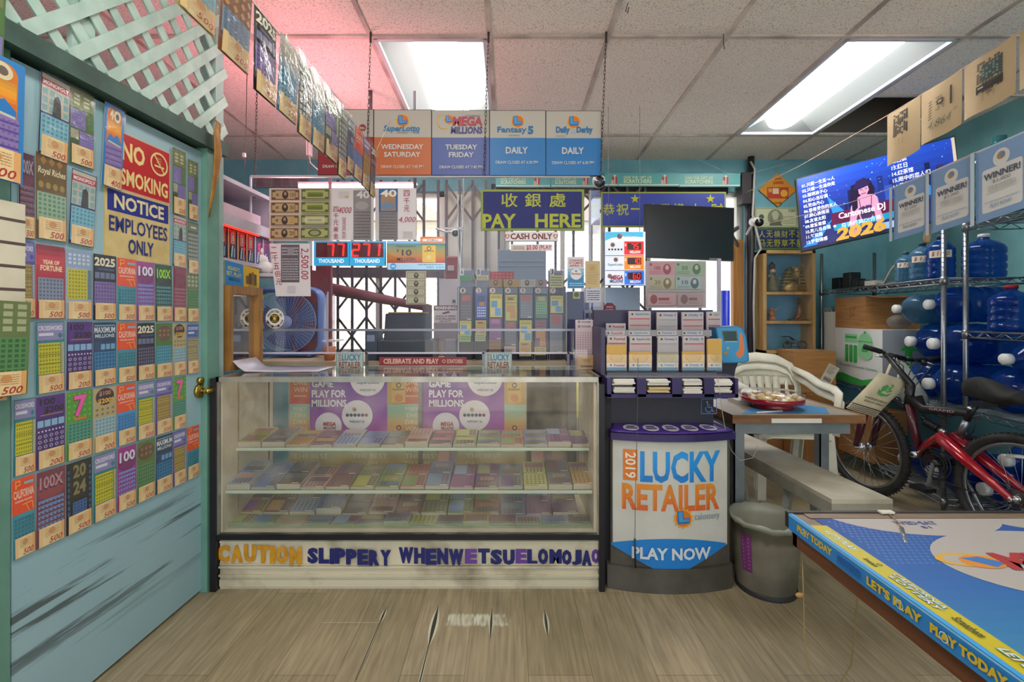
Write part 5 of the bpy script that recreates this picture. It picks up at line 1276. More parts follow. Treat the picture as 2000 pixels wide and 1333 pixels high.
t = thing('number_display', 'twin red digit display reading 77 and 271 thousand behind the screen', 'display', (WX(682, YD2), YD2, WZ(520, YD2)))
for x0, x1, s_ in ((613, 682, '77'), (683, 752, '271')):
 g = MB(); g.front(YD2); g.slab(x0, 471, x1, 519, .03, '#2c9cc8'); g.rect(x0, 471, x1, 519, CY_); g.rect(x0 + 4, 474, x1 - 3, 503, LEDP); g.text('THOUSAND', x0 + 9, 506, x1 - 10, 514, M('#f2f6f8', .5, emit=.3), .03)
 n = len(s_); w = 12; 
 for i, c in enumerate(s_):
  xx = x1 - 8 - (n - i) * 20 + 5; seg_digit(g, c, xx, 477, xx + w, 500, LED, 3.2)
 g.build('digit_panel', t)
g = MB(); g.bx(WX(610, YD2), WX(613, YD2), YD2 + .0, YD2 + .03, WZ(528, YD2), WZ(470, YD2), M('#e6e2f6', .4, emit=.6)); g.bx(WX(640, YD2), WX(646, YD2), YD2 + .012, YD2 + .02, WZ(471, YD2), ZC(YD2), '#4a4046'); g.bx(WX(720, YD2), WX(726, YD2), YD2 + .012, YD2 + .02, WZ(471, YD2), ZC(YD2), '#4a4046'); g.build('bracket', t)
t = thing('jackpot_screen', "small screen showing TODAY'S JACKPOT $10 MILLION behind the screen", 'monitor', (WX(813, YD2), YD2, WZ(527, YD2)))
g = MB(); g.front(YD2 - .02); g.slab(755.5, 471, 871, 528.5, .04, '#2a2630'); g.build('casing', t)
def EM(h, e=.9): return M(h, .4, emit=e * .45)
g = MB(); g.front(YD2 - .0205, 2); g.rect(756, 471, 870, 476, EM('#7fb2d8', .5)); g.grad(757, 476, 869.5, 514, [('#4fb0ae'), '#b9b65a', '#e89a3a', '#d8503c'], 12)
for i in range(len(g.fm)): pass
g.rect(757, 514, 869.5, 527, EM('#a9d4e8', .5)); g.disc(768, 520.5, 6, EM('#2a96d8', .5)); g.text('40', 764, 518, 772, 523, EM('#d8ecf4', .4), .02)
K_ = M('#3a2c24', .5); g.text("TODAY'S JACKPOT", 774, 480, 812, 484, K_, .02); g.text('$', 775, 487, 779, 493, K_, .02); g.text('10', 785, 488, 804, 500, K_, .02); g.text('MILLION', 776, 503, 811, 510, M('#6a2a28', .5), .01)
g.rect(825, 480, 851, 513, EM('#d8b23c', .5)); g.ring(838, 486, 3, 4.4, K_); g.text('SuperLotto', 829, 489, 848, 493, K_, .02); g.star(838, 503, 6, EM('#e6cf7a', .3), 14, .6)
g.rect(821, 463, 868, 475, EM('#e0803c', .5)); g.rect(826, 467, 864, 472, EM('#f2e6dc', .5)); g.text('$10 Million', 834, 467.8, 856, 471.5, K_, .01); g.scrawl(816, 516, 867, 519, 1, '#5a9ab8', .5); g.text('CREDIT   $120.00', 833, 521, 867, 525, '#4a9ab8', .01)
g.build('picture', t)
g = MB(); g.bx(WX(806, YD2), WX(812, YD2), YD2 + .02, YD2 + .03, WZ(480, YD2), ZC(YD2), '#4a4046'); g.build('bracket', t)
t = thing('tube_lamp', 'bright white tube lamp hung high behind the screen', 'lamp', (WX(698, 3.3), 3.3, WZ(362, 3.3)))
g = MB(); g.bx(WX(583, 3.3), WX(814, 3.3), 3.29, 3.33, WZ(360, 3.3), WZ(356, 3.3), M('#d8d8de', .4)); g.build('fitting', t)
g = MB(); g.cyl((WX(584, 3.3), 3.3, WZ(364, 3.3)), (WX(813, 3.3), 3.3, WZ(364, 3.3)), .012, M('#ffffff', .5, emit=9), 10); g.build('tube', t)
g = MB()
for px in (600, 800): g.cyl((WX(px, 3.3), 3.31, WZ(358, 3.3)), (WX(px, 3.3), 3.31, ZC(3.3)), .002, '#5a5258', 6)
g.build('hanger_wire', t)
g = MB(); g.front(4.19); 
for k in range(6): g.rect(500 + 17 * k, 346, 515 + 17 * k, 365, M(['#8a7078', '#9a8288', '#7d666c'][k % 3], .6)); g.scrawl(502 + 17 * k, 348, 513 + 17 * k, 363, 5, '#5f4a52', .4, k)
g.slab(498, 345, 603, 366, .004, '#7d6a70'); tag(g.build('paper_strip'), 'row of faded papers pinned high on the back wall at left', 'papers')

# lottery terminal
YT = 2.95
t = thing('lottery_terminal', 'dark lottery terminal with a yellow edge seen through the scratched screen', 'terminal', (WX(790, YT), YT + .1, BC))
DK = M('#232838', .45)
g = MB(); g.bx(WX(735, YT), WX(845, YT), YT, YT + .28, BC, WZ(665, YT), DK, bev=.01); g.build('base', t)
g = MB(); T = Matrix.Translation((WX(790, YT), YT + .1, WZ(642, YT))) @ Matrix.Rotation(math.radians(-14), 4, 'X'); g.box((0, 0, 0), (.30, .05, .19), M('#1f2536', .35), T, .008); g.build('screen_head', t)
g = MB(); g.box((.0, -.0, .098), (.26, .055, .008), M('#a3813a', .4), T); g.build('yellow_edge', t)
g = MB(); g.bx(WX(712, YT), WX(735, YT), YT + .02, YT + .16, BC, WZ(645, YT), M('#39465c', .5), bev=.006); g.bx(WX(715, YT), WX(730, YT), YT + .017, YT + .02, WZ(668, YT), WZ(655, YT), M('#8f9cb4', .4)); tag(g.build('card_reader'), 'grey card reader beside the dark lottery terminal', 'card reader')
t = thing('warning_sign', 'white and brown WARNING audio and video surveillance sign', 'sign', (WX(870, 3.3), 3.3, WZ(630, 3.3)))
g = MB(); g.front(3.3); g.slab(847, 597, 894, 704, .005, '#8a7a7c'); g.rect(847, 597, 894, 631, '#d2c6c6'); g.rect(847, 597, 894, 606.5, '#6a3238'); g.text('WARNING', 849, 598.5, 892, 605, '#e0d2d2', .04); g.text('AUDIO & VIDEO', 851, 616, 890, 620, '#5a3a3c', .03); g.text('SURVEILLANCE', 851, 621, 890, 625, '#5a3a3c', .03); g.text('ON DUTY', 858, 626, 882, 630, '#5a3a3c', .03); g.flat([(862, 612), (876, 608), (880, 611), (866, 614)], '#3a2c2e'); g.build('sign_face', t)
g = MB(); g.bx(WX(868, 3.0), WX(892, 3.0), 2.98, 3.06, BC, WZ(663, 3.0), M('#6a6a78', .5), bev=.008); tag(g.build('receipt_printer'), 'small grey printer on the work counter left of the ticket dispensers', 'printer')
g = MB(); g.bx(WX(858, 3.35), WX(898, 3.35), 3.34, 3.40, WZ(597, 3.35), WZ(545, 3.35), M('#c4bec4', .5)); g.bx(WX(884, 3.35), WX(890, 3.35), 3.33, 3.34, WZ(592, 3.35), WZ(586, 3.35), '#4a4650'); tag(g.build('junction_box'), 'pale junction box above the WARNING sign', 'junction box')
g = MB(); g.bx(WX(871, 3.4), WX(895, 3.4), 3.36, 3.42, WZ(545, 3.4), WZ(502, 3.4), M('#8a2a34', .5), bev=.01); g.bx(WX(876, 3.4), WX(888, 3.4), 3.35, 3.36, WZ(530, 3.4), WZ(520, 3.4), M('#b9aab0', .4)); tag(g.build('red_box'), 'dark red wall box between the jackpot screen and the dispensers', 'box')
g = MB()
for k in range(5):
 a = random.Random(k); x = 893 + 3 * k
 g.tube([W(x, 380, 3.85), W(x + a.uniform(-4, 4), 450, 3.8), W(x + a.uniform(-8, 4), 520, 3.6), W(x + a.uniform(-10, 2), 590, 3.4)], .004, M(['#8a9a8a', '#b9b4b8', '#4a4a52'][k % 3], .5), 6)
tag(g.build('cable_bundle'), 'bundle of loose cables hanging beside the pale door', 'cables')
# cameras
def camera_bullet(name, label, p, aim, s=1., arm=None):
 t = thing(name, label, 'security camera', p); p = V3(p); d = V3(aim).normalized()
 g = MB(); g.cyl(p - d * .05 * s, p + d * .045 * s, .03 * s, M('#d9d6d2', .4), 16); g.build('body', t)
 g = MB(); g.cyl(p + d * .045 * s, p + d * .052 * s, .028 * s, M('#1a1a1e', .15), 16); g.cyl(p + d * .052 * s, p + d * .056 * s, .012 * s, M('#3a3f4a', .05), 12); g.build('lens', t)
 if arm is not None:
  g = MB(); g.tube([p - d * .03 * s, p - d * .03 * s + V3(arm) * .5 + V3((0, 0, -.01)), p + V3(arm)], .009 * s, M('#cfccc8', .4), 8); g.build('arm', t)
camera_bullet('security_camera', 'small white security camera on a bracket right of the jackpot screen', W(889, 455, 3.1), (.15, -1, -.25), .8, (-.13, .0, .03))
g = MB(); g.bx(WX(905, 3.1) - .004, WX(905, 3.1) + .004, 3.1, 3.108, WZ(470, 3.1), ZC(3.1), M('#b9b2b4', .4)); g.bx(WX(868, 3.1), WX(905, 3.1), 3.1, 3.108, WZ(448, 3.1), WZ(444, 3.1), M('#c9c4c6', .4)); tag(g.build('camera_bracket'), 'pale metal pole bracket carrying the small security camera', 'bracket')
# monitor back and odds
t = thing('monitor', 'grey monitor seen from behind the CASH ONLY strip', 'monitor', (WX(1015, 3.4), 3.4, BC))
g = MB(); g.bx(WX(972, 3.4), WX(1066, 3.4), 3.38, 3.42, WZ(564, 3.4), WZ(488, 3.4), M('#78879a', .4), bev=.006); 
for py in (510, 520, 545): g.bx(WX(976, 3.4), WX(1062, 3.4), 3.376, 3.38, WZ(py + 1, 3.4), WZ(py, 3.4), M('#8f9cb0', .4))
g.build('shell', t); g = MB(); g.bx(WX(1010, 3.4), WX(1030, 3.4), 3.40, 3.43, BC, WZ(560, 3.4), '#4a5260'); g.bx(WX(990, 3.4), WX(1050, 3.4), 3.34, 3.48, BC, BC + .015, '#4a5260'); g.build('stand', t)

sheet('added_gap_board', 3.07, 893, 560, 1105, 704, M('#3f4350', .5, col2='#343844', ns=6), 'dark grey board added behind the ticket dispenser columns to block bright window gaps', 'board', None, None, .012)  # added board darkens the bright window gaps, in place of dark equipment
# ticket dispensers: acrylic columns on the work counter
YQ = 2.93
AQ = clear('acrylic_dispenser', tint='#ececf2', haze=.02, gloss=.06, hazecol='#c2c0d0')
cols = [(897, 923), (928, 952), (955, 982), (985, 1011), (1014, 1041), (1044, 1070), (1073, 1101)]
TKT = [[('#5a4a4c', 575, 626, 'dark'), ('#c9b83c', 627, 656, 'blue'), ('#8fb44a', 654, 668, '')],
       [('#2f3f9a', 573, 623, 'white'), ('#b9a04a', 626, 656, 'tan'), ('#a9b07a', 652, 667, '')],
       [('#d3be3a', 575, 620, 'blue'), ('#7d3f72', 622, 664, 'dark'), ('#8a5a44', 664, 690, '')],
       [('#b3ae3c', 576, 627, 'tan'), ('#5f5a5e', 628, 676, 'dark'), ('#b9a8a0', 677, 690, '')],
       [('#6a6f76', 576, 622, 'dark'), ('#c9b63c', 626, 668, 'blue'), ('#b3a05a', 668, 696, 'tan')],
       [('#4f7a5a', 578, 622, 'green'), ('#6a2f5a', 624, 680, 'tan'), ('#b9ac5a', 678, 694, '')],
       [('#d0be3a', 578, 612, 'blue'), ('#6f7782', 614, 690, 'dark')]]
nm7 = ['number 1', 'number 2', 'number 3', 'number 4', 'number 5', 'number 6', 'number 7']
for k, (a, b) in enumerate(cols):
 t = thing('ticket_dispenser', f'clear ticket dispenser column marked with disc {nm7[k]} behind the screen', 'ticket dispenser', (WX((a + b) / 2, YQ), YQ + .05, BC), 'clear ticket dispenser columns')
 g = MB(); x0, x1 = WX(a, YQ), WX(b, YQ); zt = WZ(562, YQ)
 g.bx(x0, x1, YQ, YQ + .003, WZ(574, YQ), zt, AQ); g.bx(x0, x0 + .003, YQ, YQ + .1, BC, zt, AQ); g.bx(x1 - .003, x1, YQ, YQ + .1, BC, zt, AQ); g.bx(x0, x1, YQ + .097, YQ + .1, BC, zt, M('#33323c', .4)); g.build('holder', t)
 g = MB(); g.front(YQ - .003); g.disc(a + 7, 568, 5.6, M('#c6b6a8', .5)); g.text(str(k + 1), a + 5, 564.5, a + 9, 571.5, '#4a3c38', .02); g.build('number_disc', t)
 for q, (c, p0, p1, kind) in enumerate(TKT[k]):
  g = MB(); g.front(YQ - .006 - .012 * q); aa, bb = a + 2 - q, b - 1.5 - q
  g.slab(aa, p0, bb, p1, .0006, c); g.rect(aa, p0, bb, p1, M(c, .4, coat=.3)); w = bb - aa; h = p1 - p0
  if kind == 'blue':
   g.rect(aa + 2, p0 + h * .28, aa + w * .62, p0 + h * .58, M('#5f9fc4', .4), True); g.rect(aa + w * .42, p0 + h * .6, bb - 2, p0 + h * .93, M('#5f9fc4', .4), True); g.rect(aa + 2, p0 + h * .66, aa + w * .35, p0 + h * .88, M('#c9c2a8', .4), True); g.lay += 1; g.cells(aa + 3, p0 + h * .3, aa + w * .6, p0 + h * .56, 4, 3, '#3f7fa4', .5); g.scrawl(aa + 2, p0 + 2, bb - 2, p0 + h * .2, 2, '#8a7a24', .5)
  elif kind == 'dark':
   g.rrect(aa + 3, p0 + 2, bb - 3, p0 + h * .26, 2, M('#a8524a' if k not in (2,) else '#9a6a90', .4)); g.cells(aa + 1.5, p0 + h * .4, bb - 1.5, p1 - 3, 5, 5, M('#8a848c', .4), .5, 'x'); g.rect(bb - 9, p1 - 3, bb - 1.5, p1 - 1.5, '#c9c4c4')
  elif kind == 'white':
   g.rrect(aa + 3, p0 + 5, bb - 3, p0 + h * .34, 3, M('#1f2a66', .4)); g.rect(aa + w * .3, p0 + h * .34, bb - w * .2, p0 + h * .5, '#a87a3a'); g.cells(aa + 1.5, p0 + h * .52, bb - 1.5, p1 - 3, 5, 4, M('#d3d8ea', .4), .35, 'd')
  elif kind == 'tan':
   g.rect(aa + 2, p0 + h * .4, bb - 3, p0 + h * .66, M('#b8863a', .4)); g.rect(aa + w * .4, p0 + h * .66, bb - 2, p1 - 4, M('#b8863a', .4)); g.rrect(aa + w * .2, p0 + h * .12, bb - w * .3, p0 + h * .22, 1.5, '#9a3a34'); g.scrawl(aa + 2, p0 + 2, bb - 2, p0 + h * .36, 3, '#8a7a3c', .35)
  elif kind == 'green':
   g.rrect(aa + 4, p0 + 2, bb - 4, p0 + h * .24, 2, '#b0aa6a'); g.rect(aa + 1, p0 + h * .3, bb - 1, p0 + h * .8, M('#7fae82', .4)); g.cells(aa + 2, p0 + h * .34, bb - 2, p0 + h * .78, 5, 4, '#4a7a55', .35, 'd')
  else: g.scrawl(aa + 2, p0 + 2, bb - 2, p1 - 2, 3, '#6a5a3a', .4)
  g.build('ticket_strip', t)
for a, b, L, c in ((897, 924, 'A', '#4f9a5a'), (930, 956, 'B', '#c2b68a'), (1073, 1102, 'J', '#c9c48a')):
 t = thing('ticket_holder', f'clear hanging ticket holder lettered {L} above the dispenser columns', 'ticket holder', (WX((a + b) / 2, YQ), YQ + .02, WZ(562, YQ)), 'lettered ticket holders')
 g = MB(); x0, x1 = WX(a, YQ), WX(b, YQ); g.bx(x0, x1, YQ + .02, YQ + .023, WZ(561, YQ), WZ(524, YQ), AQ); g.bx(x0, x0 + .003, YQ, YQ + .1, WZ(561, YQ), WZ(526, YQ), AQ); g.bx(x1 - .003, x1, YQ, YQ + .1, WZ(561, YQ), WZ(526, YQ), AQ); g.bx(x0, x1, YQ + .097, YQ + .1, WZ(561, YQ), WZ(526, YQ), M('#5a5a66', .4)); g.build('holder', t)
 g = MB(); g.front(YQ + .016); g.rect(a + 1, 525, a + 9, 538, '#d9d6da'); g.text(L, a + 2.5, 526.5, a + 7.5, 536.5, '#2a2a30', .03); g.build('letter_tab', t)
 g = MB(); g.front(YQ + .005); g.slab(a + 1, 538, b - 2, 548 if L != 'J' else 562, .001, c); g.rect(a + 1, 538, b - 2, 548 if L != 'J' else 562, c); g.scrawl(a + 3, 540, b - 4, 547 if L != 'J' else 560, 2 if L != 'J' else 4, '#4a5a3a', .4); g.build('ticket_strip', t)
sheet('red_envelope', 2.97, 957, 531, 1004, 546, M('#a82030', .5), 'red lucky envelope lying above dispenser columns 3 and 4', 'envelope', lambda g: g.cells(959, 532, 1002, 545, 6, 2, '#c8863c', .5, 'x'))
for a, b, c, lab in ((957, 983, '#a9824a', 'brown banknote pinned above dispenser column 3'), (981, 1016, '#b3904a', 'gold banknote pinned above dispenser column 4'), (1017, 1046, '#b9b4a8', 'grey hundred dollar banknote pinned above dispenser column 5'), (1048, 1068, '#a88a90', 'pinkish banknote pinned above dispenser column 6')):
 sheet('banknote', 2.965, a, 546, b, 561, M(c, .5), lab, 'banknote', lambda g: (g.disc((a + b) / 2 - 2, 553, 4.5, '#5a4a34', 6), g.disc((a + b) / 2 - 2, 551.5, 1.8, '#c0a47a', 2.4), g.scrawl(a + 2, 548, b - 2, 559, 3, '#7a6440', .25)), 'banknotes pinned above the dispensers')
# right of the dispensers
g = MB(); g.bx(WX(1107, 3.1), WX(1140, 3.1), 3.08, 3.3, 0, WZ(570, 3.1), M('#26306a', .5), bev=.004); tag(g.build('blue_locker'), 'dark blue cabinet behind the right end of the screen', 'cabinet')
sheet('tape_card', 3.07, 1119, 569, 1133, 584, '#c9c04a', 'small yellow card with a dark seal on the dark blue cabinet', 'card', lambda g: g.disc(1126, 576, 5, '#3a4a2c'))
g = MB(); g.bx(WX(1140, 3.2), WX(1178, 3.2), 3.18, 3.32, 0, WZ(562, 3.2), M('#cfcad4', .5)); g.front(3.178); g.rect(1142, 592, 1158, 606, '#3a4a9a', True); g.rect(1160, 588, 1176, 600, '#d8d2e0', True); g.rect(1144, 612, 1170, 622, '#3a4a9a', True); tag(g.build('white_cabinet'), 'pale cabinet with blue stickers between the screen and the slip rack', 'cabinet')

# ---- right hand end: banner, wall television seen dark, jackpot signs, notes, teal strips
YR = 3.75
t = thing('greeting_banner', 'blue banner with yellow stars and Chinese greeting above the right window', 'banner', (WX(1290, YR), YR, WZ(443, YR)))
g = MB(); g.front(YR); g.slab(1174, 375, 1418, 444, .012, '#8a8f3c'); g.rect(1174, 375, 1418, 444, M('#8a9138', .5)); g.rect(1177, 378, 1415, 441, M('#2b3c96', .35))
for c, x, w in (('恭', 1178, 22), ('祝', 1204, 24), ('一', 1232, 17), ('注', 1262, 22), ('發', 1288, 22), ('横', 1314, 22), ('大', 1346, 24), ('财', 1388, 24)): g.text(c, x, 398 if c != '一' else 407, x + w, 421 if c != '一' else 410, YL, .012)
for x in (1240, 1387): g.star(x, 389, 9.5, YL, 5)
g.build('banner_face', t)
sheet('character_sign', YR + .03, 1150, 372, 1172, 440, M('#6f7fae', .5), 'pale blue panel with a Chinese character behind the end of the screen', 'panel', lambda g: g.text('家', 1152, 396, 1170, 420, M('#a9ad4a', .5), .0))
for a, b, dy, lab in ((1180, 1207, 0, 'short teal gift strip end beside the dome camera'), (1207, 1327, 0, 'teal GIVE THE GIFT strip above the blue greeting banner'), (1327, 1446, 1, 'teal GIVE THE GIFT strip at the right end above the wall television'), (968, 1075, 2, 'teal GIVE THE GIFT strip behind the screen above the pay sign'), (1076, 1166, 2, 'teal GIVE THE GIFT strip behind the screen next to the dome camera')):
 g = MB(); Y = 4.05; g.front(Y); T = 338 + dy; g.slab(a, T, b, T + 25, .03, '#4f9a9c'); g.rect(a, T, b, T + 25, M('#54a2a4', .4)); g.rect(a + 1, T + 22, b - 1, T + 24.5, M('#b9cfc8', .5)); w = b - a
 if w > 60:
  g.text('GIVE THE GIFT OF', a + w * .09, T + 6, a + w * .55, T + 11.5, M('#c9d6ae', .5), .02); g.text('SCRATCHERS', a + w * .09, T + 12.5, a + w * .55, T + 20, M('#c9d6ae', .5), .03)
 cx = a + w * .76; g.rect(cx - 5, T + 7, cx + 5, T + 21, '#b03a40'); g.rect(cx - 7, T + 14, cx - 2, T + 22, '#c8a890'); g.rect(cx - 1, T + 7, cx + 1, T + 21, '#d8d0c8'); g.flat([(cx - 4, T + 7), (cx, T + 3), (cx + 4, T + 7)], '#d8d0c8')
 tag(g.build('gift_strip'), lab, 'shelf strip', 'teal gift strips below the ceiling')
YV = 3.3
t = thing('wall_television', 'black switched off television on a wall arm left of the display case', 'television', (WX(1348, YV), YV, WZ(509, YV)))
g = MB(); tl, tr, bl = W(1260, 398.5, YV), W(1434, 406, YV), W(1259, 503, YV); g.quadc(tl, tr, bl, 100, 60); g.slab(0, 0, 100, 60, .035, '#15151b'); g.rect(0, 0, 100, 60, M('#16161c', .35)); g.build('casing', t)
g = MB(); g.quadc(tl, tr, bl, 100, 60, 3); g.rect(1, 1, 99, 58.4, M('#0e0f16', .22)); g.build('screen', t)
g = MB(); p = W(1425, 455, YV + .05)
for q in (W(1441, 445, 4.1), W(1441, 480, 4.1)): g.bar(p, q, .02, .03, M('#2a262c', .5))
g.bar(p, W(1360, 455, YV + .05), .03, .06, M('#2a262c', .5)); g.build('wall_arm', t)
t = thing('jackpot_sign', 'upright lit jackpot sign showing 75, 10 and 60 million', 'lit sign', (WX(1220, 3.2), 3.2, WZ(558, 3.2)))
g = MB(); g.front(3.2); g.slab(1181, 453, 1261, 558, .05, '#2a4a7a'); g.build('casing', t)
g = MB(); g.front(3.2, 2); E_ = lambda h, e=.75: M(h, .4, emit=e * .5)
g.rect(1181.5, 453, 1260.5, 558, E_('#dfe4ee', .55)); g.rect(1182, 453.5, 1256, 471, E_('#4fb4dc', .6)); g.flat([(1182, 471), (1195, 465), (1225, 461), (1256, 464), (1256, 471)], E_('#eef2f6', .6)); sun_logo(g, 1210, 462, 6)
g.text('calottery', 1218, 460, 1236, 465, '#9ab4c8')
for y0, c, n in ((472, '#e02a24', '75'), (501, '#ee8a1c', '10'), (530, '#2a74d8', '60')):
 g.rect(1219, y0, 1257, y0 + 26, E_(c, .6)); g.rect(1225, y0 + 3, 1252, y0 + 16, M('#4a0c14', .3)); g.text('$', 1220, y0 + 4, 1223, y0 + 10, E_('#f0e8e8', .5), .02); g.text('MILLION', 1230, y0 + 18, 1250, y0 + 23.5, E_('#f0e4e0', .5), .04)
 for i, ch in enumerate(n):
  x = 1236 + 8 * i - (3 if n == '75' else 0)
  for s_ in SEG[ch]:
   a, b, c_, d = {'a': (0, 0, 1, 0), 'b': (1, 0, 1, .5), 'c': (1, .5, 1, 1), 'd': (0, 1, 1, 1), 'e': (0, .5, 0, 1), 'f': (0, 0, 0, .5), 'g': (0, .5, 1, .5)}[s_]
   g.line(x + a * 5, y0 + 5 + b * 9, x + c_ * 5, y0 + 5 + d * 9, 1.1, LED)
 g.lay += 1; g.rect(1182, y0 + 27.4, 1257, y0 + 28.4, '#3a4a6a')
sun_logo(g, 1196, 479, 5); g.cells(1186, 485, 1216, 491, 5, 1, '#3a3f4a', .35, 'd'); sun_logo(g, 1202, 508, 5); g.text('SuperLotto', 1186, 515, 1216, 521, '#4f9ac0', .02, .1); g.text('MEGA', 1192, 538, 1216, 547, '#c8283c', .05, .1); g.text('MILLIONS', 1190, 547, 1216, 553, '#3a4a9a', .04, .1); sun_logo(g, 1190, 540, 5)
g.build('sign_face', t)
g = MB(); [g.cyl((WX(px, 3.2), 3.23, WZ(454, 3.2)), (WX(px, 3.2), 3.23, ZC(3.2)), .0016, '#8a848c', 5) for px in (1190, 1252)]; g.build('hanger_wire', t)
YN = 3.0
def rmb(g):
 for a, b, p0, p1, c, c2, s_ in ((1266, 1317, 513, 538, '#cf9aa2', '#a85a68', '100'), (1319, 1376, 513, 538, '#a3b59c', '#5f7f68', '50'), (1266, 1317, 541, 565, '#b9b09a', '#8a7a5a', '20'), (1319, 1370, 541, 565, '#aebab8', '#5a7480', '10')):
  g.rect(a, p0, b, p1, c); g.disc(a + (b - a) * .72, p0 + 13, 8, c2, 10.5); g.disc(a + (b - a) * .72, p0 + 10, 3.4, '#d3bcb4', 4.6); g.text(s_, a + 12, p0 + 7, a + 24, p0 + 15, c2, .02); g.scrawl(a + 3, p0 + 17, a + 28, p0 + 23, 2, c2, .3); g.disc(a + 5, p0 + 4, 2.5, c2)
 g.rect(1264, 568, 1374, 571, '#b0a4a4')
 for a, b, c, c2 in ((1263, 1318, '#c9a0a4', '#9a5a60'), (1322, 1372, '#b49a9c', '#8a6a6c')):
  g.rect(a, 575, b, 597, c); g.disc(a + 13, 585, 7, c2, 9); g.rect(a + 22, 582, b - 12, 587, c2); g.scrawl(a + 22, 589, b - 8, 594, 2, c2, .3)
sheet('foreign_banknotes', YN, 1261, 510, 1379, 602, M('#bdb0b0', .5), 'framed sheet of pink and green foreign banknotes above the slip rack', 'banknote sheet', rmb, None, .004)
g = MB(); g.bx(WX(1268, YN), WX(1274, YN), YN + .01, YN + .016, WZ(740, YN), WZ(512, YN), '#8a8088'); g.bx(WX(1366, YN), WX(1372, YN), YN + .01, YN + .016, WZ(740, YN), WZ(512, YN), '#8a8088'); g.bx(WX(1255, YN), WX(1384, YN), YN + .006, YN + .2, 0, WZ(735, YN), '#4a4250'); tag(g.build('note_stand'), 'dark low stand with two posts holding the foreign banknotes', 'stand')
g = MB(); g.bx(WX(1383, 3.3), WX(1403, 3.3), 3.28, 3.285, WZ(640, 3.3), WZ(505, 3.3), clear('plastic_wrap', haze=.25, gloss=.1, bump=.6, ns=9, hazecol='#cfc8cc')); g.bx(WX(1400, 3.3), WX(1406, 3.3), 3.28, 3.30, 0, WZ(506, 3.3), '#b9b2c2'); tag(g.build('plastic_sheet'), 'crinkled clear plastic sheet on a post right of the foreign banknotes', 'plastic sheet')
g = MB(); g.cyl((WX(1417, 3.7), 3.7, 0), (WX(1417, 3.7), 3.7, WZ(568, 3.7)), .032, M('#2238c8', .4), 16); tag(g.build('blue_post'), 'bright blue post at the right edge of the window', 'post')
def octo(g):
 g.flat([(1190.5 + 13 * math.cos(math.radians(22.5 + 45 * i)), 603.5 + 12.5 * math.sin(math.radians(22.5 + 45 * i))) for i in range(8)], '#3a4a86')
 g.flat([(1190.5 + 12 * math.cos(math.radians(22.5 + 45 * i)), 603.5 + 11.5 * math.sin(math.radians(22.5 + 45 * i))) for i in range(8)], '#8a2a3c'); g.text('SECURITY', 1183, 604, 1198, 607.5, '#d8c4c8', .02); g.scrawl(1184, 598, 1197, 602, 1, '#d8c4c8', .5)
g = MB(); g.front(2.62); octo(g); g.bx(WX(1189, 2.62), WX(1192, 2.62), 2.622, 2.63, 0, WZ(598, 2.62), '#6a6a72'); tag(g.build('security_plaque'), 'dark red octagonal SECURITY plaque left of the slip rack', 'sign')
g = MB(); g.bx(WX(1186, 3.22), WX(1262, 3.22), 3.22, 3.5, 0, WZ(608, 3.22), M('#2a2230', .6)); g.bx(WX(1182, 3.4), WX(1250, 3.4), 3.40, 3.42, WZ(609, 3.4), WZ(562, 3.4), M('#a9bcd0', .4)); tag(g.build('dark_cabinet'), 'dark cabinet with a pale upstand below the jackpot sign', 'cabinet')
t = thing('dome_camera', 'black eyed white dome camera at the top right corner of the screen', 'security camera', W(1171, 358, 2.5))
g = MB(); p = W(1171, 356, 2.5); g.ball(p, .031, M('#26262c', .25), 16); g.build('eye', t); g = MB(); g.ball(p + V3((0, .02, .012)), .036, M('#c9c6cc', .4), 16); g.cyl(p + V3((0, .03, .0)), p + V3((0, .03, .075)), .012, M('#8a868c', .4), 8); g.build('housing', t)
g = MB(); g.lathe([(.0001, 0), (.02, 0), (.014, .006), (.0001, .006)], M('#3a3c48', .1), 14, Matrix.Translation(p + V3((-.004, -.026, -.004))) @ Matrix.Rotation(math.pi / 2, 4, 'X')); g.build('lens', t)
# small things on the ceiling
t = thing('ceiling_plug', 'white plug and lead hanging from a ceiling socket left of the game sign', 'plug', W(603, 300, 3.4))
g = MB(); p = W(604, 294, 3.4); g.bx(p.x - .06, p.x + .04, 3.37, 3.43, ZC(3.4) - .004, ZC(3.4) + .004, M('#8a6f68', .6)); g.bx(p.x - .015, p.x + .015, 3.38, 3.42, p.z - .04, ZC(3.4), M('#d9d2d4', .4)); g.build('plug', t)
g = MB(); g.tube([p - V3((0, 0, .04)), W(606, 318, 3.4), W(614, 326, 3.4), W(628, 338, 3.4)], .005, M('#cfc8cc', .4), 6); g.build('lead', t)
g = MB(); g.tube([(WX(1227, 2.22), 2.22, ZC(2.22)), W(1225, 10, 2.22), W(1222, 22, 2.22), W(1226, 26, 2.22), W(1228, 14, 2.22)], .0025, M('#6a5f58', .5), 6); tag(g.build('ceiling_hook'), 'thin wire hook hanging from the ceiling near the top of the picture', 'hook')
g = MB(); q0 = V3((WX(1413, 2.45), 2.45, ZC(2.45))); g.tube([q0, q0 + V3((0, 0, -.05)), q0 + V3((.006, 0, -.08))], .0025, M('#5a504a', .5), 6); tag(g.build('ceiling_wire'), 'short bent wire hanging from a ceiling bar left of the right light', 'wire')
g = MB(); q0 = V3((WX(483, 2.6), 2.6, ZC(2.6))); g.tube([q0, W(480, 290, 2.6), W(477, 326, 2.6)], .002, M('#4a4446', .5), 6); g.box(tuple(W(477, 303, 2.6)), (.014, .014, .022), M('#d9d4d2', .4)); tag(g.build('pull_cord'), 'dark pull cord with a white bead hanging at the upper left behind the screen', 'cord')

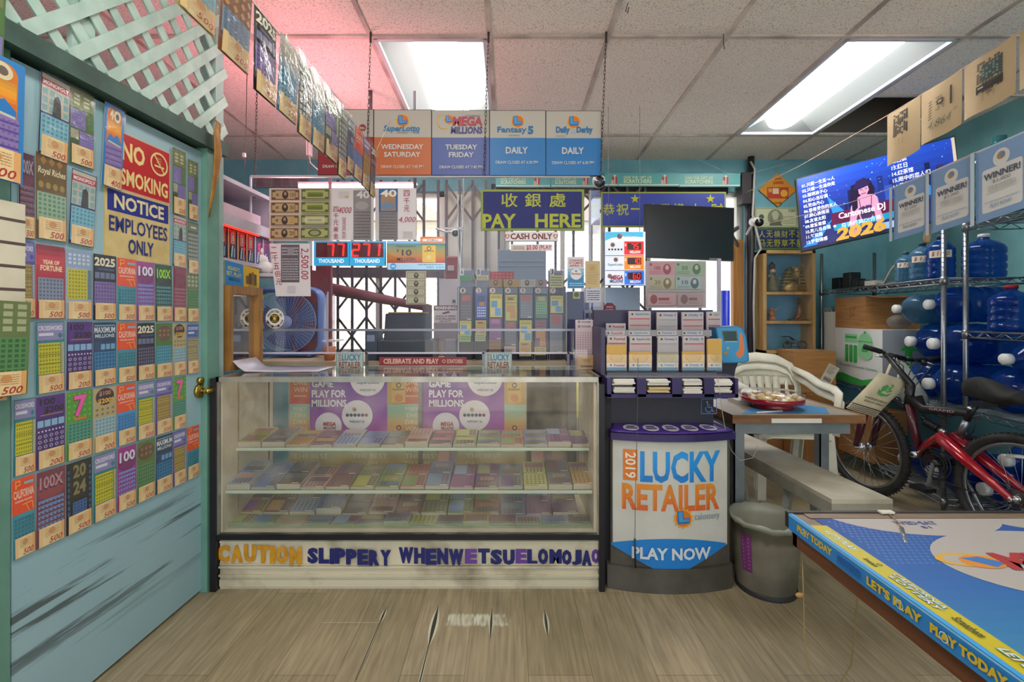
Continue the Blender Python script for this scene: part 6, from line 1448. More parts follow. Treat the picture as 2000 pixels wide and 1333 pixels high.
# ================================================================ play stand
QY = 1.975                                   # its front
SXA, SXB = WX(1190, 2.0), WX(1434, 2.0); SXC = (SXA + SXB) / 2
st = thing('play_stand', 'dark purple lottery play stand with white 2019 LUCKY RETAILER front', 'play stand', (SXC, 2.15, 0))
PD = M('#18142f', .4, col2='#120f26', ns=10); PV = M('#352560', .35, col2='#2b1e50', ns=8); GRY = M('#5d5750', .6, col2='#484238', ns=6, bump=.08)
def bow(x, d): return QY + d + .045 * ((x - SXC) / (SXB - SXA) * 2) ** 2
def bowed(g, x0, x1, z0, z1, d, m, back=2.3, n=14):
 vs = []
 for i in range(n + 1):
  x = x0 + (x1 - x0) * i / n
  for y, z in ((bow(x, d), z0), (bow(x, d), z1), (back, z1), (back, z0)): vs.append((x, y, z))
 fs = [(4 * i + k, 4 * (i + 1) + k, 4 * (i + 1) + (k + 1) % 4, 4 * i + (k + 1) % 4) for i in range(n) for k in range(4)]
 g.add(vs, fs + [(0, 1, 2, 3), (4 * n + 3, 4 * n + 2, 4 * n + 1, 4 * n)], m)
zp0, zp1 = WZ(1130, 1.975), WZ(862, 1.975)
g = MB(); bowed(g, SXA - .005, SXB + .0, 0, .105, -.004, GRY); bowed(g, SXA + .012, SXB - .006, .105, zp1, .012, GRY); g.build('base', st)
g = MB(); bowed(g, SXA + .006, SXB + .008, zp1, zp1 + .03, -.02, PV); bowed(g, SXA + .012, SXB + .002, zp1 + .03, zp1 + .036, -.004, PV)
# sloping purple ledge with round game badges
zl = zp1 + .036; zu = WZ(822, 2.12)
lx0, lx1, ux0, ux1 = SXA + .008, SXB + .004, SXA + .04, SXB - .045
def led(u, v):
 x = (lx0 + (lx1 - lx0) * u) * (1 - v) + (ux0 + (ux1 - ux0) * u) * v
 return (x, bow(x, -.01) * (1 - v) + 2.12 * v, zl * (1 - v) + zu * v)
g.grid(led, 14, 4, M('#4b2f86', .3), thick=.004); g.build('ledge', st)
g = MB(); wtb = M('#cfc6d4', .4)
for k in range(5):
 uc = .16 + .165 * k
 pts = [led(uc + .066 * math.cos(a), .32 + .26 * math.sin(a)) for a in [2 * math.pi * i / 24 for i in range(24)]]
 g.add([V3(p) + V3((0, -.003, .005)) for p in pts], [tuple(range(24))], wtb)
 for vv, ww in ((.40, .035), (.26, .045)):
  c = [V3(led(uc + du, vv + dv)) + V3((0, -.0036, .0058)) for du, dv in ((-ww, -.05), (ww, -.05), (ww, .05), (-ww, .05))]; g.add(c, [(0, 1, 2, 3)], M('#5a4a7a', .4))
g.build('game_badges', st)
# front panel
FPX = lambda x: x
g = MB(); g.canvas((0, QY, HC), (QY / F, 0, 0), (0, 0, -QY / F), .0006)
ox = -CX; oy = -CY
class _S: pass
g.O = V3((-CX * QY / F, 0, HC + CY * QY / F)); g.warp = lambda p, a, b: V3((p.x, bow(p.x, 0) + .004 + p.y, p.z))
def strip(x0, x1, ytop, ybot, m, n=18):
 for i in range(n):
  a, b = x0 + (x1 - x0) * i / n, x0 + (x1 - x0) * (i + 1) / n
  g.flat([(a, ytop(a)), (b, ytop(b)), (b, ybot(b)), (a, ybot(a))], m, True)
 g.lay += 1
xl, xr = 1201, 1429
arch = lambda x: 864 + 5 * (1 - ((x - 1315) / 114) ** 2) - 5
vee = lambda x: 1131 - 58 * abs(x - 1312) / 116
WP = M('#cfccc6', .4, col2='#c2beb4', ns=5)
strip(xl, xr, lambda x: 862, lambda x: max(vee(x), 1072), WP)
BL = M('#1f7fd0', .35)
strip(1198, 1426, lambda x: 1070 - 16 * (1 - ((x - 1312) / 114) ** 2), vee, BL)
def ctext(t, x0, y0, x1, y1, cols, bold, rot=0):
 """letters printed in a vertical colour fade, laid along the bowed front"""
 vs, fs, asp = text_mesh(t, bold, 0.)
 if rot == -90: vs = [(v, 1 - u) for u, v in vs]
 cs = [lin(c) for c in cols]
 for f in fs:
  v = sum(vs[i][1] for i in f) / len(f); q = min(int((1 - v) * 4), 3); tt = q / 3 * (len(cs) - 1); k = min(int(tt), len(cs) - 2); u = tt - k
  c = tuple(round(cs[k][j] * (1 - u) + cs[k + 1][j] * u, 3) for j in range(3))
  g.add([g.P(x0 + vs[i][0] * (x1 - x0), y1 - vs[i][1] * (y1 - y0)) for i in f], [tuple(range(len(f)))], M(c, .4))
 g.lay += 1
ctext('LUCKY', 1252, 883, 1413, 945, ('#2795e0', '#1f7ccc'), .035)
ctext('RETAILER', 1218, 948, 1411, 1000, ('#dd8a2e', '#d9652c'), .035)
strip(1220, 1247, lambda x: 881, lambda x: 942, M('#dd7a2c', .4), 3)
ctext('2019', 1224, 887, 1244, 937, ('#ece4da', '#ece4da'), .012, -90)
sun_logo(g, 1335, 1014, 21); ctext('calottery', 1357, 1004, 1411, 1021, ('#7a9ab0', '#7f8a90'), .0)
ctext('PLAY NOW', 1236, 1071, 1391, 1095, ('#d3dbe2', '#d3dbe2'), .035)
g.build('front_panel', st)
# column, accessibility plate, slot box
z0, z1 = zu - .004, WZ(770, 2.02)
g = MB(); g.bx(SXA + .02, SXB - .05, 2.09, 2.36, 0, z1, PD); g.bx(SXA - .02, SXA + .02, 2.05, 2.36, 0, z1 + .02, M('#15121f', .6)); g.build('column', st)
g = MB(); g.front(2.088); LBp = M('#5f86c0', .4)
x0, y0, x1, y1 = 1369, 779, 1400, 809
for a in ((x0, y0, x1, y0 + 1.2), (x0, y1 - 1.2, x1, y1), (x0, y0, x0 + 1.2, y1), (x1 - 1.2, y0, x1, y1)): g.rect(*a, LBp, True)
g.lay += 1; g.disc(1381, 786, 2.2, LBp); g.ring(1384, 799, 5.5, 7, LBp, a0=-40, a1=210)
for a in ((1381, 788, 1382, 796), (1382, 796, 1389, 796), (1389, 796, 1392, 804), (1392, 804, 1395, 803), (1381, 791.5, 1387, 791.5)): g.line(*a, 1.6, LBp)
g.build('access_plate', st)
g = MB(); yb = 1.96; zb0, zb1 = WZ(776, yb), WZ(740, yb); bx0, bx1 = WX(1186, yb), WX(1442, yb)
g.bx(bx0, bx1, yb, 2.36, zb0 - .004, zb0 + .012, PV); g.bx(bx0, bx1, 2.2, 2.36, zb0, zb1, PV)
for a, b in ((1186, 1194), (1244, 1262), (1313, 1332), (1376, 1395), (1436, 1442)): g.bx(WX(a, yb), WX(b, yb), yb, 2.3, zb0, zb1, PV)
g.bx(bx0, bx1, yb + .03, 2.36, zb1, zb1 + .006, M('#6f6a74', .25, coat=.5)); g.build('slot_box', st)
for k, (a, b) in enumerate(((1196, 1243), (1264, 1312), (1334, 1376), (1394, 1434))):
 for q, (c, dz) in enumerate((('#d9cfc4' if k != 1 else '#d3b98a', .014), ('#e3dad0', .048))):
  t = thing('slip_stack', f"{['first', 'second', 'third', 'fourth'][k]} slot of the play stand from left, {'lower' if q == 0 else 'upper'} stack of slips", 'paper stack', (WX((a + b) / 2, yb), yb + .07, zb0 + dz), 'slip stacks in the slots of the play stand')
  g = MB(); r = random.Random(k * 2 + q)
  for j in range(4): g.box((WX((a + b) / 2, yb) + r.uniform(-.006, .006), yb + .085 + r.uniform(-.012, .008), zb0 + dz + .0035 + .0065 * j), (WX(b, yb) - WX(a, yb) - .014, .15, .006), M(c, .7))
  g.build('slips', t)
# sloping rack of play slips
rk_ = [(1182, 1226, 'Powerball', '#b03a4a'), (1226, 1275, 'SuperLotto', '#3a7aa8'), (1281, 1327, 'Fantasy 5', '#2f78b4'), (1330, 1378, 'Daily 4', '#3a6fb4'), (1379, 1412, 'Daily 3', '#4a8a5a')]
g = MB(); g.bx(WX(1176, 2.1), WX(1396, 2.28), 2.30, 2.36, z1, WZ(606, 2.33), M('#332a4a', .45)); g.bx(WX(1172, 2.1), WX(1180, 2.1), 2.08, 2.36, zb1, WZ(640, 2.12), M('#3f3658', .45)); g.bx(WX(1186, 2.05), WX(1400, 2.05), 2.05, 2.36, zb1 + .006, zb1 + .014, M('#4a4454', .3, coat=.5)); g.build('rack_back', st)
g = MB(); g.bx(WX(1178, 2.12), WX(1390, 2.12), 2.12, 2.124, WZ(657, 2.12), WZ(645, 2.12), M('#8f8a90', .35)); g.front(2.118)
for a, b, n_, c in rk_[:4]: g.rect(a + 2, 646.5, b - 6, 655.5, M('#b5aeae', .45)); g.text(n_, a + 12, 648.5, b - 10, 653.5, M(c, .5), .02); g.disc(a + 6, 651, 2, '#4a4448')
g.build('label_rail', st)
for k, (a, b, n_, c) in enumerate(rk_):
 od = ['first', 'second', 'third', 'fourth', 'fifth'][k]
 for tier, (Y, y0, y1) in enumerate(((2.24, [632, 608, 610, 610, 609][k], 660), (2.10, [656, 657, 657, 657, 662][k], 722))):
  t = thing('play_slip_bundle', f"{od} bundle of white play slips in the {'upper' if tier == 0 else 'lower'} tier of the slip rack", 'play slips', (WX((a + b) / 2, Y), Y, WZ(y1, Y)), 'play slip bundles on the rack')
  g = MB(); dx = 2 if tier == 0 else 4; g.front(Y); aa, bb = a + dx, b - 6 + dx
  g.slab(aa, y0, bb, y1, .012, '#c9bfc0'); g.rect(aa, y0, bb, y1, M('#bfb3b2', .6))
  g.disc(aa + 7, y0 + 6, 2.2, '#5a3a40'); g.text(n_, aa + 13, y0 + 3.5, bb - 3, y0 + 9, M(c, .5), .02)
  top = y0 + 14; n = 3
  for j in range(n):
   yy = top + (y1 - top) * j / n; g.rect(aa + 2, yy, bb - 2, yy + 2.2, M('#b8525c' if k != 2 else '#9a9aa0', .5), True); g.cells(aa + 2, yy + 3, bb - 2, yy + (y1 - top) / n - .8, 9, 4, M('#c99aa0' if k != 2 else '#a8a4a8', .6), .45)
  g.build('slips', t)
 g = MB(); Y = 2.075; g.front(Y); aa, bb = a + 3, b - 2; h = [674, 688, 690, 687, 663][k]
 col = '#d3a452' if k != 2 else '#a89a78'
 g.slab(aa, h, bb - 1, 724, .012, col); g.rect(aa, h, bb - 1, 716, M(col, .6)); g.line(aa + 5, 696, aa + 12, 706, 1, '#a87f3a'); g.line(aa + 12, 706, bb - 12, 706, 1, '#a87f3a'); g.line(bb - 12, 706, bb - 6, 696, 1, '#a87f3a'); g.scrawl(aa + 6, 692, bb - 8, 704, 4, '#a87f3a', .3, k)
 g.rect(aa, 709, bb - 1, 718, M('#d3cccb', .5)); g.text(n_, aa + 14, 711, bb - 4, 716.5, M(c, .5), .02); g.disc(aa + 8, 713.5, 1.8, '#4a4448'); g.rect(aa, 718, bb - 1, 724, M('#5f86a0', .5))
 tag(g.build('envelope_stack'), f"{'dull khaki' if k == 2 else 'tan'} envelopes, {od} from the left in the rack's front tier", 'envelopes', 'tan envelopes at the front of the slip rack')
 g = MB(); g.bx(WX(aa, 2.06) - .002, WX(bb, 2.06) + .002, 2.06, 2.062, zb1 + .015, WZ(693, 2.06), clear('rack_pocket', haze=.04, gloss=.06)); g.build('pocket', st)
# ticket checker
t = thing('ticket_checker', 'blue and orange ticket checker on a dark foot right of the slip rack', 'ticket checker', (WX(1432, 2.2), 2.2, zb1 + .014))
YK = 2.16
g = MB(); g.prism([(1398, 640), (1440, 637), (1450, 640), (1457, 655), (1462, 690), (1463, 705), (1455, 709), (1412, 710), (1408, 704)], W(0, 0, YK), V3((YK / F, 0, 0)), V3((0, 0, -YK / F)), V3((0, 1, 0)), .08, M('#2a6f9e', .35)); g.build('shell', t)
g = MB(); g.front(YK - .001, 2); g.flat([(1400, 641.5), (1440, 639), (1448, 642), (1455, 657), (1460, 690), (1460, 703), (1454, 707), (1414, 708), (1410, 703)], M('#3a93c4', .4))
g.flat([(1444, 650), (1449, 652), (1454, 680), (1452, 694), (1444, 701), (1440, 697), (1436, 690), (1443, 684)], M('#dd7a42', .45)); g.flat([(1409, 646), (1439, 646), (1441, 668), (1413, 668)], M('#5a6468', .3)); g.flat([(1411, 648), (1437, 648), (1439, 666), (1415, 666)], M('#2e3a3c', .15)); g.rect(1416, 667, 1440, 668, '#cfd6d8')
g.disc(1417, 690, 5, '#b98a3a', 3); g.disc(1421, 680, 2.4, '#d8a04a'); g.build('face', t)
g = MB(); g.prism([(1411, 711), (1458, 709), (1450, 728), (1446, 752), (1405, 752), (1412, 728)], W(0, 0, YK + .02), V3((YK / F, 0, 0)), V3((0, 0, -YK / F)), V3((0, 1, 0)), .08, M('#231e30', .5)); g.build('foot', t)
g = MB(); g.bx(SXB - .06, WX(1420, 2.18), 2.19, 2.24, WZ(752, 2.18), WZ(742, 2.18), M('#231e30', .5)); g.build('bracket', t)
g = MB(); g.tube([W(1246, 700, 2.05), W(1246, 760, 1.955), W(1244, 860, 1.93), W(1241, 960, 1.94), W(1240, 1060, 1.95)], .0012, M('#5a5048', .6), 5); g.tube([W(1240, 1053, 1.95), W(1241, 1110, 1.955)], .004, M('#20242e', .4), 8)
tag(g.build('tethered_pencil'), 'dark pencil hanging on a thin string down the stand front', 'pencil')
g = MB(); g.tube([W(1402, 738, 1.96), W(1410, 800, 1.97), W(1418, 850, 2.02), W(1428, 880, 2.1), W(1445, 900, 2.14), W(1470, 895, 2.16), W(1480, 870, 2.18)], .0016, M('#b9b0a0', .6), 5); tag(g.build('loose_string'), 'thin pale string looping from the slot box to the desk leg', 'string')

# ================================================================ steel framed desk with tray
DY0, DY1, DZ = 2.2, 2.62, WZ(811, 2.2)
DX0, DX1 = WX(1434, DY0), WX(1690, DY0)
t = thing('steel_desk', 'small brown topped desk on a grey steel frame beside the play stand', 'desk', ((DX0 + DX1) / 2, 2.4, 0))
WB = M('#8a5f3a', .5, col2='#6f4a2c', ns=3, stretch=(2, 14, 14)); SG = M('#7f858a', .45, .3, col2='#6f7478', ns=8)
g = MB(); g.bx(DX0 - .01, DX1, DY0 - .005, DY1, DZ - .04, DZ, WB); g.bx(DX0 - .01, DX1 - .03, DY0, DY1, DZ, DZ + .001, M('#a39a8c', .4, col2='#8f8676', ns=5)); g.build('desktop', t)
g = MB(); g.bx(DX0 + .02, WX(1664, DY0), DY0 + .012, DY0 + .03, WZ(849, DY0), DZ - .04, SG); g.bx(DX0 + .02, DX1 - .06, DY1 - .03, DY1 - .012, WZ(849, DY0), DZ - .04, SG); g.bx(DX0 + .01, DX0 + .03, DY0 + .02, DY1 - .02, WZ(849, DY0), DZ - .04, SG)
g.bx(DX1 - .085, DX1 - .065, DY0 + .02, DY1 - .02, WZ(849, DY0), DZ - .04, SG); g.build('steel_frame', t)
for x, y in ((DX0 + .003, DY0 + .008), (DX0 + .003, DY1 - .058), (WX(1590, DY1), DY1 - .05)):
 g = MB(); g.bx(x, x + .05, y, y + .006, 0, DZ - .04, SG); g.bx(x, x + .006, y, y + .05, 0, DZ - .04, SG); g.build('leg', t)
sheet('paper_scrap', DY0 - .008, 1507, 818, 1605, 827, '#d8d2c6', 'torn white paper strip stuck on the front edge of the desk', 'paper')
g = MB(); g.add([V3((WX(a, y), y, DZ + .002)) for a, y in ((1448, 2.215), (1500, 2.235), (1620, 2.22), (1612, 2.36), (1560, 2.45), (1470, 2.40))], [(0, 1, 2, 3, 4, 5)], M('#3f86bc', .45)); tag(g.build('blue_mat'), 'blue mat lying on the desk under the red tray', 'mat')
t = thing('snack_tray', 'round red party tray with a clear lid on the desk', 'tray', (WX(1508, 2.38), 2.38, DZ + .0025))
cx, cy = WX(1508, 2.38), 2.38; T = Matrix.Translation((cx, cy, DZ + .003)); RDT = M('#8f1020', .2, coat=.5)
g = MB(); g.lathe([(.10, 0), (.098, .012), (.09, .02), (.145, .03), (.147, .055), (.143, .055), (.14, .034), (.0001, .03)], RDT, 40, T); g.build('tray_base', t)
g = MB(); g.lathe([(.148, .055), (.146, .07), (.13, .082), (.0001, .088)], clear('tray_lid', haze=.05, gloss=.1), 40, T, cap=False); g.build('lid', t)
rr = random.Random(5); g = MB()
for k in range(34):
 a, r = rr.uniform(0, 6.28), .125 * math.sqrt(rr.random()); g.ball((cx + r * math.cos(a), cy + r * math.sin(a), DZ + .048 + rr.uniform(0, .01)), rr.uniform(.012, .018), M(['#d8c48a', '#e6dcc0', '#c9a45a'][k % 3], .7), 8)
o = g.build('snacks', t); o['kind'] = 'stuff'
g = MB(); g.cyl((WX(1478, 2.225), 2.225, DZ + .006), (WX(1528, 2.26), 2.26, DZ + .006), .004, M('#d9d6d2', .3), 8); tag(g.build('white_pen'), 'white pen lying on the blue mat in front of the red tray', 'pen')
g = MB(); g.bx(WX(1432, 2.5), WX(1475, 2.5), 2.44, 2.56, DZ + .001, DZ + .022, M('#b9b4aa', .6)); tag(g.build('slip_box'), 'flat pale box on the desk behind the red tray', 'box')

# ================================================================ white plank bench
BZ = .448
t = thing('plank_bench', 'long dirty white plank bench running back under the desk', 'bench', (1.42, 2.3, 0))
BW = M('#c9c2b2', .5, col2='#a39a88', ns=5, bump=.1); BS = M('#a8a294', .5, col2='#8a8274', ns=6)
p = lambda u, v: V3((1.312 + .248 * u - .075 * v * (1 if u > .5 else .6), 1.87 + 1.1 * v, 0))
qs = [p(0, 0), p(1, 0), p(1, 1), p(0, 1)]
def slab4(g, q, z0, z1, m): g.add([v + V3((0, 0, z)) for z in (z0, z1) for v in q], [(3, 2, 1, 0), (4, 5, 6, 7), (0, 1, 5, 4), (1, 2, 6, 5), (2, 3, 7, 6), (3, 0, 4, 7)], m)
g = MB(); slab4(g, qs, BZ - .018, BZ, BW); g.build('plank', t)
g = MB()
for (a, b) in ((0, 1), (1, 2), (3, 0)):
 d = (qs[b] - qs[a]).normalized(); n = V3((-d.y, d.x, 0)) * .014; slab4(g, [qs[a], qs[b], qs[b] + n, qs[a] + n], BZ - .07, BZ - .018, BS)
g.build('apron', t)
for v in (.33, .92):
 c = (p(0, v) + p(1, v)) / 2
 for s_ in (-1, 1):
  g = MB(); g.bar(c + V3((s_ * .05, 0, BZ - .02)), c + V3((s_ * .13, s_ * .05, 0)), .03, .03, M('#8f8d88', .5)); g.build('leg', t)

# ================================================================ stacked white plastic chairs
PW = M('#d8d4c4', .4, col2='#c6c1ae', ns=6)
def plastic_chair(label):
 t = thing('plastic_chair', label, 'chair', (0, 0, 0), 'stacked white plastic chairs')
 g = MB()
 def seat(u, v):
  x = (u - .5) * (.43 - .05 * v); y = -.21 + .40 * v
  return (x, y, .435 - .018 * math.sin(math.pi * v) * (1 - (2 * u - 1) ** 2) - .01 * v - .03 * max(0, .12 - v) / .12 - .02 * (abs(2 * u - 1) > .95))
 g.grid(seat, 14, 14, PW, thick=.012); g.build('seat', t)
 g = MB()
 bk = lambda x, z: (x, .19 + .13 * (z - .43) / .4 + .05 * (1 - (x / .27) ** 2), z)
 # rounded frame of the back, wide top, four uprights
 path = [(-.20, .43), (-.235, .55), (-.245, .66), (-.215, .755), (-.13, .80), (0, .812), (.13, .80), (.215, .755), (.245, .66), (.235, .55), (.20, .43)]
 g.tube([bk(*q) for q in path], [.018, .022, .026, .034, .042, .044, .042, .034, .026, .022, .018], PW, 10, flat=.35, up=V3((0, 1, 0)))
 for x in (-.11, -.055, 0, .055, .11): g.grid(lambda u, v: bk((x + (u - .5) * .044) * (.85 + .2 * v), .43 + .27 * v), 2, 6, PW, thick=.008)
 g.grid(lambda u, v: bk((u - .5) * .46, .67 + v * (.80 - .06 * (2 * u - 1) ** 2 - .67)), 12, 5, PW, thick=.009)
 for x in (-.17, .17): g.tube([bk(x * .9, .43), bk(x, .55), bk(x * 1.05, .64)], .012, PW, 8, flat=.4, up=V3((0, 1, 0)))
 g.build('backrest', t)
 for s_ in (-1, 1):
  g = MB(); g.tube([bk(s_ * .22, .74), (s_ * .265, .17, .70), (s_ * .285, .05, .655), (s_ * .285, -.12, .645), (s_ * .275, -.19, .625), (s_ * .255, -.215, .55), (s_ * .235, -.215, .42)], [.02, .026, .028, .028, .026, .022, .02], PW, 10, flat=.45); g.build('armrest', t)
 for sx, y0, y1 in ((-1, -.20, -.235), (1, -.20, -.235), (-1, .17, .25), (1, .17, .25)):
  g = MB(); a = V3((sx * .205, y0, .43)); b = V3((sx * (.225 if y0 < 0 else .205), y1, 0))
  for o_, w_, h_ in ((V3((0, 0, 0)), .052, .008), (V3((sx * .022, .018 * (1 if y0 < 0 else -1), 0)), .008, .04)):
   g.bar(a + o_, b + o_, w_, h_, PW, up=V3((0, 1, 0)))
  g.build('leg', t)
 g = MB(); g.tube([(-.2, -.205, .385), (-.15, -.212, .40), (.15, -.212, .40), (.2, -.205, .385)], .016, PW, 8, flat=.4, up=V3((0, 0, 1))); g.build('front_rail', t)
 return t
c1 = plastic_chair('lower of two stacked white plastic chairs behind the desk')
c1.location = (1.88, 3.18, 0); c1.rotation_euler = (0, 0, math.radians(-6))
c2 = dup(c1, 'upper of two stacked white plastic chairs behind the desk'); c2.location = (1.878, 3.192, .058)

# ================================================================ waste bin with liner
tx, ty = 1.132, 2.03
t = thing('waste_bin', 'grey waste bin with a clear liner on the floor right of the play stand', 'waste bin', (tx, ty, 0))
T = Matrix.Translation((tx, ty, 0)); BN = M('#8a8274', .5, col2='#625a4e', ns=5, bump=.1)
g = MB(); g.lathe([(.112, 0), (.118, .012), (.14, .29), (.146, .30), (.14, .303), (.136, .292), (.11, .02), (.0001, .014)], BN, 36, T); g.build('bucket', t)
g = MB(); g.lathe([(.1215, 0), (.1225, .02), (.119, .022)], M('#2e2a2c', .6), 36, T, cap=False); g.build('foot_ring', t)
g = MB(); rr = random.Random(9); n = 40
pr = [(.128, .02), (.131, .12), (.137, .2), (.1475, .295), (.149, .312), (.139, .316), (.131, .27), (.118, .12), (.10, .03)]
vs = []; 
for i, (r, z) in enumerate(pr):
 for j in range(n): vs.append((tx + (r + (rr.uniform(-.002, .002) if i > 3 else -.011 if i < 3 else 0)) * math.cos(2 * math.pi * j / n), ty + (r + (-.011 if i < 3 else 0)) * math.sin(2 * math.pi * j / n), z + rr.uniform(-.006, .006) * (i > 2)))
vs2 = vs[3 * n:]; k = len(pr) - 3
g.add(vs2, [(i * n + j, i * n + (j + 1) % n, (i + 1) * n + (j + 1) % n, (i + 1) * n + j) for i in range(k - 1) for j in range(n)], clear('bin_liner', tint='#e4e6de', haze=.38, gloss=.08, rough=.2, bump=.7, ns=22, hazecol='#c4c8bc'), True)
skirt = [(tx + (.1495 - (.02 + .045 * abs(math.sin(j * 1.7))) * .09 + .002) * math.cos(2 * math.pi * j / n), ty + (.1495 - (.02 + .045 * abs(math.sin(j * 1.7))) * .09 + .002) * math.sin(2 * math.pi * j / n), .305 - .03 - .045 * abs(math.sin(j * 1.7))) for j in range(n)]
rim = [(tx + .1505 * math.cos(2 * math.pi * j / n), ty + .1505 * math.sin(2 * math.pi * j / n), .31) for j in range(n)]
g.add(rim + skirt, [(j, (j + 1) % n, n + (j + 1) % n, n + j) for j in range(n)], clear('bin_liner'), True); g.build('bin_liner', t)
g = MB(); lab = []
for j in range(7):
 a = math.radians(-162 + 3.4 * j); 
 for z in (.10, .262): r = .1135 + (z / .29) * .0275 + .0025; lab.append((tx + r * math.cos(a), ty + r * math.sin(a), z))
g.add(lab, [(2 * j, 2 * j + 2, 2 * j + 3, 2 * j + 1) for j in range(6)], M('#7a3474', .45), True)
for q in range(9):
 zz = .115 + q * .016; a0, a1 = math.radians(-158), math.radians(-146); r = .1135 + (zz / .29) * .0275 + .003
 g.add([(tx + r * math.cos(a), ty + r * math.sin(a), z) for a in (a0, a1) for z in (zz, zz + .006)], [(0, 2, 3, 1)], M('#b98ab4', .5))
g.build('purple_label', t)

# ================================================================ front table at right
t = thing('play_table', 'brown table with a game board top and blue yellow edge strip, nearest at right', 'table', (1.2, .5, 0))
TZ = .75; TX0, TX1, TY0, TY1 = .632, 1.95, -.2, 1.04
BRN = M('#7a4528', .4, col2='#592f1a', ns=4, stretch=(14, 1.4, 14)); TOPM = M('#8a735c', .4, col2='#75604c', ns=4, stretch=(3, 22, 3))
g = MB(); g.bx(TX0 + .002, TX1, TY0, TY1, TZ - .03, TZ, TOPM); g.bx(TX0 + .004, TX0 + .022, TY0, TY1 - .01, .684, TZ - .03, BRN); g.bx(TX0 + .004, TX1, TY1 - .024, TY1 - .006, .684, TZ - .03, BRN); g.build('tabletop', t)
g = MB(); g.bx(TX0 - .004, TX1, TY1 - .004, TY1 + .006, TZ - .03, TZ + .004, M('#2a2320', .4)); g.build('back_edging', t)
for x, y in ((TX0 + .03, .55), (TX0 + .03, -.15), (TX1 - .12, .85), (TX1 - .12, -.15)):
 g = MB(); g.bx(x, x + .085, y, y + .11, 0, .70, M('#452a1e', .5, col2='#33201a', ns=4)); g.build('leg', t)
g = MB()      # blue strip folded over the edge: front face
g.canvas((TX0 - .002, TY1, TZ + .001), (0, -.001, 0), (0, 0, -.001), .0003)
L_ = (TY1 - TY0) * 1000; g.slab(0, 0, L_, 34, .002, '#2a86d8'); g.rect(0, 0, L_, 34, M('#2780c8', .3)); g.rect(0, 0, L_, 3, M('#8fd0f4', .25)); YT_ = M('#d8b42a', .4); DBL = M('#1f5aa8', .4)
def playword(x, w, words_):
 for t_, a, b in words_:
  g.text(t_, x + w * a, 8, x + w * b, 25, YT_, .05)
for x in (36, 354, 672, 990):
 g.text('PLAY TODAY', x, 9, x + 108, 24, YT_, .055); g.ring(x + 22, 17, 6, 7.4, M('#bfe0f4', .4)); g.scrawl(x + 122, 10, x + 182, 25, 3, DBL, .6); g.rect(x + 122, 27, x + 186, 28, DBL)
 g.text("LET'S PLAY", x + 196, 9, x + 304, 25, YT_, .055); g.ring(x + 264, 18, 6, 7.4, M('#bfe0f4', .4))
# yellow fold on the top
g.canvas((TX0 + .042, TY1 - .004, TZ + .0016), (0, -.001, 0), (-.001, 0, 0), .0002)
YEL = M('#c4b418', .35); W_ = M('#d5dfe4', .4)
g.rect(0, 35, L_, 44, M('#3f9be0', .3)); g.rect(60, 0, L_, 35, YEL)
for x in (84, 420, 756): 
 g.text("LET'S PLAY", x, 8, x + 82, 24, M('#2f7f8a', .4), .06, .2); g.text("LET'S PLAY", x + 1, 9, x + 81, 23, W_, .03, .2); g.text('Scratchers', x + 108, 16, x + 136, 26, '#4a4a1a', .03); g.ring(x + 130, 12, 3, 4.4, '#4a4a1a')
 for j, s_ in enumerate(('CALIFORNIA', 'LOTTERY')): g.text(s_, x + 158 + 8 * j, 5 + 12 * j, x + 254 + 6 * j, 15 + 12 * j, M('#3a8a96', .4), .05, .2); g.text(s_, x + 159 + 8 * j, 5.6 + 12 * j, x + 253 + 6 * j, 14.4 + 12 * j, W_, .02, .2)
 g.text('Scratchers', x + 274, 10, x + 316, 24, '#4a4a1a', .03)
g.build('edge_strip', t)
# printed game board
g = MB(); g.canvas((TX0, TY1, TZ + .0008), (.001, 0, 0), (0, -.001, 0), .00015)
g.rect(38, 30, 1300, 1200, M('#c9c4be', .4)); BB = M('#2468c8', .35)
def arc_fill(x0, x1, f0, f1, m, n=24):
 for i in range(n):
  a, b = x0 + (x1 - x0) * i / n, x0 + (x1 - x0) * (i + 1) / n
  g.flat([(a, f0(a)), (b, f0(b)), (b, f1(b)), (a, f1(a))], m, True)
 g.lay += 1
g.grad(38, 30, 1300, 760, ('#1c4a9c', '#2462ac', '#3486ac', '#4f9ca4'), 28)
for j in range(16):
 for i in range(14):
  if i * 11 < 150 + j * 3: g.disc(62 + 11 * i + (j % 2) * 5.5, 44 + 11 * j, 3.2, M('#3f72b8', .4), keep=True, n=8)
g.lay += 1
WB_ = M('#b3aca8', .4)
[g.flat([(cx + rx * math.cos(math.pi * i / 24), max(30, cy + ry * math.sin(math.pi * i / 24))) for i in range(48)], WB_) for cx, cy, rx, ry in ((260, 0, 190, 108), (560, 30, 150, 66))]
g.disc(385, 215, 235, WB_, 128, 48)
g.rect(30, -8, 1300, 29, TOPM)
g.text('WED·SAT', 195, 44, 285, 60, M('#4a4f92', .45), .03); g.text('$1', 236, 66, 256, 78, M('#4a4f92', .45), .02)
g.disc(205, 200, 56, M('#d8a83a', .4), 24); g.disc(205, 200, 42, WB_, 17); g.disc(224, 208, 38, M('#dd8a2e', .4), 22); g.flat([(196, 196), (232, 190), (262, 212), (232, 226)], M('#3f78c0', .4))
g.text('MEGA', 252, 176, 470, 236, M('#b03434', .4), .06, .15); g.text('MILLIONS', 272, 240, 520, 278, M('#3a3f8a', .4), .05, .15)
g.disc(505, 50, 26, M('#7a8a6a', .4), 9); g.disc(505, 50, 18, WB_, 5)
g.build('game_board', t)
g = MB(); g.cyl(W(1761, 1033, .963), W(1769, 1063, .905), .0042, M('#8f9298', .3, .6), 10); tag(g.build('tethered_pen'), 'silver pen lying on the front table game board', 'pen')
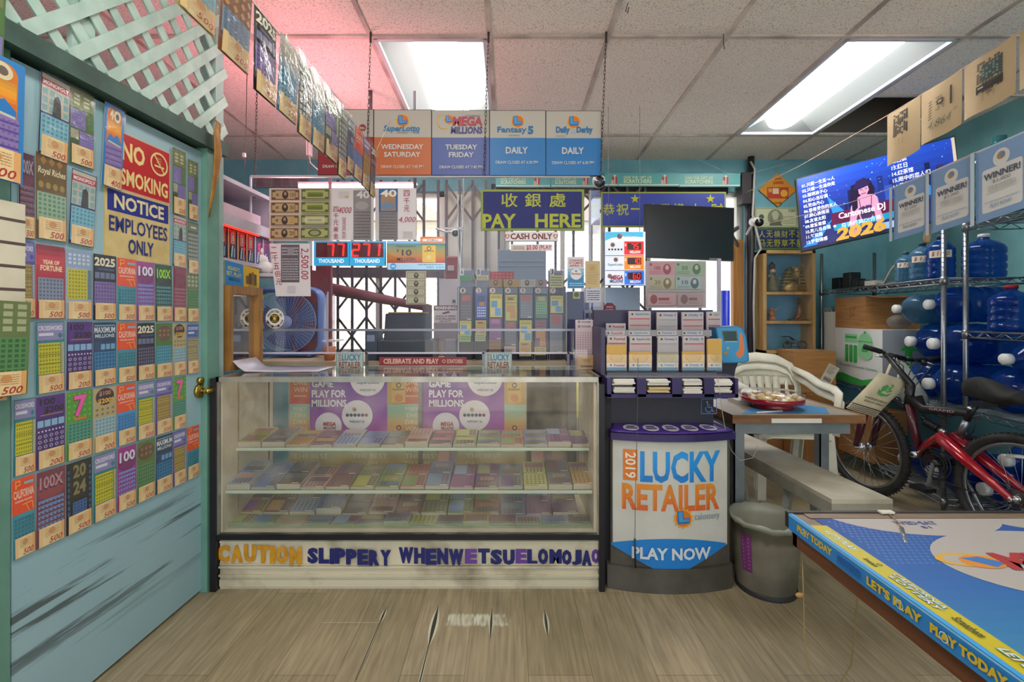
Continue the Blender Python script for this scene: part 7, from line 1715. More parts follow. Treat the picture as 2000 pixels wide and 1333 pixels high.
g = MB(); g.tube([V3((WX(1735, 1.03), 1.03, TZ + .004)), V3((WX(1752, .99), .99, TZ + .006)), W(1761, 1032, .963) + V3((0, 0, .002))], .0014, M('#b08a5a', .6), 6); g.box((WX(1730, 1.035), 1.034, TZ + .006), (.03, .012, .004), M('#d9d4cc', .5)); tag(g.build('pen_cord'), 'short tan cord tying the silver pen to the table back edge', 'cord')
TWN = M('#a08a5a', .7)
g = MB(); g.tube([W(1567, 1090, 1.03), W(1569, 1150, 1.03), W(1571, 1250, 1.03), W(1580, 1305, 1.03), W(1604, 1340, 1.03), W(1640, 1335, 1.03), W(1662, 1300, .98), W(1670, 1230, .93), W(1674, 1178, .90), W(1673, 1150, .88)], .0014, TWN, 6)
g.ball(W(1562, 1163, 1.03), .007, M('#b98a4a', .6), 8, (1.5, .7, .8)); tag(g.build('hanging_twine'), 'knotted tan twine looping below the front table edge', 'twine')

# ================================================================ right side of the back wall
t = thing('display_case', 'small pale wood display case with three glazed compartments on the blue wall', 'display case', (WX(1540, 4.1), 4.12, WZ(690, 4.05)))
PWD = M('#c9a468', .45, col2='#b48c52', ns=3, stretch=(6, 6, 1))
YC = 4.03; cx0, cx1, cz0, cz1 = WX(1491, YC), WX(1593, YC), WZ(691, YC), WZ(489, YC); th = .028
g = MB()
for a, b, c, d in ((cx0, cx0 + th, cz0, cz1), (cx1 - th, cx1, cz0, cz1), (cx0, cx1, cz1 - th, cz1), (cx0, cx1, cz0, cz0 + th)): g.bx(a, b, YC, 4.205, c, d, PWD)
g.build('frame', t)
for py in (573, 630):
 g = MB(); g.bx(cx0 + th, cx1 - th, YC + .01, 4.20, WZ(py, YC) - .012, WZ(py, YC) + .012, PWD); g.build('shelf', t)
g = MB(); g.bx(cx0 + th, cx1 - th, 4.196, 4.204, cz0 + .02, cz1 - .02, M('#5f9cc0', .6, col2='#4a88b0', ns=5)); g.build('back_board', t)
g = MB(); g.bx(cx0 + .01, cx1 - .01, YC - .004, YC - .001, cz0 + .01, cz1 - .01, clear('case_glass', haze=.02, gloss=.05)); g.build('glass_front', t)
s0, s1, s2 = WZ(573, YC) + .0125, WZ(630, YC) + .0125, cz0 + th + .0005
t = thing('pharaoh_bust', 'gold striped headdress bust in the top compartment of the display case', 'figurine', (WX(1551, 4.12), 4.12, s0))
GO = M('#a98a4a', .4, .6, col2='#7d6434', ns=40); T = Matrix.Translation((WX(1549, 4.12), 4.12, s0))
g = MB(); g.lathe([(.10, 0), (.11, .03), (.085, .065), (.04, .085), (.034, .11)], GO, 24, T @ Matrix.Diagonal((1, .55, 1, 1))); g.ball(V3((.008, -.03, .165)), .05, GO, 16, (.82, .9, 1.15), T); g.ball(V3((.012, -.078, .155)), .011, GO, 8, (.6, 1, 1), T); g.cyl(T @ V3((.008, -.075, .115)), T @ V3((.008, -.078, .065)), .008, GO, 8)
for sx in (-1, 1): g.ball(V3((.008 + sx * .018, -.072, .178)), .008, M('#2a2014', .4), 8, (1.2, .4, .6), T)
g.build('bust', t)
g = MB()
for k in range(12):
 z = .05 + .0145 * k; w = .105 - .055 * (k / 11) ** 1.6
 g.box((.004, .012, z), (2 * w, .05, .0125), M('#b4964f' if k % 2 else '#6a5a3a', .4, .5), T, .004)
g.box((.005, -.02, .215), (.09, .06, .02), GO, T, .008); g.tube([T @ V3((.02, -.06, .222)), T @ V3((.03, -.085, .235)), T @ V3((.028, -.08, .255))], [.008, .007, .004], GO, 8); g.build('headdress', t)
t = thing('robed_figurine', 'green robed figurine with a dark cap in the top left of the display case', 'figurine', (WX(1507, 4.1), 4.1, s0))
T = Matrix.Translation((WX(1508, 4.1), 4.1, s0))
g = MB(); g.lathe([(.05, 0), (.055, .02), (.042, .10), (.036, .14), (.02, .165)], M('#4f6a4a', .5, col2='#6a4a34', ns=30), 18, T); g.build('robe', t)
g = MB(); g.ball(V3((0, -.01, .185)), .026, M('#b98a6a', .5), 12, (1, 1, 1.1), T); g.ball(V3((0, -.022, .165)), .018, M('#4a3a34', .6), 10, (1, .7, 1.4), T); g.build('head', t)
g = MB(); g.lathe([(.03, .2), (.022, .22), (.028, .24), (.006, .27)], M('#2a2a30', .5), 14, T); g.build('cap', t)
g = MB(); g.tube([T @ V3((.03, -.01, .13)), T @ V3((.055, -.03, .11)), T @ V3((.06, -.03, .14))], [.014, .012, .008], M('#4f6a4a', .5), 8); g.tube([T @ V3((-.03, -.01, .13)), T @ V3((-.055, -.03, .13)), T @ V3((-.04, -.045, .15))], [.014, .012, .008], M('#4f6a4a', .5), 8); g.build('sleeves', t)
t = thing('seated_figurine', 'brown seated figurine on a flat base in the middle of the display case', 'figurine', (WX(1560, 4.1), 4.1, s1))
T = Matrix.Translation((WX(1561, 4.1), 4.1, s1)); BF = M('#7d5234', .35, col2='#5a3824', ns=30)
g = MB(); g.box((-.01, 0, .008), (.16, .06, .016), BF, T, .004); g.tube([T @ V3(q) for q in ((-.045, -.01, .02), (-.02, 0, .03), (.0, .0, .07), (.005, .0, .12), (.0, -.005, .15))], [.012, .024, .026, .022, .014], BF, 10); g.tube([T @ V3(q) for q in ((.012, 0, .115), (.03, -.01, .085), (-.01, -.02, .06))], [.01, .009, .007], BF, 8); g.ball(V3((-.004, -.008, .172)), .02, BF, 10, (.9, 1, 1.15), T); g.lathe([(.022, .185), (.012, .2), (.003, .215)], BF, 12, T); g.build('body', t)
t = thing('small_ornament', 'small red and gold ornament at the middle left of the display case', 'ornament', (WX(1507, 4.1), 4.1, s1))
T = Matrix.Translation((WX(1508, 4.1), 4.1, s1)); g = MB(); g.lathe([(.03, 0), (.03, .03), (.015, .04), (.03, .07), (.018, .1), (.001, .12)], M('#8a3434', .4, col2='#c0903a', ns=30), 14, T); g.tube([T @ V3((.01, 0, .09)), T @ V3((.05, 0, .11)), T @ V3((.07, 0, .13))], [.006, .004, .002], M('#c8a040', .4), 6); g.build('figure', t)
t = thing('toy_rickshaw', 'small dark model rickshaw cycle in the bottom of the display case', 'model', (WX(1550, 4.1), 4.1, s2))
mc = M('#2a2c30', .35, .3); ch = M('#a9aab0', .25, .8); bxm, bym = WX(1550, 4.1), 4.1
g = MB()
for dx, r in ((-.055, .036), (.075, .036)):
 g.tube([(bxm + dx + r * math.cos(2 * math.pi * i / 20), bym, s2 + .004 + r + r * math.sin(2 * math.pi * i / 20)) for i in range(20)], .005, mc, 6, closed=True)
 for k in range(4): a = math.pi * k / 4; g.cyl((bxm + dx - r * math.cos(a), bym, s2 + .004 + r - r * math.sin(a)), (bxm + dx + r * math.cos(a), bym, s2 + .004 + r + r * math.sin(a)), .0012, ch, 4)
g.build('wheels', t)
g = MB(); z = s2 + .04
for q in (((-.055, 0), (-.02, .03)), ((-.02, .03), (.04, .03)), ((.04, .03), (.075, 0)), ((.04, .03), (.06, .065)), ((.05, .065), (.075, .062)), ((-.02, .0), (.075, 0)), ((-.03, .02), (-.06, .085))): g.cyl((bxm + q[0][0], bym, z + q[0][1]), (bxm + q[1][0], bym, z + q[1][1]), .004, ch, 6)
g.grid(lambda u, v: (bxm - .10 + .10 * u, bym - .03 + .06 * v, z + .075 + .02 * math.sin(math.pi * u) - .03 * u), 6, 2, mc, thick=.003); g.box((bxm - .035, bym, z + .02), (.05, .05, .02), M('#3a3440', .5)); g.build('frame', t)

t = thing('diamond_sign', 'orange yellow diamond shaped $888 lottery sign on the blue wall', 'sign', (WX(1519, 4.19), 4.19, WZ(403, 4.19)))
g = MB(); g.front(4.195); g.prism([(1519, 338), (1556, 371), (1519, 404), (1482, 371)], g.O, g.A, g.B, V3((0, 1, 0)), .006, M('#c98a2a', .5)); g.flat([(1519, 339), (1555, 371), (1519, 403), (1483, 371)], M('#d8992c', .5, col2='#cf7f28', ns=6)); g.text('$888', 1510, 354, 1530, 361, '#b03a24', .03); g.scrawl(1512, 347, 1527, 352, 1, '#b04a2a', .7); g.rect(1498, 366, 1540, 388, '#b8402a'); g.rect(1509, 368, 1521, 379, '#e0c8a0'); g.text('猪', 1500, 368, 1508, 376, '#e6b84a', .01); g.disc(1531, 378, 7, '#e0a83a', 7); g.text('SCRATCHERS', 1512, 395, 1527, 398.5, '#5a3a1a', .03); g.build('sign_face', t)
def hundred(g):
 g.rect(1475.5, 407, 1556, 443, '#8f9a7c'); g.rect(1477, 408.5, 1554, 441.5, '#bcbf9e'); g.disc(1514, 425, 15, '#7d8468', 16); g.disc(1514, 421, 7, '#b0ae94', 9); g.flat([(1502, 441), (1506, 431), (1514, 434), (1522, 431), (1528, 441)], '#5a5f4c'); g.disc(1487, 424, 5, '#4f5844'); g.text('100', 1540, 409, 1553, 415, '#5a644a', .03); g.scrawl(1528, 422, 1552, 438, 4, '#6f785a', .3); g.text('100', 1478, 432, 1490, 439, '#5a644a', .03); g.flat([(1507, 420), (1505, 430), (1509, 428)], '#6a6a58'); g.flat([(1521, 420), (1523, 430), (1519, 428)], '#6a6a58')
sheet('banknote_poster', 4.19, 1474, 405.5, 1558, 444.5, '#a9ae92', 'large green hundred dollar banknote poster under the diamond sign', 'poster', hundred, None, .003)
def couplet(g):
 g.rect(1477, 448, 1560, 484.5, M('#232f66', .5))
 for s_, y in (('人无横财不发', 450.5), ('马无野草不肥', 468.5)):
  for i, c in enumerate(s_): g.text(c, 1482 + 14.6 * i, y, 1494.5 + 14.6 * i, y + 14, YL, .006)
sheet('proverb_sign', 4.19, 1475, 446.5, 1562, 486, '#6a7a3a', 'dark blue sign with two lines of yellow Chinese characters', 'sign', couplet, None, .004)
camera_bullet('security_camera', 'large white security camera on the dark pipe left of the proverb sign', W(1477, 434, 3.95), (-.1, -1, -.25), 1.25, (-.02, .12, -.09))
g = MB(); DP = M('#37333a', .5, .2)
g.cyl((WX(1467, 4.14), 4.14, 0), (WX(1467, 4.14), 4.14, ZC(4.14)), .028, DP, 12); g.cyl((WX(1457, 4.16), 4.16, 0), (WX(1457, 4.16), 4.16, 2.3), .012, M('#5a555c', .4), 8); tag(g.build('corner_pipe'), 'dark vertical pipe between the window and the display case', 'pipe')
g = MB(); g.bx(WX(1444, 4.13), WX(1462, 4.13), 4.08, 4.18, WZ(400, 4.13), WZ(340, 4.13), M('#241f24', .5)); tag(g.build('pipe_box'), 'black box at the top of the dark vertical pipe', 'box')
g = MB(); g.tube([W(1466, 316, 4.1), W(1474, 330, 4.08), W(1473, 345, 4.08), W(1470, 420, 4.08), W(1486, 486, 4.08), W(1474, 505, 4.08), W(1472, 600, 4.08), W(1474, 720, 4.08)], .009, M('#b9b2ac', .5), 8); tag(g.build('wall_cable'), 'thick pale cable running down beside the display case', 'cable')
g = MB(); g.tube([W(1362, 312, 4.1), W(1420, 338, 4.1), W(1455, 342, 4.1), W(1500, 330, 4.1), W(1560, 312, 4.1)], .004, M('#8fb4bc', .5), 6); tag(g.build('sagging_cable'), 'thin pale cable sagging along the blue wall under the ceiling', 'cable')
# cartons and folded board
CB_ = M('#b07d48', .7, col2='#9c6c3a', ns=5, stretch=(1, 1, 9)); CB2 = M('#a5733f', .7, col2='#8f6234', ns=5)
def carton(label, x0, x1, y0, y1, z0, z1, rz=0., flaps=False, m=CB_, extra=None, name='carton'):
 t = thing(name, label, 'box', ((x0 + x1) / 2, (y0 + y1) / 2, z0), None, rz)
 a, b, h = (x1 - x0) / 2, (y1 - y0) / 2, z1 - z0
 g = MB(); g.box((0, 0, h / 2), (2 * a, 2 * b, h), m, None, .004); g.box((0, 0, h + .0006), (2 * a - .01, .05, .001), M('#c9a878', .3)); g.build('body', t, local=True)
 if flaps:
  g = MB(); g.add([(-a, -b, h), (a, -b, h), (a * .95, -b - .1, h - .02), (-a * .95, -b - .1, h - .02)], [(0, 1, 2, 3)], m); g.build('flap', t, local=True)
 if extra: g = MB(); extra(g, a, b, h); g.build('shipping_label', t, local=True)
 return t
def lab1(g, a, b, h):
 g.canvas((-a, -b - .001, h), (.001, 0, 0), (0, 0, -.001), .0004); W2 = M('#d6cdbc', .6)
 q = lambda x, y: (265 + (x * math.cos(.5) - y * math.sin(.5)), 95 + (x * math.sin(.5) + y * math.cos(.5)))
 R2 = lambda x0, y0, x1, y1, m: g.flat([q(x0, y0), q(x1, y0), q(x1, y1), q(x0, y1)], m)
 R2(0, 0, 90, 150, W2)
 for k in range(6): R2(8, 10 + 12 * k, 70 - 8 * (k % 3), 15 + 12 * k, '#8a8478')
 for k in range(9): R2(14 + 7 * k, 108, 17 + 7 * k + (k % 2) * 2, 138, '#5a544a')
carton('brown carton with a tilted white shipping label behind the plastic chairs', WX(1548, 3.78), WX(1634, 3.72), 3.72, 4.0, .56, .90, math.radians(-4), False, CB_, lab1)
carton('plain brown carton under the carton with the shipping label', WX(1562, 3.8), WX(1634, 3.8), 3.72, 4.02, 0, .558, math.radians(2), False, CB2)
carton('plain brown carton behind the chair back, left of the labelled carton', WX(1478, 4.05), WX(1548, 4.05), 4.03, 4.19, 0, WZ(693, 4.05), 0, False, CB2)
g = MB()
for k, (px, c) in enumerate(((1614, '#b4bcb4'), (1622, '#9fb0ae'), (1630, '#8a9a98'))):
 x = WX(px, 4.02) ; g.tube([(x + .08, 4.16, .0), (x + .08, 4.17, .6), (x + .09, 4.18, WZ(605, 4.1)), (x + .105, 4.185, WZ(601, 4.1)), (x + .12, 4.18, WZ(606, 4.1)), (x + .12, 4.17, .6), (x + .12, 4.16, .0)], .013, M(c, .5), 8)
tag(g.build('folded_rails'), 'pale bent rails leaning on the wall left of the wire shelves', 'rails')

# ================================================================ wire shelving
CHM = M('#8d9096', .3, .9); 
def rack(label, A, B, depth, zs, ztop, brace=True):
 """A far front post, B near front post"""
 A, B = V3((A[0], A[1], 0)), V3((B[0], B[1], 0)); d = (B - A).normalized(); n = V3((-d.y, d.x, 0))
 if n.x < 0: n = -n
 t = thing('wire_shelving', label, 'shelving', (A + B) / 2 + n * depth / 2, 'chrome wire shelving units')
 for p in (A, B, A + n * depth, B + n * depth):
  g = MB(); g.cyl(p, p + V3((0, 0, ztop)), .0125, CHM, 12)
  for k in range(int(ztop / .028)): g.cyl(p + V3((0, 0, .02 + k * .028)), p + V3((0, 0, .022 + k * .028)), .0133, CHM, 12)
  g.cyl(p, p + V3((0, 0, .03)), .016, M('#2a2a2e', .5), 10); g.build('post', t)
 for z in zs:
  g = MB(); zz = V3((0, 0, z))
  for a, b in ((A, B), (B, B + n * depth), (B + n * depth, A + n * depth), (A + n * depth, A)):
   L_ = (b - a).length; k = max(4, int(L_ / .055))
   for dz in (0, -.034): g.cyl(a + zz + V3((0, 0, dz - .005)), b + zz + V3((0, 0, dz - .005)), .0038, CHM, 6)
   for i in range(k): g.cyl(a + (b - a) * (i / k) + zz + V3((0, 0, -.005 - .034 * (i % 2))), a + (b - a) * ((i + 1) / k) + zz + V3((0, 0, -.005 - .034 * ((i + 1) % 2))), .0026, CHM, 5)
  L_ = (B - A).length; k = int(L_ / .03)
  for i in range(1, k): p = A + (B - A) * (i / k) + zz + V3((0, 0, -.003)); g.cyl(p, p + n * depth, .0018, CHM, 4)
  for f in (.33, .66): g.cyl(A + n * depth * f + zz + V3((0, 0, -.007)), B + n * depth * f + zz + V3((0, 0, -.007)), .003, CHM, 5)
  for p in (A, B, A + n * depth, B + n * depth): g.cyl(p + zz + V3((0, 0, -.045)), p + zz + V3((0, 0, .004)), .018, CHM, 12)
  g.build('shelf', t)
 return d, n
RA, RB = (2.80, 4.12), (2.55, 2.70)
d1, n1 = rack('chrome wire shelving unit below the television, nearer the back wall', RA, RB, .42, (.12, .65, 1.415), 1.74)
RC, RD = (2.61, 2.63), (2.47, 1.45)
d2, n2 = rack('chrome wire shelving unit full of blue bottles at the right edge', RC, RD, .46, (.12, .66, 1.105, 1.72), 1.75)
def on1(y, off=0.): u = (y - RA[1]) / (RB[1] - RA[1]); return V3((RA[0] + (RB[0] - RA[0]) * u, y, 0)) + n1 * off
def on2(y, off=0.): u = (y - RC[1]) / (RD[1] - RC[1]); return V3((RC[0] + (RD[0] - RC[0]) * u, y, 0)) + n2 * off

# ---- big water bottles
def bottle_material(name, tint, body, fac):
 m = bpy.data.materials.new(name); m.use_nodes = True; nt = m.node_tree; nt.nodes.clear(); N = nt.nodes.new; L = nt.links.new
 out = N('ShaderNodeOutputMaterial'); tr = N('ShaderNodeBsdfTransparent'); pr = N('ShaderNodeBsdfPrincipled'); mx = N('ShaderNodeMixShader')
 tr.inputs[0].default_value = lin(tint) + (1,); pr.inputs['Base Color'].default_value = lin(body) + (1,); pr.inputs['Roughness'].default_value = .08; pr.inputs['Specular IOR Level'].default_value = .8
 lw = N('ShaderNodeLayerWeight'); lw.inputs[0].default_value = .35; r = N('ShaderNodeMapRange'); r.inputs[3].default_value = fac; r.inputs[4].default_value = min(1, fac + .5)
 L(lw.outputs['Facing'], r.inputs[0]); L(r.outputs[0], mx.inputs[0]); L(tr.outputs[0], mx.inputs[1]); L(pr.outputs[0], mx.inputs[2]); L(mx.outputs[0], out.inputs[0]); return m
BBL = bottle_material('blue_bottle', '#86b2ee', '#174a9c', .26); BCL = bottle_material('clear_bottle', '#a9cbe0', '#5f8fb4', .25); BGR = bottle_material('green_bottle', '#86b9b4', '#3f7f86', .3)
CAPW = M('#dfe0e0', .4)
PROF = [(.0001, .006), (.10, 0), (.125, .012), (.132, .03), (.134, .07), (.127, .085), (.127, .095), (.134, .11), (.134, .15), (.127, .165), (.127, .175), (.134, .19), (.134, .24), (.127, .255), (.127, .265), (.134, .28), (.134, .325), (.122, .36), (.085, .40), (.045, .425), (.033, .44), (.033, .475)]
_bm = {}
def bottle(label, loc, rot=(0, 0, 0), r=.125, h=.48, mat=BBL, cap=CAPW, group='large water bottles on the wire shelving', note=None):
 k = (round(r, 3), round(h, 3), mat.name)
 S_ = r / .134; Z_ = h / .49
 if k not in _bm:
  g = MB(); g.lathe([(a * S_, b * Z_) for a, b in PROF], mat, 28); o = g.build('water_bottle', local=True); _bm[k] = o.data
 else:
  o = bpy.data.objects.new('water_bottle', _bm[k]); COL.objects.link(o)
 tag(o, label, 'water bottle', group); o.location = loc; o.rotation_euler = rot
 if cap is not None:
  kc = ('cap', round(r, 3), round(h, 3), cap.name)
  if kc not in _bm:
   g = MB(); g.lathe([(.0385 * S_, .455 * Z_), (.0385 * S_, .488 * Z_), (.034 * S_, .494 * Z_), (.0001, .494 * Z_)], cap, 20); c = g.build('bottle_cap', o, local=True); _bm[kc] = c.data
  else:
   c = bpy.data.objects.new('bottle_cap', _bm[kc]); COL.objects.link(c); c.parent = o
 if note:
  g = MB(); R_ = r * 1.012; a0, a1 = math.radians(-178), math.radians(-88); zc = h * .56; hh = h * .08; n = 8
  vs = [(R_ * math.cos(a0 + (a1 - a0) * i / n), R_ * math.sin(a0 + (a1 - a0) * i / n), zc + s_ * hh) for i in range(n + 1) for s_ in (-1, 1)]
  g.add(vs, [(2 * i, 2 * i + 2, 2 * i + 3, 2 * i + 1) for i in range(n)], M('#dccfbe', .6))
  tv, tf, _ = text_mesh(note, .015, .2); R2 = R_ * 1.01
  g.add([(R2 * math.cos(a0 + (a1 - a0) * (.12 + .76 * u)), R2 * math.sin(a0 + (a1 - a0) * (.12 + .76 * u)), zc - hh * .7 + 1.4 * hh * v) for u, v in tv], tf, M('#8a2a2a', .6)); g.build('price_label', o, local=True)
 return o
def lying(label, y, z, unit, r=.122, mat=BBL, h=.45, back=.0):
 f, n = (on1, n1) if unit == 1 else (on2, n2)
 p = f(y, h - .01 + back); ang = math.atan2(n.y, n.x)
 return bottle(label, (p.x, p.y, z), (0, -math.pi / 2, ang), r, h, mat)     # neck towards the aisle
lying('blue bottle lying at the bottom by the middle posts', 2.83, .65 + .123, 1)
lying('blue bottle lying second up beside the middle posts of the shelving', 2.835, .65 + .123 + .245, 1, back=.03)
lying('dark bottle lying on top of the pile beside the middle posts', 2.90, 1.26, 1, .11, BBL, .42, back=.05)
lying('blue bottle lying at the bottom right of the white filter carton', 3.09, .65 + .123, 1, back=.02)
lying('blue bottle lying second up, just right of the white filter carton', 3.085, .65 + .123 + .245, 1, back=.06)
lying('clear bottle with white cap lying high right of the brown carton', 3.12, 1.235, 1, .10, BCL, .40)
lying('blue bottle lying under the saddle on the middle shelf, next to the posts', 2.52, .66 + .123, 2)
lying('blue bottle lying behind the saddle on the middle shelf', 2.27, .66 + .123, 2, back=.03)
lying('blue bottle lying on top of the two bottles behind the saddle', 2.395, .966, 2, .10)
lying('blue bottle lying at the right edge on the middle shelf', 2.02, .66 + .123, 2)
lying('blue bottle lying uppermost at the right edge of the middle shelf', 2.145, .966, 2, .10)
lying('blue bottle lying on the lowest shelf near the posts', 2.52, .12 + .123, 2)
lying('blue bottle lying on the lowest shelf behind the bicycle frame', 2.27, .12 + .123, 2)
lying('blue bottle lying second up on the lowest shelf, white cap above the rear wheel', 2.395, .44, 2, .11)
lying('blue bottle lying on the lowest shelf at the right edge', 2.02, .12 + .123, 2)
lying('blue bottle on the lowest shelf behind the front fork', 3.05, .12 + .123, 1)
lying('blue bottle on the lowest shelf left of the middle posts', 2.80, .12 + .123, 1)
u = V3((0, 0, 1))
bottle('clear greenish bottle standing on top of the right shelving, neck up', on2(2.6, .145) + u * 1.7205, r=.128, h=.49, mat=BGR, cap=None)
bottle('clear bottle standing on top of the shelving at the right edge', on2(2.30, .17) + u * 1.7205, r=.128, h=.42, mat=BGR, cap=None)
bottle('blue jug with a red cap standing on the right middle shelf', on2(2.50, .12) + u * 1.1055, r=.095, h=.25, mat=BBL, cap=M('#b0242c', .35))
bottle('dark blue bottle standing behind the red capped jug', on2(2.42, .36) + u * 1.1055, r=.10, h=.46, mat=BBL)
bottle('clear bottle standing at the right edge of the shelf with the red capped jug', on2(2.30, .15) + u * 1.1055, r=.09, h=.36, mat=BCL)
bottle('clear bottle stacked on the clear bottle at the right edge', on2(2.30, .15) + u * 1.4665, r=.085, h=.24, mat=BCL, cap=None)
bottle('clear bottle at the far right edge of the red capped jug shelf', on2(2.08, .14) + u * 1.1055, r=.095, h=.42, mat=BCL)
bottle('dark blue bottle standing behind the middle posts on the price label shelf', on1(2.86, .32) + u * 1.4155, r=.10, h=.27, mat=BBL)
bottle('grey jug with a $7.00 paper label, leftmost of the three labelled jugs', on1(3.17, .09) + u * 1.4155, r=.06, h=.21, mat=BCL, cap=M('#4a5a6a', .5), note='$ 7.00', group='jugs with price labels')
bottle('clear jug with a 1.50 label between the $7.00 jug and the blue jug', on1(3.03, .10) + u * 1.4155, r=.07, h=.25, mat=BCL, cap=M('#2a3a4a', .5), note='$ 1.50', group='jugs with price labels')
bottle('blue jug with a paper label beside the shelf post', on1(2.86, .09) + u * 1.4155, r=.07, h=.27, mat=BBL, cap=M('#2a3a5a', .5), note='$ 11.50', group='jugs with price labels')
# filter carton, brown carton, bag
t = thing('filter_carton', 'white water filter carton, shaded end painted grey, with green drawings on the middle wire shelf', 'box', on1(3.6, .2) + u * .652)
cz = .652; hh = .435; a, b = on1(3.92, .012), on1(3.285, .012); c, e = b + n1 * .39, a + n1 * .39
g = MB(); q = [a, b, c, e]; g.add([v + u * (cz + k * hh) for k in (0, 1) for v in q], [(3, 2, 1, 0), (4, 5, 6, 7), (0, 1, 5, 4), (2, 3, 7, 6), (3, 0, 4, 7)], M('#dcdcd8', .55)); g.add([v + u * (cz + k * hh) for k in (0, 1) for v in (b, c)], [(0, 1, 3, 2)], M('#9aa0a6', .6)); g.build('carton_body', t)  # white carton; the end towards the camera is coloured grey as its shaded side
GN = M('#3aa84a', .5); GN2 = M('#8fcf96', .5); GD = M('#2a7a3c', .5)
g = MB(); g.quadc(a + u * (cz + hh), b + u * (cz + hh), a + u * cz, 100, 100, 2); g.flat([(0, 88), (18, 84), (40, 88), (62, 90), (82, 84), (100, 74), (100, 100), (0, 100)], GN)
g.rrect(24, 10, 52, 26, 2, GN2); g.rect(26, 14, 50, 18, GN); 
for k in range(3): g.rrect(25 + 9.5 * k, 30, 32.5 + 9.5 * k, 62, 2, GN)
g.disc(68, 22, 14, GN2, 15); g.rect(54, 22, 82, 44, GN2); g.disc(68, 44, 14, GN2, 10); g.rect(62, 34, 74, 40, GN); g.rect(66, 4, 70, 8, GN); g.line(54, 22, 82, 22, 1.4, GN); g.lay += 1; g.text('Reverse Osmosis System', 14, 66, 92, 72, GD, .0); g.build('green_print', t)
g = MB(); g.quadc(b + u * (cz + hh), c + u * (cz + hh), b + u * cz, 100, 100, 2)
g.flat([(36, 34), (28, 34), (42, 20), (56, 34), (48, 34), (48, 66), (36, 66)], GN); g.text('UP', 39, 42, 45, 60, M('#c9d4cc', .5), .03, 0, 90); 
for k in range(3):
 x = 58 + 18 * k
 for q_ in ((x, 45, x + 17, 46.4), (x, 66, x + 17, 67.4), (x, 45, x + 1.2, 67), (x + 16, 45, x + 17, 67)): g.rect(*q_, GD, True)
g.lay += 1; g.flat([(61, 49), (72, 49), (68, 56), (68, 62), (65, 62), (65, 56)], GD); g.ring(84, 54, 3, 4.4, GD); g.rect(83, 56, 85, 63, GD); g.scrawl(96, 50, 110, 62, 3, GD, .4); g.build('green_marks', t)
t = thing('carton', 'brown open topped carton marked in pen, standing on the filter carton', 'box', on1(3.65, .2) + u * (cz + hh + .001))
a2, b2 = on1(3.93, .02), on1(3.50, .02); z0, z1 = cz + hh + .001, cz + hh + .25
g = MB(); q = [a2, b2, b2 + n1 * .36, a2 + n1 * .36]; g.add([v + u * z for z in (z0, z1) for v in q], [(3, 2, 1, 0), (0, 1, 5, 4), (1, 2, 6, 5), (2, 3, 7, 6), (3, 0, 4, 7)], CB_); g.build('carton_body', t)
g = MB(); g.add([q[1] + u * z1, q[2] + u * z1, q[2] + u * (z1 - .015) + V3((0, -.1, 0)), q[1] + u * (z1 - .015) + V3((0, -.1, 0))], [(0, 1, 2, 3)], CB2); g.build('flap', t)
g = MB(); g.quadc(q[0] + u * z1, q[1] + u * z1, q[0] + u * z0, 100, 60, 2); g.text('ST', 50, 20, 70, 40, M('#8a4a3a', .6), .0, .2); g.build('pen_mark', t)
g = MB(); p = on1(3.36, .16) + u * (cz + hh + .002); g.ball(p + u * .055, .07, clear('grey_wrap', tint='#cfcfcf', haze=.5, gloss=.1, bump=.8, ns=18, hazecol='#8a8682'), 16, (1.2, .8, .75)); tag(g.build('plastic_bundle'), 'grey plastic wrapped bundle beside the brown carton on the filter carton', 'bundle')
g = MB(); 
for k in range(2): g.bx(on1(3.98).x + .02 + .04 * k, on1(3.98).x + .05 + .04 * k, 3.94, 4.08, .652, 1.22 - .05 * k, M('#cfcbc0', .6))
tag(g.build('foam_sheets'), 'pale flat sheets standing left of the filter carton', 'sheets')
t = thing('power_adapters', 'black adapters and a pale extension lead at the far end of the price label shelf', 'adapters', on1(3.7, .15) + u * 1.4155)
g = MB(); 
for y, s_, h in ((3.98, .10, .10), (3.82, .09, .13), (3.72, .07, .07), (3.6, .08, .05)): p = on1(y, .1); g = MB(); g.bx(p.x - s_ / 2, p.x + s_ / 2, y - s_ / 2, y + s_ / 2, 1.4155, 1.4155 + h, M('#1e2024', .4), bev=.008); g.build('adapter', t)
g = MB(); g.bx(on1(3.62).x + .04, on1(3.62).x + .10, 3.46, 3.56, 1.4155, 1.455, M('#c9c4ba', .5)); g.tube([on1(3.5, .08) + u * 1.44, on1(3.42, .1) + u * 1.43, on1(3.34, .1) + u * 1.52, on1(3.28, .1) + u * 1.56, on1(3.24, .12) + u * 1.5, on1(3.3, .14) + u * 1.43, on1(3.5, .16) + u * 1.43], .008, M('#b9b4aa', .5), 8); g.build('lead', t)

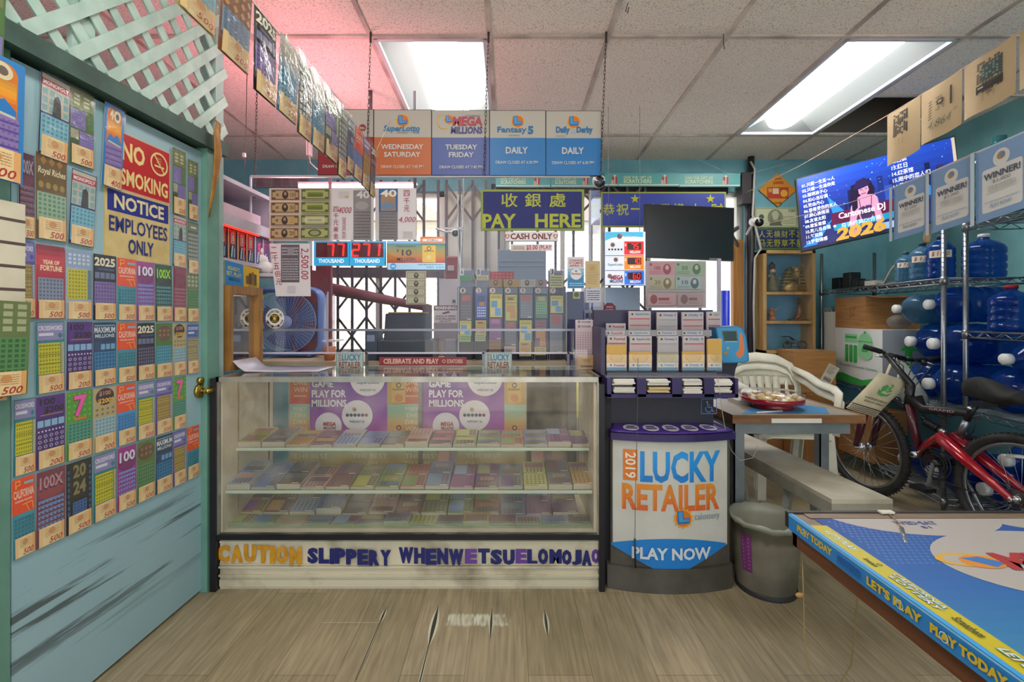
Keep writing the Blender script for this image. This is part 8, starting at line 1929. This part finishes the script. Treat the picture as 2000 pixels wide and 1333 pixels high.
# ================================================================ lit television with song list
TLp, TRp, BLp = W(1557, 351, 3.55), W(1862, 268, 3.22), W(1569, 487, 3.50)
t = thing('karaoke_television', 'large lit television showing a Chinese song list and 2026 above the wire shelving', 'television', (TLp + TRp) / 2)
nrm = (TRp - TLp).cross(BLp - TLp).normalized()
if nrm.y > 0: nrm = -nrm
g = MB(); g.quadc(TLp, TRp, BLp, 320, 180); g.slab(-3, -3, 323, 185, .05, '#15171f'); g.build('casing', t)
def E(h, e=.55): return M(h, .25, emit=e * .55)
g = MB(); g.quadc(TLp, TRp, BLp, 320, 180, 1, .0004)
g.rect(-3, -3, 323, 185, '#2a3040'); 
def egrad(x0, y0, x1, y1, cols, n, e=.5, horiz=False):
 cs = [lin(c) for c in cols]
 for i in range(n):
  tt = (i + .5) / n * (len(cs) - 1); k = min(int(tt), len(cs) - 2); uu = tt - k; c = tuple(round(cs[k][j] * (1 - uu) + cs[k + 1][j] * uu, 3) for j in range(3))
  if horiz: g.rect(x0 + (x1 - x0) * i / n, y0, x0 + (x1 - x0) * (i + 1) / n, y1, E(c, e), True)
  else: g.rect(x0, y0 + (y1 - y0) * i / n, x1, y0 + (y1 - y0) * (i + 1) / n, E(c, e), True)
 g.lay += 1
egrad(0, 0, 320, 180, ('#2450c8', '#1f3a9c', '#1a2a70', '#2a2a6a'), 10)
rr = random.Random(21)
for k in range(26):
 x = rr.uniform(90, 310); w = rr.uniform(5, 16); h = rr.uniform(20, 70); y = rr.uniform(40, 95); g.rect(x, y, x + w, y + h, E(['#141f52', '#243a8a', '#2f54b0', '#3a3472', '#1c2f7a'][k % 5], .4), True)
g.lay += 1
for k in range(130): x, y = rr.uniform(2, 318), rr.uniform(4, 176); s_ = rr.uniform(.5, 1.6); g.disc(x, y, s_, E(['#5fb4f0', '#8fc8f8', '#6a6ae0'][k % 3], .7), n=6, keep=True)
g.lay += 1
for q_ in ((0, 176, 70, 120, 30, 176), (70, 110, 95, 110, 60, 60), (235, 120, 262, 92, 285, 120)): g.flat([(q_[0], q_[1]), (q_[2], q_[3]), (q_[4], q_[5])], E('#2a86d8', .5), True)
g.lay += 1
g.rect(66, 108, 230, 138, E('#5a1640', .5)); g.rect(70, 138, 205, 153, E('#1f8fb8', .5))
egrad(160, 160, 230, 176, ('#6fa8d8', '#c9d4e8'), 6, .5, True)
# person on the screen: long dark hair, cap
SK = E('#c98fb0', .55); HR = E('#24153a', .25); TP = E('#4a2a5a', .35)
g.flat([(112, 52), (150, 44), (160, 70), (158, 110), (146, 128), (122, 128), (108, 100)], HR)
g.flat([(118, 88), (130, 82), (142, 82), (158, 86), (164, 96), (166, 120), (172, 150), (166, 164), (158, 160), (154, 124), (150, 140), (126, 140), (122, 124), (112, 150), (118, 172), (108, 172), (102, 148), (108, 104)], SK)
g.flat([(124, 112), (136, 108), (150, 110), (154, 128), (148, 140), (128, 140)], TP); g.flat([(132, 104), (142, 104), (137, 112)], SK); g.line(126, 88, 128, 112, 1.6, TP); g.line(152, 88, 150, 110, 1.6, TP); g.lay += 1
g.flat([(126, 60), (146, 58), (148, 72), (142, 84), (134, 86), (127, 76)], SK); g.flat([(116, 62), (124, 44), (140, 40), (150, 48), (152, 58), (146, 62), (128, 66)], E('#2a2050', .3)); g.line(131, 79, 141, 78, 2.2, E('#a0304a', .5)); g.rect(130, 67.5, 135, 69, HR, True); g.rect(140, 67, 145, 68.5, HR); g.flat([(137, 69), (139, 74), (136, 74)], E('#a86f92', .5)); g.flat([(112, 66), (124, 64), (122, 110), (110, 120)], HR)
WT_ = E('#dfe6f8', .75)
songs = ['01.只愿一生爱一人', '02.只想一生追你走', '03.聪明浪子心', '04.如心当玩偶', '05.铁血丹心', '06.容易受伤的女人', '07.痴心换情深', '08.友谊太阳', '09.敢爱敢做', '10.男儿当自强', '11.每段路', '12.难取情感']
for i, s_ in enumerate(songs): g.text(s_, 8, 16 + 13.2 * i, 8 + (len(s_) - 2) * 9.0, 26 + 13.2 * i, WT_, .014)
for i, s_ in enumerate(['12.白狐', '13.红日', '14.红茶馆', '15.雨中的恋人们', '16.月半小夜曲', '17.最爱']): g.text(s_, 196, 14 + 15.5 * i, 196 + (len(s_) - 2) * 10.4, 26 + 15.5 * i, WT_, .014)
g.text('Cantonese DJ', 80, 112, 176, 132, E('#e6e2f4', .75), .02); g.text('粤语经典DJ合集', 84, 139, 166, 152, E('#bfe0f4', .7), .012); g.disc(70, 142, 3, WT_)
g.text('2026', 70, 148, 174, 180, E('#c89a3c', .6), .05, .12)
g.rect(313, 2, 319, 90, E('#d8c8b0', .5))
g.build('screen', t)
g = MB(); c0 = (TLp + TRp) * .5 + (BLp - TLp) * .5 - nrm * .05; c0 = c0 + nrm * 0
back = c0 - nrm * .06 if nrm.y < 0 else c0
g.bar(c0 - nrm * .002, c0 - nrm * .12, .12, .2, M('#22242a', .5)); g.bar(c0 - nrm * .1, V3((3.449, c0.y + .25, c0.z)), .05, .05, M('#22242a', .5)); g.build('wall_mount', t)

# ================================================================ papers on the two strings at right
STR = M('#d8b0a0', .6)
P0, P1 = W(1733, 226, 2.7), W(1985, 66, 2.15)
dd = (P1 - P0)
g = MB(); e0 = W(1450, 380, 4.12); g.tube([e0, e0.lerp(P0, .5) - V3((0, 0, .02)), P0, P0 + dd * .5 - V3((0, 0, .008)), P1, P1 + dd * .8], .0022, STR, 6); tag(g.build('paper_string'), 'thin pale cord carrying the cream papers from the back wall', 'cord')
CP = M('#cdb28c', .7, col2='#c2a57e', ns=4)
def hung_paper(name, label, cat, group, A, B, h, m, draw, curl=.02, cw=100, ch=130, drop=V3((0, 0, -1)), thick=True, th=.0006):
 A, B = V3(A), V3(B); g = MB(); g.quadc(A, B, A + drop * h, cw, ch, 1, .0006)
 N = g.N
 g.warp = lambda p, a, b: p + N * (curl * (math.sin(a / cw * math.pi) * .8 + .35 * math.sin(a / cw * 7) * (b / ch)) * (.3 + .7 * b / ch)) + V3((0, 0, -.4 * curl * math.sin(a / cw * math.pi)))
 n = 12
 vs = [g.P(cw * i / n, ch * j / 6, 0) for j in range(7) for i in range(n + 1)]
 g.add(vs, [(j * (n + 1) + i, j * (n + 1) + i + 1, (j + 1) * (n + 1) + i + 1, (j + 1) * (n + 1) + i) for j in range(6) for i in range(n)], m, True)
 g.lay = 2; draw(g); return tag(g.build(name), label, cat, group)
INK = '#4a4440'
def gr(g, x0, y0, x1, y1, nx, ny, m, gap=.3, seed=0, p=1.):
 r = random.Random(seed); w, h = (x1 - x0) / nx, (y1 - y0) / ny
 for j in range(ny):
  for i in range(nx):
   if r.random() < p: g.rect(x0 + w * i, y0 + h * j, x0 + w * (i + 1 - gap), y0 + h * (j + 1 - gap), m, True)
 g.lay += 1
def pA(g): gr(g, 22, 10, 66, 66, 7, 12, INK, .12, 1, .72); gr(g, 28, 68, 60, 90, 3, 7, '#a08868', .6, 2, .6)
def pB(g):
 for k in range(7): g.line(22, 36 + 7 * k, 30, 33 + 7 * k, 2.2, INK)
 g.lay += 1; gr(g, 40, 30, 62, 64, 4, 7, '#8a7a64', .3, 3, .6); g.rect(43, 38, 58, 50, INK); g.rect(46, 41, 55, 47, CP); g.rect(74, 22, 79, 66, INK); g.text('4,864', 22, 84, 78, 106, '#6a7a6a', -.005, .3); g.text('00', 82, 80, 92, 86, '#6a7a6a', -.005, .3)
def pC(g): gr(g, 28, 14, 78, 88, 9, 12, '#5f564e', .15, 5, .8); g.rect(38, 24, 74, 60, '#4a5a56'); gr(g, 39, 26, 72, 58, 5, 5, '#8fa09a', .4, 6, .7); g.rect(28, 68, 78, 84, '#3f3836'); g.rect(31, 72, 42, 76, '#cfc0a8'); gr(g, 40, 90, 70, 108, 3, 6, '#a08868', .6, 7, .6); g.disc(54, 92, 6, '#8a7258', 3)
pts = [P0 + dd * f for f in (.0, .305, .31, .635, .65, 1.0)]
hung_paper('winner_copy', 'cream paper with a dark ticket copy, leftmost on the cord before the lit television', 'paper', 'cream papers on the right cord', pts[0], pts[1], .30, CP, pA)
hung_paper('winner_copy', 'cream paper with handwritten 4,864 in the middle of the right cord', 'paper', 'cream papers on the right cord', pts[2], pts[3], .285, CP, pB)
hung_paper('winner_copy', 'cream paper with a large dark ticket copy, right of the 4,864 paper', 'paper', 'cream papers on the right cord', pts[4], pts[5], .275, CP, pC)
hung_paper('winner_copy', 'cream paper cut off by the top right edge of the picture', 'paper', 'cream papers on the right cord', P1 + dd * .02, P1 + dd * .42, .275, CP, pA)
def winner(amt):
 def f(g):
  g.rect(4, 3, 96, 127, M('#7f9cc0', .5)); g.rect(2, 0, 98, 3, '#b9c4d0', True); W3 = M('#d8d2cc', .5)
  g.rrect(13, 40, 89, 117, 5, W3); g.disc(50, 27, 16, W3, 15); g.disc(50, 24, 8, '#a98a64', 7); g.disc(52, 23, 4.5, '#6a86a0', 4)
  g.text('WINNER!', 17, 48, 86, 60, '#4f5666', .03); g.text(amt, 34, 62, 68, 69, '#7a7878', .0); g.scrawl(26, 71, 78, 82, 4, '#a9a4a0', .35); g.rect(22, 84, 80, 84.6, '#a9a4a0'); g.text('Are you the next big winner?', 18, 98, 84, 101.5, '#7f9cb8'); g.text('PLAY NOW!', 30, 104, 70, 111, '#7f9cb8', .01, .15)
 return f
for k, (x0, x1, yt0, yt1, Ya, Yb, h, amt, lab) in enumerate(((1746, 1814, 365, 338, 2.32, 2.17, .268, '$1,000', 'blue WINNER $1,000 sleeve, left of the three hanging before the television'), (1818, 1902, 336, 300, 2.16, 2.0, .29, '$2,000', 'blue WINNER $2,000 sleeve in the middle of the three'), (1906, 2010, 298, 252, 1.99, 1.84, .31, '$1,000', 'blue WINNER $1,000 sleeve at the right edge of the picture'))):
 t = thing('winner_sleeve', lab, 'poster', W((x0 + x1) / 2, yt0 + 60, (Ya + Yb) / 2), 'blue winner sleeves on the lower cord')
 A, B = W(x0, yt0, Ya), W(x1, yt1, Yb)
 o = hung_paper('winner_sheet', None, None, None, A, B, h, M('#7f9cc0', .5), winner(amt), 0)
 g = MB(); N = (V3((0, 0, -1)).cross(B - A)).normalized(); f = .008; dn = V3((0, 0, -h * 1.02))
 if N.y > 0: N = -N
 g.add([A + N * .014, B + N * .014, B + N * .014 + dn, A + N * .014 + dn], [(0, 1, 2, 3)], clear('page_sleeve', haze=.10, gloss=.06, rough=.15, bump=.5, ns=14, hazecol='#c9d4e4')); ob = g.build('clear_sleeve', t)
 g = MB(); e = (A - B).normalized() * .014
 g.add([A + N * .012, A + e + N * .012, A + e + N * .012 + dn, A + N * .012 + dn], [(0, 1, 2, 3)], M('#b4bcc6', .4))
 for q_ in (.15, .5, .85): g.add([A + e * .5 + N * .0115 + dn * q_ + V3((0, 0, .006 * math.sin(a))) + e * .35 * math.cos(a) for a in [2 * math.pi * i / 8 for i in range(8)]], [tuple(range(8))], M('#2a2e38', .5))
 g.build('binding_strip', t)
 o.parent = t; o.location = o.location - t.location
g = MB(); g.tube([W(1478, 442, 4.05), W(1570, 420, 3.2), W(1660, 396, 2.75), W(1746, 366, 2.32), W(1816, 337, 2.165), W(1905, 298, 1.99), W(2030, 246, 1.83)], .0016, STR, 6); tag(g.build('sleeve_string'), 'thin pale cord carrying the blue winner sleeves across the television', 'cord')
g = MB(); p = W(1810, 468, 2.2); g.tube([W(1813, 440, 2.2), W(1811, 462, 2.2), W(1810, 474, 2.2)], [.008, .014, .012], M('#a98a6a', .6), 8); tag(g.build('wooden_peg'), 'brown wooden peg under the join of two winner sleeves', 'peg')

# ================================================================ bicycle with bags
def BP(px, py, off=0.):
 tt = (px - CX) / F; Y = 2.70 / (tt + .096); X = tt * Y
 return V3((X + off, Y, WZ(py, Y)))
RAx = V3((2.477, 2.22, .31)); FAx = V3((2.392, 3.09, .31)); RW = .31
t = thing('bicycle', 'red full suspension bicycle with a black saddle cover parked before the wire shelving', 'bicycle', (2.43, 2.65, 0))
TY = M('#1c1c1e', .7, col2='#2e2d2c', ns=30); RIM = M('#8a8c90', .3, .8); RD_ = M('#a50f24', .22, .3, coat=.8); DR_ = M('#4a1420', .35, coat=.4); BK = M('#18181c', .4); SV = M('#c0c2c8', .25, .9)
def wheel(c, ax, name):
 ax = V3(ax).normalized(); e1 = ax.cross(V3((0, 0, 1))).normalized(); e2 = V3((0, 0, 1))
 R2 = lambda r, a, o=0.: c + e1 * (r * math.cos(a)) + e2 * (r * math.sin(a)) + ax * o
 w = thing(name, None, None, c); w.parent = t; w.location = c - t.location
 w['_o'] = tuple(c)
 g = MB(); g.tube([R2(RW - .024, 2 * math.pi * i / 48) for i in range(48)], .024, TY, 10, closed=True)
 for i in range(72):
  a = 2 * math.pi * i / 72
  for o in (-.012, .012): g.box((0, 0, 0), (.010, .011, .006), TY, Matrix.Translation(R2(RW - .002, a + (o > 0) * .04, o)) @ Matrix.Rotation(0, 4, 'X'))
 g.build('tyre', w)
 g = MB(); g.tube([R2(RW - .052, 2 * math.pi * i / 48) for i in range(48)], .009, RIM, 8, closed=True, flat=1.5); g.build('rim', w)
 g = MB()
 for i in range(28): a = 2 * math.pi * i / 28; s_ = (-1) ** i; g.cyl(R2(.018, a + .9 * (1 if i % 4 < 2 else -1), .025 * s_), R2(RW - .056, a), .0011, SV, 4)
 g.build('spokes', w)
 g = MB(); g.cyl(c - ax * .05, c + ax * .05, .014, SV, 12); g.cyl(c + ax * .022, c + ax * .026, .026, SV, 16); g.cyl(c - ax * .026, c - ax * .022, .026, SV, 16); g.cyl(c - ax * .075, c + ax * .075, .005, SV, 8); g.build('hub', w)
 return R2, w
bd = (FAx - RAx).normalized(); bax = V3((bd.y, -bd.x, 0)).normalized()
R2r, wr = wheel(RAx, bax, 'rear_wheel'); R2f, wf = wheel(FAx, (1, .12, 0), 'front_wheel')
g = MB(); a = R2r(.20, 2.2); g.tube([R2r(.20, 1.9), R2r(.205, 1.5), R2r(.20, 1.1)], .012, M('#d0d4cc', .3), 8, flat=.5); g.build('wheel_reflector', wr)
pv = BP(1797, 888); pk = BP(1848, 853)
for s_ in (-1, 1):
 g = MB(); o = bax * (.052 * s_); g.tube([pv + bax * .02 * s_, pv.lerp(pk, .5) + bax * .03 * s_ + V3((0, 0, .012)), pk + o * .8, pk.lerp(RAx, .35) + o, RAx + bax * .062 * s_], [.022, .026, .034, .03, .016], RD_, 12, flat=.75); g.build('swingarm', t)
g = MB(); g.cyl(pv - bax * .05, pv + bax * .05, .018, SV, 14); g.cyl(pv - bax * .055, pv + bax * .055, .009, BK, 10); g.cyl(RAx + bax * .065, RAx + bax * .075, .012, SV, 10); g.cyl(RAx - bax * .075, RAx - bax * .065, .012, SV, 10); g.build('pivot', t)
hd0, hd1 = BP(1780, 752), BP(1772, 800)
g = MB(); cl = BP(1893, 806)
g.tube([BP(1778, 778), BP(1805, 800), cl], [.026, .026, .022], BK, 12); g.tube([BP(1776, 790), BP(1786, 840), pv], [.024, .024, .02], DR_, 12); g.tube([BP(1800, 812), BP(1806, 822)], .012, BK, 8)
g.cyl(hd0, hd1, .022, BK, 14); g.bar(BP(1790, 775), BP(1802, 806), .02, .06, BK); g.build('main_frame', t)
g = MB(); tv, tf, _ = text_mesh('GRAND', .02); A_, B_ = BP(1822, 799), BP(1872, 805); q0 = A_ - bax * .0262 + V3((0, 0, -.006)); 
g.add([q0 + (B_ - A_) * uu + V3((0, 0, .014 * vv)) for uu, vv in tv], tf, M('#a58a94', .4)); g.build('frame_lettering', t)
g = MB(); sa, sb = BP(1806, 824), BP(1846, 846); g.cyl(sa, sb, .009, BK, 8)
for k in range(7): c = sa.lerp(sb, .08 + .09 * k); x_ = (sb - sa).normalized(); e1 = x_.orthogonal().normalized(); e2 = x_.cross(e1); g.tube([c + (e1 * math.cos(q) + e2 * math.sin(q)) * .019 for q in [2 * math.pi * i / 12 for i in range(12)]], .005, BK, 6, closed=True)
g.cyl(sa.lerp(sb, .70), sb, .015, SV, 12); g.build('shock_spring', t)
g = MB(); s0_, s1_ = BP(1874, 850), BP(1906, 786); g.cyl(s0_, s0_.lerp(s1_, .45), .017, M('#8f9298', .3, .8), 12); g.cyl(s0_.lerp(s1_, .4), s1_, .016, BK, 12); g.cyl(s0_.lerp(s1_, .82) - bax * .03, s0_.lerp(s1_, .82) + bax * .03, .008, SV, 8); g.build('seat_post', t)
g = MB(); sn, se = BP(1884, 752), BP(2012, 772)
def sad(v, a):
 c = sn.lerp(se, v); w = .022 + .075 * max(0, (v - .25) / .75) ** .8; h = .030 + .026 * math.sin(math.pi * min(1, v * 1.15 + .1)); zt_ = .012 * math.sin(v * math.pi * 2)
 return c + bax * (w * math.cos(a)) + V3((0, 0, zt_ - .012 + h * math.sin(a) * (1.0 if math.sin(a) > 0 else 1.25)))
nv, na = 12, 16
vs = [sad(i / nv, 2 * math.pi * j / na) for i in range(nv + 1) for j in range(na)]
g.add(vs, [(i * na + j, i * na + (j + 1) % na, (i + 1) * na + (j + 1) % na, (i + 1) * na + j) for i in range(nv) for j in range(na)] + [tuple(reversed(range(na))), tuple(range(nv * na, (nv + 1) * na))], M('#1a1a1c', .75, bump=.4, ns=20), True); g.build('saddle', t)
g = MB(); g.bar(BP(1902, 788), BP(1960, 792), .06, .025, BK); g.build('saddle_rails', t)
# fork, stem, bars
ax = V3((1, .12, 0)).normalized(); crown = BP(1755, 808); crown = FAx + V3((.0, -.10, .40))
for s_ in (-1, 1):
 g = MB(); g.tube([crown + ax * .055 * s_, crown.lerp(FAx, .45) + ax * .058 * s_], .017, BK, 10); g.tube([crown.lerp(FAx, .38) + ax * .058 * s_, FAx + ax * .058 * s_ + V3((0, .01, .01))], [.024, .02], DR_, 12); g.build('fork_leg', t)
tp = V3((2.40, 2.93, .945))
g = MB(); g.bar(crown - ax * .075, crown + ax * .075, .05, .05, BK); g.tube([crown, hd1, hd0, tp], [.02, .02, .02, .015], BK, 12); g.tube([tp, tp + V3((.13, .02, -.03))], .017, BK, 10); g.build('fork_crown', t)
hb = V3((2.545, 2.95, .908))
g = MB(); g.tube([(2.33, 2.99, .985), (2.42, 2.96, .95), (2.50, 2.95, .92), hb, (2.62, 2.94, .905), (2.70, 2.945, .92), (2.765, 2.955, .915)], .0115, BK, 10); g.build('handlebar', t)
for a, b in (((2.31, 2.995, .99), (2.40, 2.968, .958)), ((2.665, 2.94, .912), (2.785, 2.958, .914))):
 g = MB(); g.cyl(a, b, .0165, M('#141416', .8), 12); g.build('grip', t)
for s_, p, q_ in ((-1, V3((2.42, 2.95, .945)), V3((2.33, 2.92, .935))), (1, V3((2.64, 2.93, .90)), V3((2.72, 2.90, .885)))):
 g = MB(); g.ball(p + V3((0, 0, -.008)), .02, BK, 10); g.tube([p, p.lerp(q_, .5) + V3((0, -.01, -.012)), q_], [.007, .006, .005], SV, 8); g.build('brake_lever', t)
g = MB(); r = random.Random(4)
for k in range(4): g.tube([V3((2.43 + .07 * k, 2.94, .93 - .02 * (k % 2))), V3((2.45 + .04 * k, 2.86 - .02 * k, .88)), V3((2.44, 2.84, .80 - .04 * k)), hd1 + V3((.01 * k, -.03, -.02))], .003, BK, 6)
g.tube([BP(1800, 796), BP(1840, 818), BP(1880, 808), BP(1908, 822), BP(1900, 846), BP(1880, 858)], .003, BK, 6); g.build('cables', t)
bb = BP(1842, 905)
g = MB(); g.cyl(bb - bax * .06, bb + bax * .06, .02, BK, 12); c0_ = bb - bax * .05
for r_ in (.085, .065, .05): g.tube([c0_ + bd * (r_ * math.cos(q)) + V3((0, 0, r_ * math.sin(q))) for q in [2 * math.pi * i / 32 for i in range(32)]], .004, BK, 5, closed=True)
for k in range(5): q = 2 * math.pi * k / 5; g.bar(c0_, c0_ + bd * (.083 * math.cos(q)) + V3((0, 0, .083 * math.sin(q))), .012, .005, BK, up=bax)
g.bar(c0_ - bax * .012, c0_ - bax * .012 + bd * .03 - V3((0, 0, .15)), .018, .012, SV, up=bax); g.bar(bb + bax * .06, bb + bax * .06 - bd * .03 + V3((0, 0, .15)), .018, .012, SV, up=bax); g.bar(bb.lerp(pv, .0), pv, .03, .05, DR_); g.build('crankset', t)
for q_ in (c0_ - bax * .045 + bd * .03 - V3((0, 0, .15)), bb + bax * .1 - bd * .03 + V3((0, 0, .15))):
 g = MB(); g.bar(q_ - bd * .045, q_ + bd * .045, .075, .022, BK); g.build('pedal', t)
g = MB(); cc = RAx - bax * .045
for r_ in (.045, .036, .028): g.tube([cc + bax * (.006 * (r_ < .04)) + bd * (r_ * math.cos(q)) + V3((0, 0, r_ * math.sin(q))) for q in [2 * math.pi * i / 20 for i in range(20)]], .003, M('#4a4640', .4, .7), 5, closed=True)
for s_ in (-1, 1): g.tube([c0_ + V3((0, 0, .082 * s_)), cc + V3((0, 0, .044 * s_))], .004, M('#3a3734', .5, .5), 6)
g.tube([cc - V3((0, 0, .05)), cc - V3((0, 0, .12)) + bd * .03], .012, BK, 8); g.build('chain', t)
g = MB(); g.tube([BP(1850, 905) + bax * .06, V3((2.58, 2.42, .01))], .008, SV, 8); g.build('kickstand', t)
# tote bag on the bars
t = thing('tote_bag', 'cream tote bag with a green emblem hanging from the bicycle bars', 'bag', (2.28, 2.86, .55))
YT_b = 2.84; tl, tr, bl = W(1717, 728, YT_b), W(1775, 746, YT_b), W(1652, 797, YT_b)
br = tr + (bl - tl) * .98 + V3((.0, 0, -.0))
fwd = (bl - tl).cross(tr - tl).normalized()
if fwd.y > 0: fwd = -fwd
CN = M('#cdc2a4', .7, col2='#bfb392', ns=12, bump=.25)
g = MB(); ne = 10
def bagp(uu, vv, side): return tl + (tr - tl) * uu + (bl - tl) * vv + fwd * (side * .028 * math.sin(math.pi * min(1, max(0, uu))) ** .6 * math.sin(math.pi * (.15 + .75 * vv)) + .006 * math.sin(7 * uu + 3 * vv) * (1 - vv))
for s_ in (1, -1): g.grid(lambda uu, vv: bagp(uu, vv, s_), ne, ne, CN)
g.build('bag_body', t)
g = MB(); g.quadc(tl, tr, bl, 100, 120, 1, .0004); wq = lambda p, a, b: bagp(a / 100, b / 120, 1) + fwd * (.0008 + .0004 * g.lay)
g.warp = wq; BKP = '#2f2a30'
def wrect(x0, y0, x1, y1, m, n=8):
 for i in range(n): g.rect(x0 + (x1 - x0) * i / n, y0, x0 + (x1 - x0) * (i + 1) / n, y1, m, True)
 g.lay += 1
wrect(2, 100, 98, 103, BKP); wrect(2, 116, 98, 118, BKP)
for i in range(12):
 x = 5 + 7.6 * i; g.rect(x, 105, x + 5.5, 114, '#4a4448', True)
g.lay += 1
for i in range(12):
 x = 5 + 7.6 * i; g.rect(x + 1.4, 107, x + 4, 112, CN, True); g.rect(x + 2.2, 108.6, x + 3.2, 110.4, '#4a4448', True)
g.lay += 1; EMG = M('#4a9a58', .6)
g.flat([(34, 34), (44, 26), (52, 30), (58, 20), (66, 26), (62, 36), (72, 40), (60, 48), (50, 44), (40, 52), (36, 44)], EMG); g.flat([(30, 44), (44, 52), (60, 54), (74, 46), (68, 58), (50, 62), (36, 58)], EMG); g.text('茗', 46, 26, 62, 44, CN, .02)
g.text('中國茶葉有限公司', 14, 72, 88, 79, '#7a7460'); g.text('福建名茶 送禮佳品', 20, 82, 86, 88, '#7a7460'); g.build('bag_print', t)
g = MB(); m0, m1 = tl + (tr - tl) * .25, tl + (tr - tl) * .75; up_ = V3((2.47, 2.945, .945)); g.tube([m0, m0.lerp(up_, .6), up_, m1.lerp(up_, .6), m1], .008, CN, 6, flat=.4); g.build('handle', t)
t = thing('carrier_bag', 'crumpled white plastic carrier bag hanging behind the tote bag on the bicycle', 'bag', (2.50, 2.86, .66))
g = MB(); r = random.Random(8); top = V3((2.50, 2.93, .90)); prof = [(.012, 0), (.03, -.05), (.055, -.12), (.075, -.2), (.07, -.26), (.02, -.28)]
vs = []; nn = 14
for i, (rd, dz) in enumerate(prof):
 for j in range(nn): q = 2 * math.pi * j / nn; k = 1 + r.uniform(-.22, .22); vs.append(top + V3((.012 * i + rd * 1.0 * k * math.cos(q), -.012 * i + rd * .6 * k * math.sin(q), dz + r.uniform(-.008, .008))))
g.add(vs, [(i * nn + j, i * nn + (j + 1) % nn, (i + 1) * nn + (j + 1) % nn, (i + 1) * nn + j) for i in range(len(prof) - 1) for j in range(nn)] + [tuple(range((len(prof) - 1) * nn, len(prof) * nn))], M('#b4bcb4', .35, bump=.6, ns=16, col2='#9fa8a2'), True); g.build('bag_body', t)
carton('brown carton on the floor behind the front wheel', 2.62, 2.86, 3.3, 3.66, .125, .5, 0, False, CB2)
